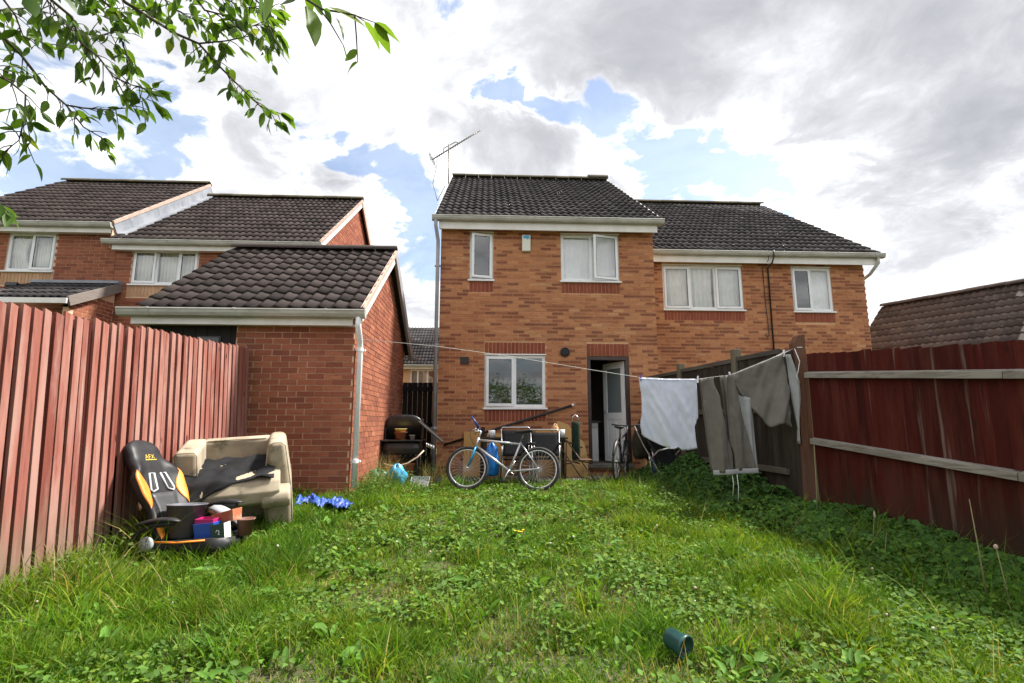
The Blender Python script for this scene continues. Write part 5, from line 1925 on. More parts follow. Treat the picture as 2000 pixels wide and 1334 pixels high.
# silver bike leaning on the clutter; front wheel to the left of the picture
br_ = Vector((0.77, 7.76, 0))
bf_ = Vector((-0.37, 8.02, 0))
bz_ = G(.2, 7.9) + .0
bx_ = (bf_ - br_).normalized()
bmx = Matrix.Translation((br_.x, br_.y, bz_)) @ frame((0, 0, 0), bx_, Vector((0.0, .17, 1))).to_3x3().to_4x4()
BK, steer1, clamp1 = bicycle('bicycle', 'silver mountain bike with blue front fork leaning in front of the patio clutter', bmx, (.2, 7.9, bz_), ('bike_silver', 'bike_blue', 'black_pl'), R_=.325, base=1.09, turn=9, saddle=.88, bars=1.00)
MB(steer1).cbox(clamp1 + Vector((.01, 0, .0)), (.05, .07, .06)).build('bell', 'upvc', BK, bevel=.01)
for k in range(6):      # dark printed marks along the down tube
    p0 = Vector((.44, -.018, .29)).lerp(Vector((.96, -.018, .66)), .24 + k * .085)
    p1 = Vector((.44, -.018, .29)).lerp(Vector((.96, -.018, .66)), .275 + k * .085)
    MB(bmx).tube([p0, p1], .009, 6).build('frame_mark', 'black_pl', BK)

# black bike by the door, seen almost end-on
b2r = Vector((2.20, 8.80, 0))
b2d = Vector((.42, .90, 0)).normalized()
b2m = Matrix.Translation((b2r.x, b2r.y, .115)) @ frame((0, 0, 0), b2d, Vector((.07, 0.02, 1))).to_3x3().to_4x4()
BK2, steer2, clamp2 = bicycle('bicycle', 'black bicycle parked beside the open back door', b2m, (2.5, 9.2, .115), ('black_pl', 'black_pl', 'black_pl'), R_=.335, base=1.0, turn=15, saddle=.90, bars=1.02, barends=False)
MB(b2m).grid(lambda a, b: (.04 - .42 * math.cos(a * 2.2 + .3) * .9, -.02 + .04 * b, .335 + .37 * math.sin(a * 2.2 + .3)), 12, 2).build('mudguard', 'black_pl', BK2, smooth=True, solid=.003)
# dark child seat / bag slung over it
BG = thing('rucksack', 'dark olive rucksack with a green and white bottle on the black bicycle', 'bag', (2.75, 8.85, .6))
bgm = Matrix.Translation((2.72, 8.92, .82)) @ Matrix.Rotation(R(8), 4, 'Y')
rings = []
for i in range(13):
    a = i / 12
    k = math.sin(PI * min(1, .12 + a * .86)) ** .35
    rings.append([Vector((.17 * k * math.copysign(abs(math.cos(t2)) ** .7, math.cos(t2)) + .012 * math.sin(7 * a + 3 * t2), .13 * k * math.sin(t2), -.33 + .66 * a + .02 * math.sin(3 * t2))) for t2 in [2 * PI * j / 18 for j in range(18)]])
vs_, fs_ = loft(rings)
MB(bgm)._add(vs_, fs_).build('bag_body', cloth_mat('dark olive canvas', (.028, .026, .018), (.045, .04, .028), trans=0), BG, smooth=True)
MB(bgm).tube([(-.1, -.10, .30), (-.04, -.14, .37), (.06, -.14, .37), (.1, -.10, .30)], .014, 6).build('strap', 'black_fab', BG, smooth=True)
MB(bgm).tube([(-.15, -.10, .20), (-.05, -.15, .23), (.08, -.15, .24), (.14, -.1, .20)], .012, 6).build('strap', M('tan webbing', (.22, .16, .1), .8), BG, smooth=True)
bt = MB(bgm @ Matrix.Translation((.03, -.155, .06)) @ Matrix.Rotation(R(-22), 4, 'Y')).lathe([(.026, 0), (.028, .09), (.022, .10), (.022, .13), (.001, .13)], 12).build('bottle', 'upvc', BG, smooth=True)
MB(bgm @ Matrix.Translation((.03, -.155, .06)) @ Matrix.Rotation(R(-22), 4, 'Y')).lathe([(.029, .0), (.029, .05)], 12, cap0=False).build('bottle_label', M('green label', (.02, .22, .09), .4), bt, smooth=True)

# child's scooter, white and blue stem
SC = thing('kick_scooter', 'white and blue kick scooter leaning beside the black bicycle', 'scooter', (2.76, 8.45, .11))
s0 = Vector((2.74, 8.35, .15))
s1 = Vector((2.74, 8.55, .95))
MB().tube([s0 + Vector((0, .04, .04)), s0.lerp(s1, .45)], .019, 10).build('lower_stem', 'navy', SC, smooth=True)
MB().tube([s0.lerp(s1, .45), s0.lerp(s1, .62)], .016, 10).build('clamp', 'alu', SC, smooth=True)
MB().tube([s0.lerp(s1, .62), s1], .024, 10).build('upper_stem', 'upvc', SC, smooth=True)
MB().tube([s1 + Vector((-.17, .08, .02)), s1 + Vector((0, 0, .03)), s1 + Vector((.17, -.08, .02))], .013, 8).build('handlebar', 'black_pl', SC, smooth=True)
MB().tube([Vector((2.63, 8.33, .62)), Vector((2.655, 8.33, .40)), Vector((2.70, 8.33, .13))], .015, 8).build('brace', 'alu', SC, smooth=True)
MB(Matrix.Translation((2.80, 8.62, .14)) @ Matrix.Rotation(R(78), 4, 'Z')).box(-.28, .25, -.05, .05, 0, .03).build('deck', 'black_pl', SC, bevel=.008)
for q in (Vector((2.74, 8.33, .16)), Vector((2.86, 8.92, .16))):
    MB().lathe([(.055, -.014), (.06, 0), (.055, .014)], 18, q, Matrix.Rotation(R(90), 3, 'Y') , cap1=True).build('wheel', 'rubber', SC, smooth=True)

# black pushchair behind the white T-shirt
PC = thing('pushchair', 'black folding pushchair behind the white T-shirt', 'pushchair', (2.84, 8.22, .1))
pcm = Matrix.Translation((2.84, 8.22, G(2.8, 8.2) - .04)) @ Matrix.Rotation(R(25), 4, 'Z')
MB(pcm).grid(lambda a, b: (-.2 + .40 * a, .34 * (1 - b) ** 1.5 - .10 * b, .36 + .62 * (1 - b) - .05 * math.sin(PI * a)), 8, 12).build('seat', 'black_fab', PC, smooth=True, solid=.03)
MB(pcm).grid(lambda a, b: (-.22 + .44 * a, .30 - .40 * math.sin(b * 1.5), .84 + .26 * math.cos(b * 1.6) + .02 * math.sin(a * PI)), 8, 10).build('hood', 'black_fab', PC, smooth=True, solid=.012)
for s in (-1, 1):
    MB(pcm).tube([(s * .23, .42, 1.0), (s * .23, .22, .70), (s * .23, -.08, .34), (s * .23, -.28, .10)], .012, 8).build('side_tube', 'dark_steel', PC, smooth=True)
    MB(pcm).tube([(s * .23, .34, .10), (s * .23, .10, .45), (s * .23, -.12, .62)], .012, 8).build('side_tube', 'dark_steel', PC, smooth=True)
    for yy in (-.28, .34):
        MB(pcm).lathe([(.03, -.018), (.085, -.016), (.09, 0), (.085, .016), (.03, .018)], 20, (s * .25, yy, .09), Matrix.Rotation(R(90), 3, 'Y'), cap1=True).build('wheel', 'rubber', PC, smooth=True)
MB(pcm).tube([(-.23, -.12, .62), (-.16, -.25, .66), (0, -.30, .67), (.16, -.25, .66), (.23, -.12, .62)], .014, 8).build('bumper_bar', 'alu', PC, smooth=True)
MB(pcm).tube([(-.23, .42, 1.0), (0, .44, 1.02), (.23, .42, 1.0)], .016, 8).build('push_handle', 'rubber', PC, smooth=True)

# ------------------------------------------------------------------ barbecue and what stands on and below it
BQ = thing('barbecue', 'black kettle-lidded barbecue against the garage side wall', 'barbecue', (-1.33, 8.75, .1))
qx, qy, qz = -1.36, 8.72, .80
MT['bbq'] = M('black enamel', (.012, .012, .013), .4, col2=(.03, .028, .026), nscale=7)
MB().box(qx - .33, qx + .30, qy - .22, qy + .22, qz - .22, qz).build('firebox', 'bbq', BQ, bevel=.10)
MB().box(qx - .36, qx + .33, qy - .25, qy + .25, qz + .001, qz + .022).build('rim', 'bbq', BQ, bevel=.006)
rings = []
for i in range(11):
    a = PI * (.02 + .50 * i / 10)
    rings.append([Vector((qx - .02 + (.31 if i < 9 else .29) * (2 * j / 12 - 1), qy + .22 - .0 - .30 * math.sin(a) * 1.0 + .22, qz + .03 + .40 * (1 - math.cos(a)))) for j in range(13)])
lidm = MB()
lidm.grid(lambda a, b: (qx - .32 + .60 * b, qy + .23 - .16 * math.sin(a * 1.9) * (1 - .0), qz + .03 + .40 * a - .10 * (2 * b - 1) ** 4 * a), 10, 12)
lidm.build('lid', 'bbq', BQ, smooth=True, solid=.02)
for s in (-1, 1):
    MB().prism([(0, 0), (-.20, 0), (-.16, .20), (-.06, .34), (.0, .32)], (qx - .02 + s * .30, qy + .23, qz + .03), (0, 1, 0), (0, 0, 1), (.012, 0, 0)).build('lid_end', 'bbq', BQ)
shm = Matrix.Translation((qx + .30, qy, qz + .28)) @ Matrix.Rotation(R(40), 4, 'Y')
MB(shm).box(-.06, .46, -.22, .2, -.012, .012).build('side_shelf', 'bbq', BQ, bevel=.006)
for sx in (-.28, .25):
    for sy in (-.18, .18):
        MB().tube([(qx + sx, qy + sy, qz - .2), (qx + sx * 1.05, qy + sy * 1.05, .08)], .014, 8).build('leg', 'bbq', BQ, smooth=True)
for k in range(5):
    MB().tube([(qx + .40 + .028 * k, qy - .24, qz - .02 - .012 * k), (qx + .412 + .028 * k, qy - .245, qz - .085 - .012 * k)], .010, 6).build('coil_handle', 'alu', BQ, smooth=True)
hs = MB().tube([(-1.60, 8.35, .46), (-1.50, 8.32, .435), (-1.36, 8.3, .43), (-1.22, 8.32, .47), (-1.08, 8.36, .56), (-.99, 8.42, .66)], .011, 8).build('hose', M('cream rubber hose', (.56, .43, .33), .6), None, smooth=True)
tag(hs, 'cream rubber hose looping below the barbecue', 'hose')
tub('plant_pot', 'terracotta pot standing on the rim of the barbecue', 'pot', (qx - .04, qy - .10, qz + .023), .075, .10, .12, 'terracotta')
tub('yellow_bowl', 'pale yellow bowl stacked in the terracotta pot on the barbecue', 'bowl', (qx - .04, qy - .10, qz + .11), .06, .095, .085, M('pale yellow plastic', (.72, .60, .20), .5))
tub('grey_pot', 'small grey pot beside the terracotta pot on the barbecue', 'pot', (qx + .16, qy - .15, qz + .023), .035, .045, .07, M('dull grey pot', (.38, .36, .35), .7))
tub('plant_pot', 'tall terracotta pot on the ground below the barbecue', 'pot', (-1.52, 8.42, .1), .10, .12, .30, 'terracotta')
tub('plant_pot', 'terracotta pot under the middle of the barbecue', 'pot', (-1.28, 8.55, .1), .10, .13, .34, 'terracotta')
tub('plant_pot', 'small bright terracotta pot lying left below the barbecue', 'pot', (-1.62, 8.22, .28), .05, .065, .13, M('bright terracotta', (.5, .14, .07), .7), Matrix.Rotation(R(70), 3, 'X'))


def bag(name, label, c, r_, mat, seed):
    rr = random.Random(seed)
    ph = [rr.uniform(0, 6) for _ in range(8)]
    m = MB()
    rings_ = []
    for i in range(15):
        th = PI * i / 14
        ring = []
        for j in range(24):
            a = 2 * PI * j / 24
            k = 1 + .13 * math.sin(3 * a + ph[0] + 2 * th) + .10 * math.sin(5 * a + ph[1] - 3 * th) + .07 * math.sin(9 * a + ph[2] + 5 * th) + .05 * math.sin(13 * a + 7 * th + ph[3])
            ring.append(Vector((c[0] + r_[0] * math.sin(th) * math.cos(a) * k, c[1] + r_[1] * math.sin(th) * math.sin(a) * k, max(c[2] - r_[2] * .8, c[2] + r_[2] * math.cos(th) * (1 + .15 * math.sin(4 * a + ph[4]))))))
        rings_.append(ring)
    vs2, fs2 = loft(rings_)
    m._add(vs2, fs2)
    o = m.build(name, mat, None, smooth=True)
    tag(o, label, 'bag')
    return o


MT['bag_green'] = M('green plastic bag', (.06, .24, .15), .35, col2=(.09, .30, .22), nscale=12)
MT['bag_blue'] = M('turquoise plastic bag', (.03, .25, .42), .3, col2=(.06, .36, .55), nscale=14)
MT['bag_blue2'] = M('bright blue plastic bag', (.01, .15, .55), .3, col2=(.02, .22, .66), nscale=12)
bag('plastic_bag', 'crumpled green plastic bag in the weeds below the barbecue', (-1.62, 7.95, .26), (.17, .14, .14), 'MT' and 'bag_green', 1)
bag('plastic_bag', 'crumpled turquoise plastic bag next to the green one', (-1.33, 7.95, .29), (.14, .12, .18), 'bag_blue', 2)
tr = openbox('speckled_tray', 'white speckled tray lying in the grass by the downpipe', 'tray', Matrix.Translation((-1.02, 8.3, .16)) @ Matrix.Rotation(R(-12), 4, 'Z') @ Matrix.Rotation(R(50), 4, 'X'), .30, .20, .05, M('white speckled enamel', (.72, .74, .75), .4, grime=(.05, .05, .05), gscale=40, glo=.56, ghi=.6), taper=.9)

# ------------------------------------------------------------------ leaning boards, table, chairs
MT['ply'] = wood_mat('tan plywood', [(0, (.42, .245, .085)), (1, (.46, .27, .10))], grain=(.30, .16, .055), grain_amt=.5, weather=(.35, .2, .08), wamt=.4)


def leaning(name, label, x0, x1, ztop, y_bot, y_top, mat, th=.018, cat='board', zb=.115):
    m = MB()
    d = Vector((0, y_top - y_bot, ztop - zb))
    L_ = d.length
    m.prism([(0, 0), (x1 - x0, 0), (x1 - x0, L_), (0, L_)], (x0, y_bot, zb), (1, 0, 0), d.normalized(), Vector((0, d.z, -d.y)).normalized() * th)
    o = m.build(name, mat, None, bevel=.003)
    tag(o, label, cat)
    return o


leaning('plywood_board', 'tan plywood board leaning on the wall behind the front wheel of the silver bike', -.42, -.10, .93, 9.70, 9.93, 'ply')
leaning('plywood_board', 'second tan plywood board under the kitchen window behind the blue bag', .02, .36, .90, 9.66, 9.92, 'ply')
leaning('plywood_board', 'narrow tan board leaning behind the folding table', .95, 1.36, .96, 9.66, 9.90, 'ply')
leaning('dark_plank', 'narrow dark plank standing left of the blue bag', -.10, -.02, 1.02, 9.45, 9.60, 'wood_old', .03, 'plank')
# large tan cardboard with a torn slanting top and bulging foot
cbm = MB()
poly = [(0, 0), (.62, 0), (.64, .30), (.60, .62), (.30, 1.00), (.10, 1.06), (.04, .8)]
cbm.prism(poly, (1.26, 9.58, .115), (1, 0, 0), Vector((0, .30, 1)).normalized(), (0, .03, -.004))
co = cbm.build('cardboard_sheet', M('tan cardboard', (.44, .27, .10), .9, col2=(.50, .32, .14), nscale=4, grime=(.22, .12, .05), gscale=3), None, bevel=.006)
tag(co, 'big tan cardboard sheet with slanting torn top left of the doorway', 'cardboard')
# pole lying against the wall
pl = MB().tube([(-.80, 9.95, .68), (1.66, 9.95, 1.43)], .022, 10).build('black_pole', 'black_pl', None, smooth=True)
tag(pl, 'long black pole propped slantwise along the brick wall', 'pole')
MB().tube([(1.66, 9.95, 1.43), (1.70, 9.95, 1.442)], .027, 10).build('end_cap', 'upvc', pl, smooth=True)

TB = thing('garden_table', 'narrow brown garden table behind the bicycle, cluttered with cups', 'table', (.65, 9.25, .11))
for k in range(3):
    MB().box(-.10, 1.42, 8.98 + k * .155, 9.128 + k * .155, .815, .845).build('slat', 'wood_old', TB, bevel=.003)
MB().box(-.06, 1.38, 8.995, 9.02, .76, .814).build('apron', 'wood_old', TB)
for lx in (-.02, 1.34):
    for ly in (9.03, 9.40):
        MB().box(lx - .022, lx + .022, ly - .022, ly + .022, .11, .814).build('leg', 'wood_old', TB)


def cup(name, label, c, r0, h, mat, dots=None):
    o = MB().lathe([(r0 * .9, 0), (r0, h), (r0 - .005, h), (r0 * .9 - .005, .006), (.001, .006)], 18, c).build(name, mat, None, smooth=True)
    tag(o, label, 'cup')
    if dots:
        for k in range(9):
            a = -PI / 2 + (k % 3 - 1) * .55
            z_ = h * (.25 + .25 * (k // 3))
            MB().cbox((c[0] + (r0 + .0005) * math.cos(a), c[1] + (r0 + .0005) * math.sin(a), c[2] + z_), (.010, .004, .014)).build('printed_mark', dots, o)
    return o


cup('mug', 'white mug with small dark marks at the left end of the garden table', (.10, 9.05, .846), .062, .125, 'upvc', 'navy')
cup('beaker', 'plain white beaker at the right end of the garden table', (1.33, 9.05, .846), .05, .135, 'upvc')
# crumpled tan paper
bag('paper_bag', 'crumpled tan paper bag beside the white beaker on the table', (1.22, 9.12, .93), (.07, .06, .14), M('tan paper', (.55, .33, .16), .8), 5)


def garden_chair(name, label, mtx, loc, mat_t='dark_steel', mat_s='black_fab', h=.95):
    C_ = thing(name, label, 'chair', loc, None)
    for s in (-1, 1):
        MB(mtx).tube([(s * .25, .22, h), (s * .25, .02, .45), (s * .25, -.22, .02)], .011, 8).build('front_frame', mat_t, C_, smooth=True)
        MB(mtx).tube([(s * .26, .26, .02), (s * .26, .0, .40), (s * .26, -.20, .62), (s * .26, .16, .66)], .011, 8).build('rear_frame', mat_t, C_, smooth=True)
        MB(mtx).box(s * .26 - .022, s * .26 + .022, -.22, .16, .662, .685).build('arm_pad', 'black_pl', C_, bevel=.006)
    MB(mtx).tube([(-.25, .22, h), (-.22, .235, h + .03), (.22, .235, h + .03), (.25, .22, h)], .011, 8).build('top_rail', mat_t, C_, smooth=True)
    MB(mtx).grid(lambda a, b: (-.24 + .48 * a, .02 + .19 * b - .03 * math.sin(PI * a) * 0, .46 + (h - .48) * b), 8, 8).build('back_sling', mat_s, C_, smooth=True, solid=.004)
    MB(mtx).grid(lambda a, b: (-.24 + .48 * a, -.22 + .25 * b, .44 - .03 * math.sin(PI * b)), 8, 6).build('seat_sling', mat_s, C_, smooth=True, solid=.004)
    return C_


MT['sling'] = M('black mesh sling', (.010, .0105, .012), .8, spec=.1, col2=(.018, .018, .02), nscale=30)
garden_chair('folding_chair', 'black mesh folding chair behind the frame of the silver bike', Matrix.Translation((.52, 8.62, .09)) @ Matrix.Rotation(R(4), 4, 'Z'), (.52, 8.6, .1), 'steel', 'sling', .90)
garden_chair('folding_chair', 'grey tubed folding chair behind the rear wheel of the silver bike', Matrix.Translation((.98, 8.70, .09)) @ Matrix.Rotation(R(-6), 4, 'Z'), (.98, 8.7, .1), 'steel', 'sling', .86)
bag('carrier_bag', 'bright blue carrier bag hanging behind the frame of the silver bike', (.10, 8.65, .46), (.12, .08, .28), 'bag_blue2', 9)

# rusty folded trolley frame and the green bag standing on it
TR = thing('trolley', 'rusty folded metal trolley frame left of the doorway', 'trolley', (1.45, 9.1, .11))
tx, ty = 1.20, 9.0
for (a, b) in (((0, 0, .72), (.02, .0, .08)), ((.20, .02, .70), (.18, .06, .08)), ((0, 0, .72), (.46, -.1, .08)), ((.20, .02, .70), (.66, -.12, .08)), ((.0, .0, .76), (.48, .04, .64)), ((.02, .12, .74), (.50, .16, .62)),
               ((.02, .0, .40), (.42, .0, .36)), ((.14, .0, .30), (.30, .02, .36)), ((.46, -.1, .08), (.66, -.12, .08)), ((-.10, .05, .42), (.40, .05, .37)), ((.30, .02, .36), (.62, .02, .37))):
    MB().tube([(tx + a[0], ty + a[1], .1 + a[2]), (tx + b[0], ty + b[1], .04 + b[2])], .011, 7).build('frame_tube', 'rusty', TR, smooth=True)
MB().box(tx + .34, tx + .64, ty - .06, ty + .18, .452, .47).build('platform', 'rusty', TR)
GB = thing('tool_bag', 'tall dark green cylindrical bag with a steel handle on the trolley', 'bag', (1.57, 9.05, .47))
MB().lathe([(.068, 0), (.074, .03), (.074, .60), (.068, .64), (.001, .65)], 20, (1.57, 9.05, .47)).build('bag_body', cloth_mat('dark green canvas', (.014, .026, .018), (.022, .036, .026), trans=0), GB, smooth=True)
MB().tube([(1.52, 9.05, 1.10), (1.525, 9.05, 1.20), (1.57, 9.05, 1.235), (1.615, 9.05, 1.20), (1.62, 9.05, 1.10)], .011, 8).build('handle', 'alu', GB, smooth=True)

# aerial on the roof
AE = thing('tv_aerial', 'television aerial on a thin mast above the orange brick house', 'aerial', (-1.16, 14.1, 8.0))
MB().tube([(-1.13, 14.05, 7.2), (-1.17, 14.1, 9.22)], .020, 8).build('mast', 'dark_steel', AE, smooth=True)
b0, b1 = Vector((-1.64, 14.1, 8.72)), Vector((-.24, 14.1, 9.70))
MB().tube([b0, b1], .018, 6).build('boom', 'dark_steel', AE, smooth=True)
MB().tube([b0.lerp(b1, .22) + Vector((0, 0, .05)), b0.lerp(b1, .25) + Vector((-.02, 0, .12)), b0.lerp(b1, .50) + Vector((-.03, 0, .09)), b0.lerp(b1, .55) + Vector((0, 0, .02))], .014, 6).build('brace', 'dark_steel', AE, smooth=True)
bd = (b1 - b0).normalized()
for k in range(20):
    c = b0.lerp(b1, .10 + .89 * k / 19)
    hl = .09 - .0018 * k
    MB().tube([c + Vector((.0, -hl, -.01)), c + Vector((0, hl, .01))], .008, 5).tube([c + Vector((0, 0, -.045)), c + Vector((0, 0, .03))], .006, 5).build('director', 'dark_steel', AE)
for dz_ in (-.12, -.04, .04, .12):
    c = b0 + Vector((dz_ * -.6, 0, dz_))
    MB().tube([c + Vector((0, -.24, 0)), c + Vector((0, .24, 0))], .011, 5).tube([c + Vector((0, 0, -.03)), c + Vector((0, 0, .05))], .010, 5).build('reflector', 'dark_steel', AE)
MB().tube([b0 + Vector((.15, 0, .02)), b0 + Vector((.12, 0, -.3)), (-1.60, 14.05, 7.95), (-1.45, 14.0, 7.4), (-1.15, 13.0, 7.38)], .009, 5).build('cable', 'black_pl', AE, smooth=True)

# ------------------------------------------------------------------ washing line and what hangs on it
LP = [(-1.61, 6.62, 2.165), (-.6, 6.44, 2.05), (.33, 6.25, 1.90), (1.2, 6.07, 1.735), (1.81, 5.945, 1.625), (2.12, 5.88, 1.605), (2.46, 5.82, 1.600), (2.82, 5.75, 1.645), (3.2, 5.69, 1.80), (3.53, 5.63, 1.945)]
wl = MB().tube(LP, .0026, 5).build('washing_line', M('white line', (.62, .61, .58), .6), None, smooth=True)
tag(wl, 'white washing line strung from the garage downpipe to the corner post', 'washing line')
MB().tube([(3.53, 5.60, 1.945), (3.63, 5.60, 1.95), (3.63, 5.72, 1.95)], .005, 5).tube([(3.50, 5.60, 1.93), (3.52, 5.56, 1.78), (3.49, 5.56, 1.66), (3.47, 5.56, 1.62), (3.50, 5.56, 1.54)], .004, 5).build('knotted_end', 'upvc', wl, smooth=True)


from mathutils import noise as mnoise


def nz3(a, b, c):
    return mnoise.noise(Vector((a, b, c)))


def line_at(x):
    for a, b in zip(LP, LP[1:]):
        if x <= b[0]:
            t_ = (x - a[0]) / (b[0] - a[0])
            return Vector(a).lerp(Vector(b), t_)
    return Vector(LP[-1])


def cloth_fn(x0, wid, ufn, vmax, fold, yoff=0.0):
    """a,b -> point: hangs from the line; ufn(v) -> (left, right) in metres from x0"""
    def fn(a, b):
        v = b * (vmax(a) if callable(vmax) else vmax)
        l_, r_ = ufn(v)
        u = l_ + (r_ - l_) * a
        p = line_at(x0 + u * .98)
        top = p.z
        lt = line_at(x0 + (ufn(0)[0] + (ufn(0)[1] - ufn(0)[0]) * a))
        return Vector((p.x, p.y + fold(u, v) + yoff, lt.z - v))
    return fn


def tab(rows):
    def f(v):
        l_ = interp([(r_[0], r_[1]) for r_ in rows], v)
        r2 = interp([(r_[0], r_[2]) for r_ in rows], v)
        return l_, r2
    return f


MT['tshirt'] = cloth_mat('white cotton tinted by skylight', (.72, .74, .86), (.66, .68, .80), trans=.2)  # blue cast of the skylight is mixed into the white cloth colour
MT['taupe'] = cloth_mat('taupe jersey', (.175, .157, .14), (.15, .135, .12), trans=.05)
MT['taupe2'] = cloth_mat('taupe fleece', (.20, .182, .165), (.17, .156, .14), trans=.05)
MT['greyin'] = cloth_mat('pale grey fleece lining', (.42, .42, .43), (.36, .36, .37), trans=.1)

TS = thing('white_tshirt', 'white T-shirt pegged upside down by its hem on the washing line', 'T-shirt', (2.12, 5.88, .8))
ts_u = tab([(0, 0, .645), (.25, .02, .645), (.44, .015, .64), (.50, .0, .615), (.55, -.005, .585), (.64, .005, .585), (.74, .03, .60), (.85, .05, .62)])


def ts_v(a):
    return .685 + .13 * math.sin(PI * min(1, a * 1.0) * .72) - .03 * (abs(a - .62) < .10) * (1 - abs(a - .62) / .10)


def ts_f(u, v):
    f = (.085 * nz3((u - .30 * v) * 6.5, v * 1.3, 1.0) + .035 * nz3((u - .45 * v) * 17, v * 2.0, 4.0)) * min(1, .25 + v / .5) + .008 * nz3(u * 40, v * 12, 7)
    return f - .04 * math.sin(PI * u / .65) * v


MB().grid(cloth_fn(1.80, .65, ts_u, ts_v, ts_f), 44, 40).build('front', 'tshirt', TS, smooth=True, solid=.003)
MB().grid(cloth_fn(1.81, .65, ts_u, lambda a: ts_v(a) - .02, lambda u, v: .035 + .018 * math.sin(u * 15 + 2)), 30, 24).build('back', 'tshirt', TS, smooth=True, solid=.003)
nk = [cloth_fn(1.80, .65, ts_u, ts_v, ts_f)(.44 + .26 * k / 12, 1.0) + Vector((0, -.008, .018 * math.sin(PI * k / 12) - .002)) for k in range(13)]
MB().tube(nk, .007, 6).build('neckband', 'tshirt', TS, smooth=True)
hm = [cloth_fn(1.80, .65, ts_u, ts_v, ts_f)(k / 20, .0) + Vector((0, -.006, -.015)) for k in range(21)]
MB().tube(hm, .006, 6).build('hem', 'tshirt', TS, smooth=True)

TRS = thing('taupe_joggers', 'taupe jogging trousers hung upside down with the pale waistband lowest', 'trousers', (2.65, 5.78, .5))
lu = tab([(0, 0, .125), (.3, .015, .17), (.6, .035, .225), (.72, .045, .265), (.9, .06, .30), (1.10, .075, .30)])
ru_ = tab([(0, .225, .345), (.3, .25, .40), (.6, .26, .455), (.72, .265, .475), (.9, .30, .50), (1.10, .30, .535)])


def leg_f(ph):
    return lambda u, v: .07 * nz3(u * 8 + ph * 9, v * .9, ph) + .030 * nz3(u * 22, v * 1.6, ph + 5) + .010 * nz3(u * 30, v * 14, ph + 8) - .03 * math.sin(u * 6.0)


MB().grid(cloth_fn(2.485, .5, lu, 1.06, leg_f(0)), 20, 34).build('leg', 'taupe', TRS, smooth=True, solid=.006)
MB().grid(cloth_fn(2.485, .5, lu, 1.05, lambda u, v: .045 + .012 * math.sin(u * 18)), 12, 20).build('leg_back', 'taupe', TRS, smooth=True, solid=.004)
MB().grid(cloth_fn(2.485, .5, ru_, 1.06, leg_f(1.3)), 20, 34).build('leg', 'taupe', TRS, smooth=True, solid=.006)
MB().grid(cloth_fn(2.485, .5, ru_, 1.05, lambda u, v: .05 + .012 * math.sin(u * 18 + 1)), 12, 20).build('leg_back', 'taupe', TRS, smooth=True, solid=.004)


def waist(a, b):
    u = .068 + .475 * a
    p = line_at(2.485 + u)
    z_ = 1.615 - 1.045 - .055 * b + .03 * a ** 2 + .012 * math.sin(a * 3)
    return Vector((p.x, p.y - .010 + .014 * math.sin(u * 22) - .03 * math.sin(u * 6.0), z_))


MB().grid(waist, 30, 3).build('waistband', 'greyin', TRS, smooth=True, solid=.012)
for x_, ln in ((2.74, .24), (2.79, .31)):
    p = line_at(x_)
    MB().tube([(p.x, p.y - .035, .545), (p.x + .006, p.y - .04, .545 - ln * .5), (p.x - .01, p.y - .04, .545 - ln)], .004, 6).build('drawstring', 'upvc', TRS, smooth=True)

SW = thing('taupe_sweatshirt', 'taupe sweatshirt with pale lining slung over the line by the post', 'sweatshirt', (3.1, 5.7, .9))
sw_x0 = 2.80


def sw_fn(a, b):
    u = .02 + .60 * a
    base = line_at(sw_x0 + u)
    lowl = .10 + .62 * (1 - (1 - min(1, a / .5)) ** 1.5) if a < .5 else .72
    lowl = lowl if a < .5 else .72 + (line_at(sw_x0 + u).z - line_at(sw_x0 + .32).z) * 1.0 - .04 * math.sin((a - .5) * 2 * PI)
    v = b * lowl
    x_ = base.x + .16 * (1 - a) * min(1, v / .6) ** 1.2 * (1 if a < .5 else 1)
    return Vector((x_, base.y + .075 * nz3((u + .35 * v) * 5, v * 2.0, 2.0) + .030 * nz3((u + .6 * v) * 14, v * 3, 3.0) + .008 * nz3(u * 34, v * 20, 6.0) - .03 * math.sin(PI * a), base.z - v))


MB().grid(sw_fn, 30, 26).build('body', 'taupe2', SW, smooth=True, solid=.006)
MB().grid(lambda a, b: sw_fn(a, b) + Vector((.01, .05, .01)), 20, 18).build('body_back', 'taupe2', SW, smooth=True, solid=.005)


def sl1(a, b):       # left sleeve hanging inside out
    z0_ = 1.42 - .05 * a
    v = b * (.72 + .10 * a)
    w_ = .19 * (1 - .45 * b)
    x_ = 2.86 + .08 * b + w_ * a + .05 * math.sin(b * 2.2) * (1 - a)
    return Vector((x_, 5.755 + .02 * math.sin(a * 7 + b * 3), z0_ - .35 * 0 - v))


MB().grid(sl1, 10, 20).build('sleeve', 'greyin', SW, smooth=True, solid=.006)


def sl2(a, b):       # right sleeve
    p = line_at(3.40)
    v = b * 1.0
    w_ = .035 + .10 * math.sin(PI * min(1, b * 1.15)) ** 1.2 - .02 * b
    x_ = p.x + .02 + .07 * b + w_ * (a - .3) + .03 * math.sin(b * 4)
    return Vector((x_, p.y - .03 + .03 * math.sin(a * 6 + b * 4), p.z - .02 - v))


MB().grid(sl2, 10, 22).build('sleeve', 'greyin', SW, smooth=True, solid=.006)


def peg(label, x_, mat, tilt=0):
    p = line_at(x_)
    m = MB(Matrix.Translation(p) @ Matrix.Rotation(R(tilt), 4, 'Y'))
    m.box(-.006, .006, -.011, -.003, -.045, .035).box(-.006, .006, .003, .011, -.045, .035).box(-.004, .004, -.003, .003, -.004, .008)
    o = m.build('clothes_peg', mat, None, bevel=.001)
    tag(o, label, 'peg')


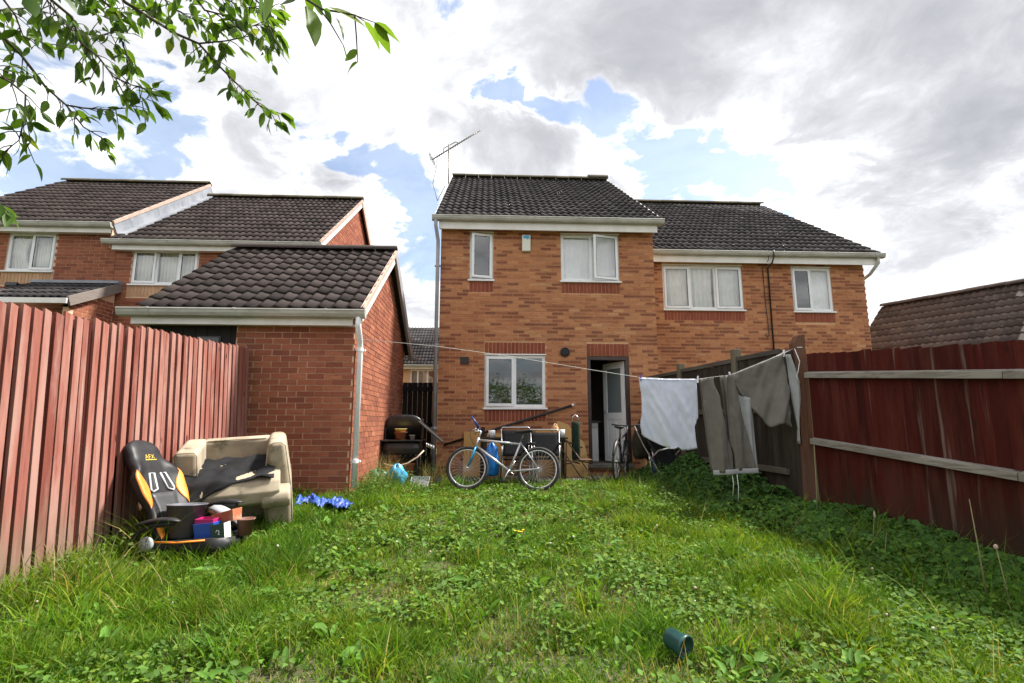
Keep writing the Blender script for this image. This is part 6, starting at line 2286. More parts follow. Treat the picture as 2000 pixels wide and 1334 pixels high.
MT['purple'] = M('purple plastic', (.12, .05, .35), .4)
peg('purple clothes peg at the left corner of the white T-shirt', 1.815, 'purple')
peg('white clothes peg between the T-shirt and the trousers', 2.45, 'upvc', 4)
peg('white clothes peg at the top of the right trouser leg', 2.80, 'upvc', -5)
peg('white clothes peg holding the right end of the sweatshirt', 3.40, 'upvc', 8)

# coil of dark wire on the old fence by the post
wc = MB()
for k in range(4):
    wc.tube([(3.44 + .006 * k, 5.95 + .10 * math.cos(2 * PI * j / 20 + k), 1.42 + (.14 + .015 * k) * math.sin(2 * PI * j / 20 + k)) for j in range(20)], .005, 5, closed=True)
wo_ = wc.build('wire_coil', 'dark_steel', None, smooth=True)
tag(wo_, 'coil of dark wire hung on the weathered fence beside the corner post', 'wire')

# ------------------------------------------------------------------ tree whose twigs hang into the picture
MT['bark'] = M('dark bark', (.055, .042, .032), .9, col2=(.09, .075, .06), nscale=14, bump=.6, bscale=40, bdist=.004)


def twig_leaf_mat(name):
    m, t, b, out = new_mat(name)
    vec, r, tcn = rnd_vec(t)
    c = t.ramp(r, [(0, (.045, .10, .012)), (.45, (.075, .15, .018)), (.8, (.11, .20, .026)), (.96, (.13, .22, .03)), (1, (.19, .23, .045))])
    n = t.noise(vec, 40, 4, .6)
    c = t.mix(t.smooth(n, .4, .8, 0, .35), c, (.03, .05, .01))
    t.l(c, b.inputs['Base Color'])
    b.inputs['Roughness'].default_value = .42
    b.inputs['Specular IOR Level'].default_value = .4
    tr_ = t.n('ShaderNodeBsdfTranslucent')
    t.l(t.mix(1.0, c, (1.45, 1.45, .6), 'MULTIPLY'), tr_.inputs['Color'])
    mx = t.n('ShaderNodeMixShader')
    mx.inputs[0].default_value = .5
    t.l(b.outputs[0], mx.inputs[1])
    t.l(tr_.outputs[0], mx.inputs[2])
    t.l(mx.outputs[0], out.inputs[0])
    return m


MT['twigleaf'] = twig_leaf_mat('tree leaf')
LEAFV = []
for kk in range(5):
    rr = random.Random(kk)
    bend, cup_, wv_ = rr.uniform(.05, .35), rr.uniform(.05, .25), rr.uniform(.38, .56)
    vs_, fs_ = [], []
    n = 8
    for i in range(n + 1):
        t_ = i / n
        w_ = wv_ * .5 * (math.sin(PI * t_ ** .8) ** .8) * (1 - .25 * t_) if 0 < t_ < 1 else (0.012 if t_ == 0 else 0.0)
        w_ *= 1 + .05 * math.sin(i * 2.6)
        zc_ = -bend * t_ ** 2
        tw = .12 * math.sin(t_ * 3 + kk)
        vs_ += [(-w_, t_, zc_ + cup_ * w_ + tw * w_), (0, t_, zc_), (w_, t_, zc_ + cup_ * w_ - tw * w_)]
    for i in range(n):
        a = i * 3
        fs_ += [(a, a + 1, a + 4, a + 3), (a + 1, a + 2, a + 5, a + 4)]
    me = bpy.data.meshes.new('leaf')
    me.from_pydata(vs_, [], fs_)
    me.polygons.foreach_set('use_smooth', [True] * len(fs_))
    me.materials.append(MT['twigleaf'])
    LEAFV.append((me, vs_, fs_))

TREE = thing('overhanging_tree', 'broad-leaved tree with leafy twigs hanging into the upper left', 'tree', (-2.1, -.4, 0))
crown_pts = []
TR_ = random.Random(5)


def px_path(pts):
    return [at_d(x_, y_, d_) for x_, y_, d_ in pts]


br_paths = [
    ([(-160, -140, 1.9), (-60, 0, 1.95), (0, 65, 2.0), (41, 107, 2.05), (89, 170, 2.1), (129, 205, 2.1), (163, 248, 2.15), (200, 270, 2.2)], .0085, 1.0),
    ([(129, 205, 2.1), (163, 211, 2.1), (207, 214, 2.15), (251, 211, 2.2), (300, 185, 2.25)], .004, 1.2),
    ([(150, -120, 2.0), (200, -50, 2.05), (244, 4, 2.1), (296, 37, 2.15), (344, 66, 2.2), (388, 85, 2.25), (425, 126, 2.25), (477, 178, 2.3), (510, 209, 2.3), (548, 222, 2.35)], .0085, 1.0),
    ([(388, 85, 2.25), (440, 80, 2.25), (490, 70, 2.3), (520, 90, 2.3)], .004, 1.3),
    ([(40, -120, 1.9), (100, 0, 1.95), (140, 33, 2.0), (159, 85, 2.0), (192, 111, 2.05), (222, 150, 2.1), (255, 165, 2.1), (285, 175, 2.1)], .007, 1.5),
    ([(330, -120, 2.1), (370, -20, 2.1), (400, 20, 2.1), (440, 30, 2.15), (470, 60, 2.2), (520, 40, 2.2)], .006, 1.5),
    ([(420, -100, 2.0), (470, -30, 2.0), (510, 10, 2.05), (525, 50, 2.1), (535, 75, 2.1)], .005, 1.3),
    ([(540, -140, 1.15), (592, -5, 1.2), (629, 18, 1.2), (688, 28, 1.22), (732, 44, 1.25)], .004, .35),
    ([(-120, 60, 1.7), (-40, 130, 1.7), (20, 160, 1.75), (50, 185, 1.8), (48, 229, 1.8), (37, 274, 1.85), (10, 295, 1.85)], .005, 1.2),
    ([(-80, -60, 1.8), (0, -10, 1.8), (30, 30, 1.85), (45, 70, 1.9), (85, 85, 1.9)], .005, 1.0),
    ([(120, -140, 2.2), (180, -20, 2.2), (230, 30, 2.25), (240, 90, 2.3), (260, 130, 2.3)], .006, 1.5),
    ([(260, -130, 2.3), (300, -30, 2.3), (330, 10, 2.35), (370, 35, 2.4), (420, 45, 2.4)], .005, 1.6),
    ([(0, -130, 2.2), (60, -40, 2.2), (100, 10, 2.25), (130, 60, 2.3), (190, 70, 2.3), (230, 60, 2.3)], .005, 1.6),
    ([(60, -110, 2.4), (110, -30, 2.4), (170, 5, 2.4), (210, 25, 2.45), (300, 20, 2.45)], .004, 2.0),
    ([(330, -110, 2.3), (380, -40, 2.3), (430, -5, 2.3), (480, 15, 2.35), (540, 20, 2.35)], .004, 2.0),
    ([(-60, 0, 2.1), (0, 20, 2.1), (60, 15, 2.1), (110, 30, 2.15), (150, 60, 2.15)], .004, 1.4),
    ([(-80, 330, 1.6), (-20, 390, 1.6), (5, 405, 1.6)], .003, .8),
]
trunk_top = Vector((-2.05, -.2, 2.4))
limbs = MB()
limbs.tube([(-2.15, -.45, -.1), (-2.12, -.4, .8), (-2.05, -.3, 1.7), trunk_top], [.16, .12, .11, .09], 14)
trk = limbs.build('trunk', 'bark', TREE, smooth=True)
for pts, r_, dn in br_paths[:1] + br_paths[2:3] + br_paths[4:6] + br_paths[7:9]:
    s_ = at_d(*pts[0])
    mid = trunk_top.lerp(s_, .5) + Vector((0, -.05, .35))
    MB().tube([trunk_top, mid, s_], [.05, .025, r_ * 1.3], 10).build('limb', 'bark', TREE, smooth=True)
leaf_list = []
for pts, r_, dn in br_paths:
    P_ = px_path(pts)
    n = len(P_)
    MB().tube(P_, [r_ * (1 - .75 * i / (n - 1)) for i in range(n)], 8).build('branch', 'bark', TREE, smooth=True)
    tw = MB()
    for i in range(n - 1):
        a, b = P_[i], P_[i + 1]
        d = (b - a)
        cnt = max(1, int(d.length / .0165 * dn * (.55 + .6 * i / n)))
        for k in range(cnt):
            p = a.lerp(b, (k + TR_.random()) / cnt)
            side_ = Vector((TR_.uniform(-1, 1), TR_.uniform(-1, 1), TR_.uniform(-1.0, .55))).normalized()
            dirn = (d.normalized() * .7 + side_).normalized()
            tl = TR_.uniform(.02, .11)
            e = p + dirn * tl
            tw.tube([p, p.lerp(e, .5) + Vector((0, 0, .006)), e], [.0022, .0018, .0012], 5)
            nl = TR_.choice((1, 2, 2, 3))
            for q in range(nl):
                c = p.lerp(e, .45 + .55 * (q + 1) / nl)
                ld = (dirn + Vector((TR_.uniform(-1, 1), TR_.uniform(-1, 1), TR_.uniform(-1.3, .4))) * .9).normalized()
                leaf_list.append((c, ld, TR_.uniform(.040, .076)))
    e = P_[-1]
    for q in range(3):
        ld = ((P_[-1] - P_[-2]).normalized() + Vector((TR_.uniform(-1, 1), TR_.uniform(-1, 1), TR_.uniform(-1, .2))) * .8).normalized()
        leaf_list.append((e, ld, TR_.uniform(.05, .075)))
    if tw.v:
        o = tw.build('twigs', 'bark', TREE, smooth=True)
# the large leaves nearest the lens
for (x_, y_, d_, dx_, dy_, s_) in ((600, 12, 1.2, .25, -.85, .105), (585, -25, 1.2, -.3, -.8, .075), (632, 18, 1.2, .45, -.55, .06), (640, 14, 1.22, .95, -.45, .11), (655, 34, 1.22, .55, -.75, .06), (512, -20, 1.25, .0, -1, .085), (535, -10, 1.25, -.35, -.9, .075), (-15, 108, 1.3, .45, -.75, .06), (55, -10, 1.5, .35, -.9, .085)):
    ld = (CAMR @ Vector((dx_, dy_, .12))).normalized()
    leaf_list.append((at_d(x_, y_, d_), ld, s_))
items = []
for c, ld, s_ in leaf_list:
    upv = Vector((TR_.uniform(-.8, .8), TR_.uniform(-.8, .8), 1)).normalized()
    x_ax = ld.cross(upv).normalized()
    z_ax = x_ax.cross(ld).normalized()
    items.append((c, Matrix((x_ax, ld, z_ax)).transposed(), s_, TR_.randrange(5)))
vis = [i for i, it_ in enumerate(items) if in_view(it_[0], 1.04)]
vis.sort(key=lambda i: -items[i][2] / (items[i][0] - CAMP).length)
pick = set(vis[:300])
rest = MB()
for i, (c, m3, s_, kv) in enumerate(items):
    if i in pick:
        o = inst(LEAFV[kv][0], 'leaf', TREE, c, m3.to_euler())
        o.scale = (s_, s_, s_)
    else:
        rest.m = Matrix.Translation(c) @ m3.to_4x4() @ Matrix.Scale(s_, 4)
        rest._add(LEAFV[kv][1], LEAFV[kv][2])
# rest of the crown, behind and to the left of the camera
simple_v = [(0, 0, 0), (-.24, .45, .03), (0, 1, -.12), (.24, .45, .03), (0, .45, -.02)]
simple_f = [(0, 4, 1), (1, 4, 2), (2, 4, 3), (3, 4, 0)]
for k in range(5200):
    th, ph = TR_.uniform(0, 2 * PI), math.acos(TR_.uniform(-1, 1))
    rr = TR_.uniform(.45, 1) ** .5
    cl = .25 * math.sin(th * 4 + 2) * math.sin(ph * 5)
    c = Vector((-2.5 + 1.75 * (rr + cl * .4) * math.sin(ph) * math.cos(th), -.75 + 1.55 * (rr + cl * .4) * math.sin(ph) * math.sin(th), 3.5 + 1.2 * (rr + cl * .3) * math.cos(ph)))
    e = Euler((TR_.uniform(-.9, .9), TR_.uniform(-.9, .9), TR_.uniform(0, 6.28))).to_matrix().to_4x4()
    rest.m = Matrix.Translation(c) @ e @ Matrix.Scale(TR_.uniform(.06, .10), 4)
    rest._add(simple_v, simple_f)
crn = rest.build('crown', 'twigleaf', TREE, smooth=False)
tag(crn, kind='stuff')
for k in range(14):
    th = 2 * PI * k / 14
    e = Vector((-2.5 + 1.3 * math.cos(th), -.75 + 1.1 * math.sin(th), 3.2 + .6 * math.sin(3 * th)))
    MB().tube([trunk_top, trunk_top.lerp(e, .5) + Vector((0, 0, .2)), e], [.05, .03, .008], 8).build('limb', 'bark', TREE, smooth=True)


# two more trees behind the camera; they show in the kitchen window
def back_tree(label, c, rad, n, seed):
    rr_ = random.Random(seed)
    t_ = thing('garden_tree', label, 'tree', (c[0], c[1], 0))
    MB().tube([(c[0], c[1], -.1), (c[0] + .1, c[1], 1.2), (c[0], c[1] + .1, c[2])], [.17, .13, .06], 12).build('trunk', 'bark', t_, smooth=True)
    m_ = MB()
    for k in range(n):
        th, ph = rr_.uniform(0, 2 * PI), math.acos(rr_.uniform(-1, 1))
        q = rr_.uniform(.3, 1) ** .45 * (1 + .22 * math.sin(th * 5 + seed) * math.sin(ph * 4))
        p_ = Vector((c[0] + rad[0] * q * math.sin(ph) * math.cos(th), c[1] + rad[1] * q * math.sin(ph) * math.sin(th), c[2] + rad[2] * q * math.cos(ph)))
        m_.m = Matrix.Translation(p_) @ Euler((rr_.uniform(-1, 1), rr_.uniform(-1, 1), rr_.uniform(0, 6.28))).to_matrix().to_4x4() @ Matrix.Scale(rr_.uniform(.09, .15), 4)
        m_._add(simple_v, simple_f)
    tag(m_.build('crown', 'twigleaf', t_), kind='stuff')


back_tree('leafy tree reflected in the right pane of the kitchen window', (1.3, -4.6, 1.9), (1.7, 1.4, 1.35), 5200, 3)
back_tree('broad tree added behind the camera to darken the left kitchen pane', (-1.6, -5.4, 1.7), (1.7, 1.4, 1.5), 5200, 8)  # unseen, added so the left pane reflects something dark

# ------------------------------------------------------------------ grass and weeds
def mesh_np(name, verts, faces_flat, loop_tot, cols, mat, smooth=True):
    """fast mesh from numpy arrays with a per-vertex colour"""
    me = bpy.data.meshes.new(name)
    nv, nf = len(verts), len(loop_tot)
    me.vertices.add(nv)
    me.vertices.foreach_set('co', verts.astype(np.float32).ravel())
    me.loops.add(len(faces_flat))
    me.loops.foreach_set('vertex_index', faces_flat.astype(np.int32))
    me.polygons.add(nf)
    st_ = np.zeros(nf, dtype=np.int32)
    st_[1:] = np.cumsum(loop_tot)[:-1]
    me.polygons.foreach_set('loop_start', st_)
    me.polygons.foreach_set('loop_total', loop_tot.astype(np.int32))
    me.update(calc_edges=True)
    at = me.attributes.new('tint', 'FLOAT_COLOR', 'POINT')
    rgba = np.ones((nv, 4), dtype=np.float32)
    rgba[:, :3] = cols
    at.data.foreach_set('color', rgba.ravel())
    me.materials.append(MT[mat])
    o = bpy.data.objects.new(name, me)
    COL.objects.link(o)
    put(o, None)
    return o


MT['grass'] = leaf_mat('grass blade', trans=.42, rough=.6, spec=.12)
MT['weedleaf'] = leaf_mat('broad weed leaf', trans=.34, rough=.6, spec=.12)


def vnoise(x, y, s, seed=0):
    """smooth value noise"""
    r = np.random.default_rng(seed).random((64, 64))
    fx, fy = x * s + 31.7, y * s + 17.3
    ix, iy = np.floor(fx).astype(int), np.floor(fy).astype(int)
    tx_, ty_ = fx - ix, fy - iy
    tx_, ty_ = tx_ * tx_ * (3 - 2 * tx_), ty_ * ty_ * (3 - 2 * ty_)
    g = lambda a, b: r[a % 64, b % 64]
    return (g(ix, iy) * (1 - tx_) + g(ix + 1, iy) * tx_) * (1 - ty_) + (g(ix, iy + 1) * (1 - tx_) + g(ix + 1, iy + 1) * tx_) * ty_


def right_edge(y):
    return np.where(y < 5.6, 3.62 + (5.56 - y) * .101, 3.49 - (y - 5.8) * .094) - .05


def in_garden(x, y):
    ok = (x > -2.87) & (x < right_edge(y)) & (y > 1.7) & (y < 8.98)
    ok &= ~((y > 6.58) & (x < -1.66))
    return ok


def edge_dist(x, y):
    d = np.minimum(x + 2.88, right_edge(y) - x)
    d = np.where((y > 6.0), np.minimum(d, np.where(x < -1.6, 6.62 - y, x + 1.66)), d)
    return d


def blades(x, y, L, w, col, lean, bend, nseg_tip=True, zoff=0.0):
    n = len(x)
    z = gz(x, y) + zoff
    th = RNG.uniform(0, 2 * np.pi, n)          # direction of lean
    fa = RNG.uniform(0, 2 * np.pi, n)          # facing of the blade
    dx, dy = np.cos(th), np.sin(th)
    sx, sy = np.cos(fa), np.sin(fa)
    V = np.zeros((n, 7, 3))
    ts = (0.0, .38, .72, 1.0)
    ws = (1.0, .92, .62)
    for i, t in enumerate(ts):
        hor = (lean * t + bend * t * t) * L
        up = L * t * np.sqrt(np.clip(1 - (lean * .8 + bend * .55 * t) ** 2, .05, 1))
        cx, cy, cz_ = x + dx * hor, y + dy * hor, z + up
        if i < 3:
            V[:, 2 * i] = np.stack([cx - sx * w * ws[i] / 2, cy - sy * w * ws[i] / 2, cz_], 1)
            V[:, 2 * i + 1] = np.stack([cx + sx * w * ws[i] / 2, cy + sy * w * ws[i] / 2, cz_], 1)
        else:
            V[:, 6] = np.stack([cx, cy, cz_], 1)
    base = (np.arange(n) * 7)[:, None]
    F = np.concatenate([base + np.array([[0, 1, 3, 2]]), base + np.array([[2, 3, 5, 4]]), base + np.array([[4, 5, 6]])], 1)
    lt = np.tile([4, 4, 3], n)
    C = np.repeat(col[:, None, :], 7, 1)
    return V.reshape(-1, 3), F.ravel(), lt, C.reshape(-1, 3)


PAL = np.array([[.088, .195, .014], [.128, .245, .018], [.055, .128, .012], [.165, .270, .026], [.225, .280, .045], [.36, .32, .13]])


def pick_col(n, p, x, y, jit=.18):
    k = RNG.choice(len(PAL), n, p=p)
    c = PAL[k].copy()
    c *= RNG.uniform(1 - jit, 1 + jit, (n, 1))
    m = (.6 * vnoise(x, y, 1.1, 3) + .4 * vnoise(x, y, 4.1, 13))[:, None]           # broad patches: fresher / more yellow
    yel = np.array([1.28, 1.14, 1.0])
    grn = np.array([.70, .84, .78])
    return c * (grn + (yel - grn) * np.clip((m - .25) * 2, 0, 1))


def scatter(x0, x1, y0, y1, dens):
    n = int((x1 - x0) * (y1 - y0) * dens)
    x = RNG.uniform(x0, x1, n)
    y = RNG.uniform(y0, y1, n)
    k = in_garden(x, y)
    # only where the camera (or a step beside it) can look
    k &= (np.abs(x - .05 * y) < 1.12 * y + .5)
    return x[k], y[k]


parts_ = []
for (y0, y1, dens, wmul) in ((2.0, 3.3, 9500, 1.0), (3.3, 5.0, 6500, 1.2), (5.0, 7.0, 4300, 1.55), (7.0, 8.98, 3300, 1.9)):
    x, y = scatter(-2.9, 4.0, y0, y1, dens)
    e = edge_dist(x, y)
    nz = vnoise(x, y, 2.3, 1)
    nz2 = vnoise(x, y, 6.0, 2)
    tuft = sstep(.55, .85, vnoise(x, y, 5.0, 21))
    worn = sstep(.50, .80, vnoise(x, y, 1.7, 22)) * (np.abs(x - .2) < 1.5)
    hgt = (.028 + .036 * nz + .036 * nz2 * nz + .045 * tuft) * (1 - .45 * worn)
    hgt += .10 * np.clip(1 - e / .55, 0, 1) * (.3 + nz2)
    hgt += .035 * sstep(-.8, -2.4, x) * nz2 * (y < 6.6)
    hgt *= np.where((np.abs(x - .2) < 1.1) & (y > 3.4), 0.66, 1.0)
    keep = RNG.random(len(x)) < np.clip(.55 + .9 * (nz2 - .25), .30, 1)
    x, y, hgt = x[keep], y[keep], hgt[keep]
    n = len(x)
    L_ = hgt * RNG.uniform(.7, 1.7, n)
    wd = RNG.uniform(.0034, .0075, n) * wmul
    col = pick_col(n, [.29, .30, .15, .17, .06, .03], x, y)
    wv_ = (worn[keep] * .45)[:, None]
    straw = RNG.random((n, 1)) < wv_ * .6
    col = np.where(straw, np.array([[.33, .30, .11]]) * RNG.uniform(.7, 1.15, (n, 1)), col)
    col *= (1 - .28 * tuft[keep])[:, None]
    parts_.append(blades(x, y, L_, wd, col, RNG.uniform(.05, .55, n), RNG.uniform(.1, .75, n)))
# tussocks of long coarse grass
tus = [(-2.35, 3.35, .27, 260), (-2.62, 3.75, .28, 160), (-2.2, 2.95, .22, 200), (-1.95, 3.2, .20, 140), (-2.60, 4.25, .42, 120), (-2.7, 4.6, .45, 120), (1.95, 3.0, .25, 110), (1.9, 4.2, .24, 120), (1.6, 5.2, .22, 110), (-.2, 3.0, .2, 90), (.6, 3.25, .2, 80), (-1.0, 6.2, .22, 220), (-1.35, 6.4, .26, 260),
       (-1.5, 7.0, .34, 330), (-1.45, 7.6, .36, 300), (-1.2, 7.3, .26, 240), (-.75, 6.3, .16, 220), (-.45, 6.5, .15, 160), (-.9, 5.0, .18, 120), (-1.9, 5.5, .24, 260), (-2.2, 5.2, .22, 200), (2.3, 3.6, .26, 120), (1.2, 2.6, .2, 110), (.9, 2.9, .18, 80), (-1.1, 2.6, .2, 120), (-.45, 2.45, .2, 90), (2.1, 6.9, .3, 200), (1.9, 7.6, .28, 200), (-.5, 8.4, .25, 200), (2.3, 8.1, .3, 160), (1.75, 6.2, .24, 150), (-2.45, 2.6, .24, 170)]
for tx_, ty_, h_, cnt in tus:
    x = tx_ + RNG.normal(0, .05 + .02 * cnt / 100, cnt)
    y = ty_ + RNG.normal(0, .05 + .02 * cnt / 100, cnt)
    k = in_garden(x, y)
    x, y = x[k], y[k]
    n = len(x)
    parts_.append(blades(x, y, h_ * RNG.uniform(.45, 1.15, n), RNG.uniform(.005, .010, n), pick_col(n, [.34, .30, .12, .14, .06, .04], x, y), RNG.uniform(.05, .5, n), RNG.uniform(.15, .85, n)))
# dry pale stems and seed heads
xs_, ys_ = scatter(-2.88, 3.6, 2.0, 8.9, 16)
n = len(xs_)
parts_.append(blades(xs_, ys_, RNG.uniform(.12, .30, n), np.full(n, .0032), np.tile(PAL[5], (n, 1)) * RNG.uniform(.7, 1.2, (n, 1)), RNG.uniform(0, .3, n), RNG.uniform(0, .4, n)))
for (cx, cy, sp, h_, cnt) in ((-1.52, 7.35, .13, .62, 150), (-1.50, 8.0, .12, .62, 140), (-2.6, 3.6, .18, .38, 120), (-.85, 8.55, .12, .50, 90), (-1.0, 9.0, .12, .55, 90), (1.85, 8.75, .10, .30, 26), (2.0, 8.6, .10, .24, 20), (1.25, 6.35, .12, .34, 40), (-2.55, 5.9, .12, .4, 50), (2.3, 7.4, .2, .4, 50)):
    x = cx + RNG.normal(0, sp, cnt)
    y = cy + RNG.normal(0, sp, cnt)
    parts_.append(blades(x, y, h_ * RNG.uniform(.4, 1.1, cnt), RNG.uniform(.0035, .008, cnt), np.array([[.34, .27, .14]]) * RNG.uniform(.55, 1.15, (cnt, 1)) * np.where(RNG.random((cnt, 1)) < .4, np.array([[.45, .75, .35]]), 1), RNG.uniform(0, .4, cnt), RNG.uniform(.05, .7, cnt)))


def join_parts(ps):
    vo, V_, F_, L2, C_ = 0, [], [], [], []
    for v, f, l_, c in ps:
        V_.append(v)
        F_.append(f + vo)
        L2.append(l_)
        C_.append(c)
        vo += len(v)
    return np.concatenate(V_), np.concatenate(F_), np.concatenate(L2), np.concatenate(C_)


# grasses pushing up through the ivy
for (y0_, y1_, n_) in ((2.0, 4.5, 900), (4.5, 8.8, 1000)):
    y = RNG.uniform(y0_, y1_, n_)
    x = right_edge(y) - np.abs(RNG.normal(0, .5, n_)) - .04
    parts_.append(blades(x, y, RNG.uniform(.12, .42, n_), RNG.uniform(.003, .007, n_), pick_col(n_, [.3, .25, .2, .12, .06, .07], x, y), RNG.uniform(.02, .5, n_), RNG.uniform(.1, .8, n_)))
gr = mesh_np('lawn_grass', *join_parts(parts_), 'grass')
tag(gr, 'overgrown green lawn grass filling the garden', 'grass', kind='stuff')


# broad leaves: clover and dandelion in the lawn, ivy and bindweed along the right-hand fences
def leaves(P, N, size, asp, col, curl=.15):
    """P centres (n,3), N leaf normals (n,3); pointed oval of 6 faces"""
    n = len(P)
    N = N / np.linalg.norm(N, axis=1, keepdims=True)
    a = RNG.normal(size=(n, 3))
    D = a - (a * N).sum(1, keepdims=True) * N
    D /= np.linalg.norm(D, axis=1, keepdims=True)
    S_ = np.cross(N, D)
    prof = [(0, 0, 0), (.28, .42, .5), (.62, .36, .5), (1, 0, -1), (.62, -.36, .5), (.28, -.42, .5), (.45, 0, -.4)]
    V = np.zeros((n, 7, 3))
    for i, (t, s, c) in enumerate(prof):
        V[:, i] = P + D * ((t - .5) * size)[:, None] + S_ * (s * size * asp)[:, None] + N * (c * curl * size)[:, None]
    base = (np.arange(n) * 7)[:, None]
    F = np.concatenate([base + np.array([q]) for q in ([0, 1, 6], [1, 2, 6], [2, 3, 6], [3, 4, 6], [4, 5, 6], [5, 0, 6])], 1)
    return V.reshape(-1, 3), F.ravel(), np.full(n * 6, 3), np.repeat(col[:, None, :], 7, 1).reshape(-1, 3)


lp = []
for (y0, y1, dens) in ((2.0, 3.6, 3000), (3.6, 5.6, 1700), (5.6, 8.7, 900)):
    x, y = scatter(-2.9, 3.9, y0, y1, dens)
    nz = vnoise(x, y, 3.1, 7)
    k = RNG.random(len(x)) < np.clip((nz - .30) * 2.2, .06, 1)
    x, y = x[k], y[k]
    n = len(x)
    P = np.stack([x, y, gz(x, y) + RNG.uniform(.015, .085, n)], 1)
    N = np.stack([RNG.normal(0, .45, n), RNG.normal(0, .45, n), np.ones(n)], 1)
    col = np.array([[.085, .165, .03]]) * RNG.uniform(.6, 1.5, (n, 1)) * np.where(RNG.random((n, 1)) < .3, np.array([[1.5, 1.2, 1.0]]), 1)
    lp.append(leaves(P, N, RNG.uniform(.012, .034, n) * (1 + .10 * y), RNG.uniform(.6, 1.0, n), col))
# dandelion / plantain rosettes
for k in range(230):
    cx, cy = RNG.uniform(-2.6, 3.2), RNG.uniform(2.1, 7.8)
    if not in_garden(np.array([cx]), np.array([cy]))[0]:
        continue
    m_ = RNG.integers(4, 9)
    a = RNG.uniform(0, 2 * np.pi, m_)
    r = RNG.uniform(.03, .07, m_)
    P = np.stack([cx + r * np.cos(a), cy + r * np.sin(a), np.full(m_, G(cx, cy)) + RNG.uniform(.03, .09, m_)], 1)
    N = np.stack([-.7 * np.cos(a), -.7 * np.sin(a), np.ones(m_)], 1)
    lp.append(leaves(P, N, RNG.uniform(.07, .13, m_), RNG.uniform(.25, .5, m_), np.array([[.09, .19, .03]]) * RNG.uniform(.7, 1.4, (m_, 1))))
cl_o = mesh_np('clover_leaves', *join_parts(lp), 'weedleaf')
tag(cl_o, 'clover, dandelion and plantain leaves scattered through the lawn', 'weeds', kind='stuff')

lp = []
# along the dark red fence and under the old fence: a mound of ivy, nettle and bindweed
def mound(n, xf, y0, y1, wid, hmax, smin, smax, c0, jit=.35):
    y = RNG.uniform(y0, y1, n)
    d = np.abs(RNG.normal(0, 1, n)) * wid * .6
    d = np.where(d > wid * 1.7, RNG.uniform(0, wid, n), d)
    x = xf(y) - d
    top = hmax * np.clip(1 - d / (wid * 1.7), 0.05, 1) * (.55 + .9 * vnoise(x, y, 2.1, 9))
    z = gz(x, y) + top * RNG.uniform(.15, 1.0, n) ** .6
    k = (x < right_edge(y) - .01)
    x, y, z = x[k], y[k], z[k]
    n = len(x)
    P = np.stack([x, y, z], 1)
    N = np.stack([RNG.normal(-.35, .45, n), RNG.normal(-.3, .45, n), np.ones(n)], 1)
    col = np.array([c0]) * RNG.uniform(1 - jit, 1 + jit, (n, 1)) * np.where(RNG.random((n, 1)) < .18, np.array([[1.7, 1.5, 1.0]]), 1)
    return leaves(P, N, RNG.uniform(smin, smax, n), RNG.uniform(.7, 1.1, n), col)


for sa, sb, fr in ((.018, .035, 1.2), (.035, .065, .9), (.065, .11, .40)):
    lp.append(mound(int(5200 * fr), right_edge, 2.0, 4.2, .56, .24, sa, sb, (.060, .135, .030), .55))
    lp.append(mound(int(4200 * fr), right_edge, 4.0, 6.0, .60, .28, sa, sb, (.058, .132, .030), .55))
    lp.append(mound(int(6000 * fr), right_edge, 5.7, 8.9, .66, .42, sa, sb, (.048, .112, .027), .55))
lp.append(mound(3000, lambda y: right_edge(y) - .55, 2.0, 8.0, .7, .16, .02, .05, (.08, .165, .03)))
# weeds climbing at the foot of the garage wall, the left fence and the barbecue
for (cx, cy, sx_, sy_, h_, n, c0) in ((-1.45, 7.0, .16, .5, .42, 1300, (.075, .14, .03)), (-1.35, 8.1, .25, .35, .34, 900, (.085, .14, .035)), (-2.65, 3.7, .16, .5, .26, 700, (.10, .15, .04)), (-2.3, 6.2, .4, .25, .22, 600, (.09, .17, .03)), (-1.0, 8.8, .2, .2, .35, 350, (.07, .12, .03)), (2.55, 7.6, .3, .5, .45, 900, (.05, .12, .03)), (1.9, 5.9, .35, .5, .26, 700, (.10, .17, .035)), (.2, 8.75, .7, .12, .12, 500, (.09, .18, .03))):
    x = cx + RNG.normal(0, sx_, n)
    y = cy + RNG.normal(0, sy_, n)
    k = in_garden(x, np.minimum(y, 8.97)) & (y < 9.3)
    x, y = x[k], y[k]
    n = len(x)
    z = gz(x, y) + h_ * RNG.uniform(.05, 1, n) * np.exp(-((x - cx) / (1.6 * sx_)) ** 2)
    P = np.stack([x, y, z], 1)
    N = np.stack([RNG.normal(0, .5, n), RNG.normal(-.2, .5, n), np.ones(n)], 1)
    lp.append(leaves(P, N, RNG.uniform(.015, .045, n), RNG.uniform(.45, .9, n), np.array([c0]) * RNG.uniform(.6, 1.5, (n, 1))))
iv = mesh_np('ivy_groundcover', *join_parts(lp), 'weedleaf')
tag(iv, 'dark ivy, nettles and bindweed growing along the fences and walls', 'weeds', kind='stuff')

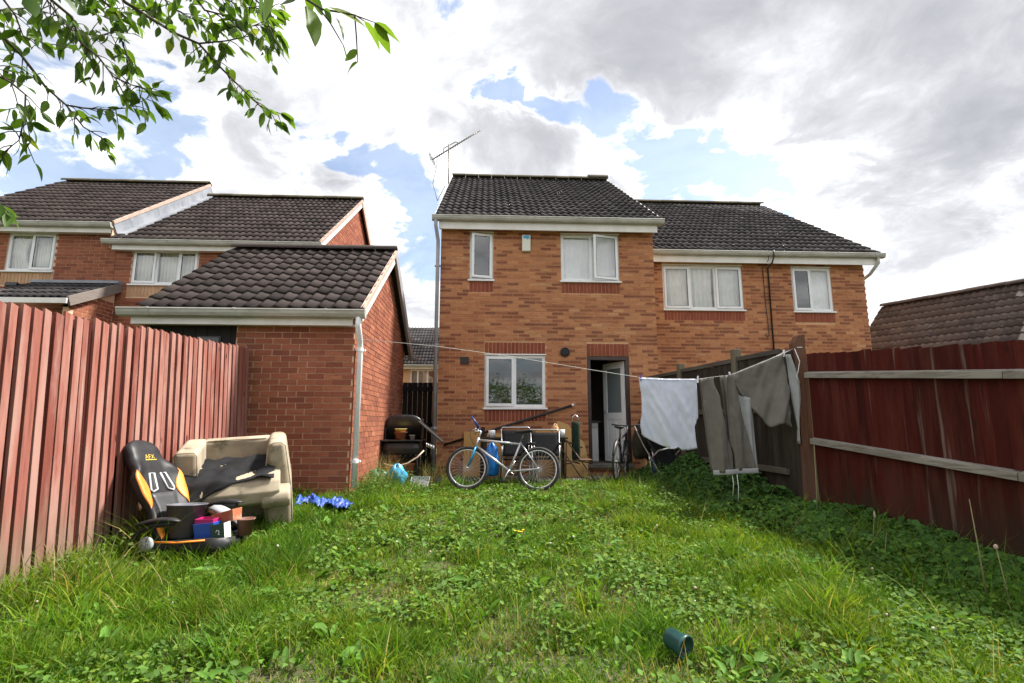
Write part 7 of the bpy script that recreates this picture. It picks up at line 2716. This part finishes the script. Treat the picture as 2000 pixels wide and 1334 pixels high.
# tiny flowers
fm_ = MB()
for k in range(60):
    x_, y_ = random.uniform(-2.6, 3.0), random.uniform(2.2, 8.2)
    if not in_garden(np.array([x_]), np.array([y_]))[0]:
        continue
    fm_.sphere((x_, y_, G(x_, y_) + random.uniform(.06, .13)), random.uniform(.006, .011), 6, 4)
fo_ = fm_.build('clover_flowers', M('clover blossom', (.62, .58, .48), .8, col2=(.42, .30, .24), nscale=3), None, smooth=True)
tag(fo_, 'small whitish clover flowers dotted through the lawn', 'flowers', kind='stuff')
fm_ = MB()
for (x_, y_) in ((.29, 4.62), (.33, 4.66), (.26, 4.65), (.31, 4.60), (-.95, 7.0)):
    for q in range(5):
        a = 2 * PI * q / 5
        fm_.sphere((x_ + .009 * math.cos(a), y_ + .009 * math.sin(a), G(x_, y_) + .12), (.006, .006, .003), 6, 4)
fo_ = fm_.build('yellow_flowers', M('yellow blossom', (.75, .52, .02), .6), None, smooth=True)
tag(fo_, 'few yellow flowers in the middle of the lawn', 'flowers', kind='stuff')

# single stalks standing against the dark fence
MT['stalk'] = M('dry green stalk', (.22, .22, .08), .8, col2=(.32, .28, .16), nscale=30)


def stalk(label, base, top, r0, r1, head=None):
    t_ = thing('weed_stalk', label, 'weed', base)
    b, e = Vector(base), Vector(top)
    MB().tube([b, b.lerp(e, .5) + Vector((.006, .004, 0)), e], [r0, (r0 + r1) / 2, r1], 6).build('stem', 'stalk', t_, smooth=True)
    if head:
        MB().sphere(e, head, 8, 6).build('seed_head', M('seed head', (.48, .36, .28), .9), t_, smooth=True)


p = at_d(1922, 1122, 3.25)
q = at_d(1893, 975, 3.3)
stalk('tall tapering stalk standing before the dark red fence at right', (p.x, p.y, G(p.x, p.y)), q, .007, .002)
p = at_d(1968, 1130, 3.1)
q = at_d(1945, 1068, 3.1)
stalk('bent stalk with pale fluffy seed head at the far right edge', (p.x, p.y, G(p.x, p.y)), q, .004, .003, (.012, .012, .016))
p = at_d(1700, 1060, 4.3)
q = at_d(1708, 1005, 4.3)
stalk('thin brownish weed stalk near the bottom of the dark fence', (p.x, p.y, G(p.x, p.y)), q, .004, .002, (.008, .008, .03))
p = at_d(1594, 990, 5.2)
q = at_d(1590, 870, 5.3)
stalk('slender pale stalk climbing beside the brown corner post', (p.x, p.y, G(p.x, p.y)), q, .006, .003)

# green plastic pot lying on the lawn
pp = Vector((.905, 2.56, G(.905, 2.56) + .085))
rot_ = Matrix.Rotation(R(-58), 3, 'Z') @ Matrix.Rotation(R(100), 3, 'Y')
m = MB()
m.lathe([(.006, 0), (.040, 0), (.048, .085), (.053, .086), (.053, .104), (.047, .104), (.044, .01), (.001, .008)], 28, pp - rot_ @ Vector((0, 0, .05)), rot_)
gp = m.build('plant_pot', M('dark teal plastic', (.012, .055, .055), .3, col2=(.02, .08, .075), nscale=10), None, smooth=True)
tag(gp, 'dark teal plastic pot lying on its side in the lawn', 'pot')
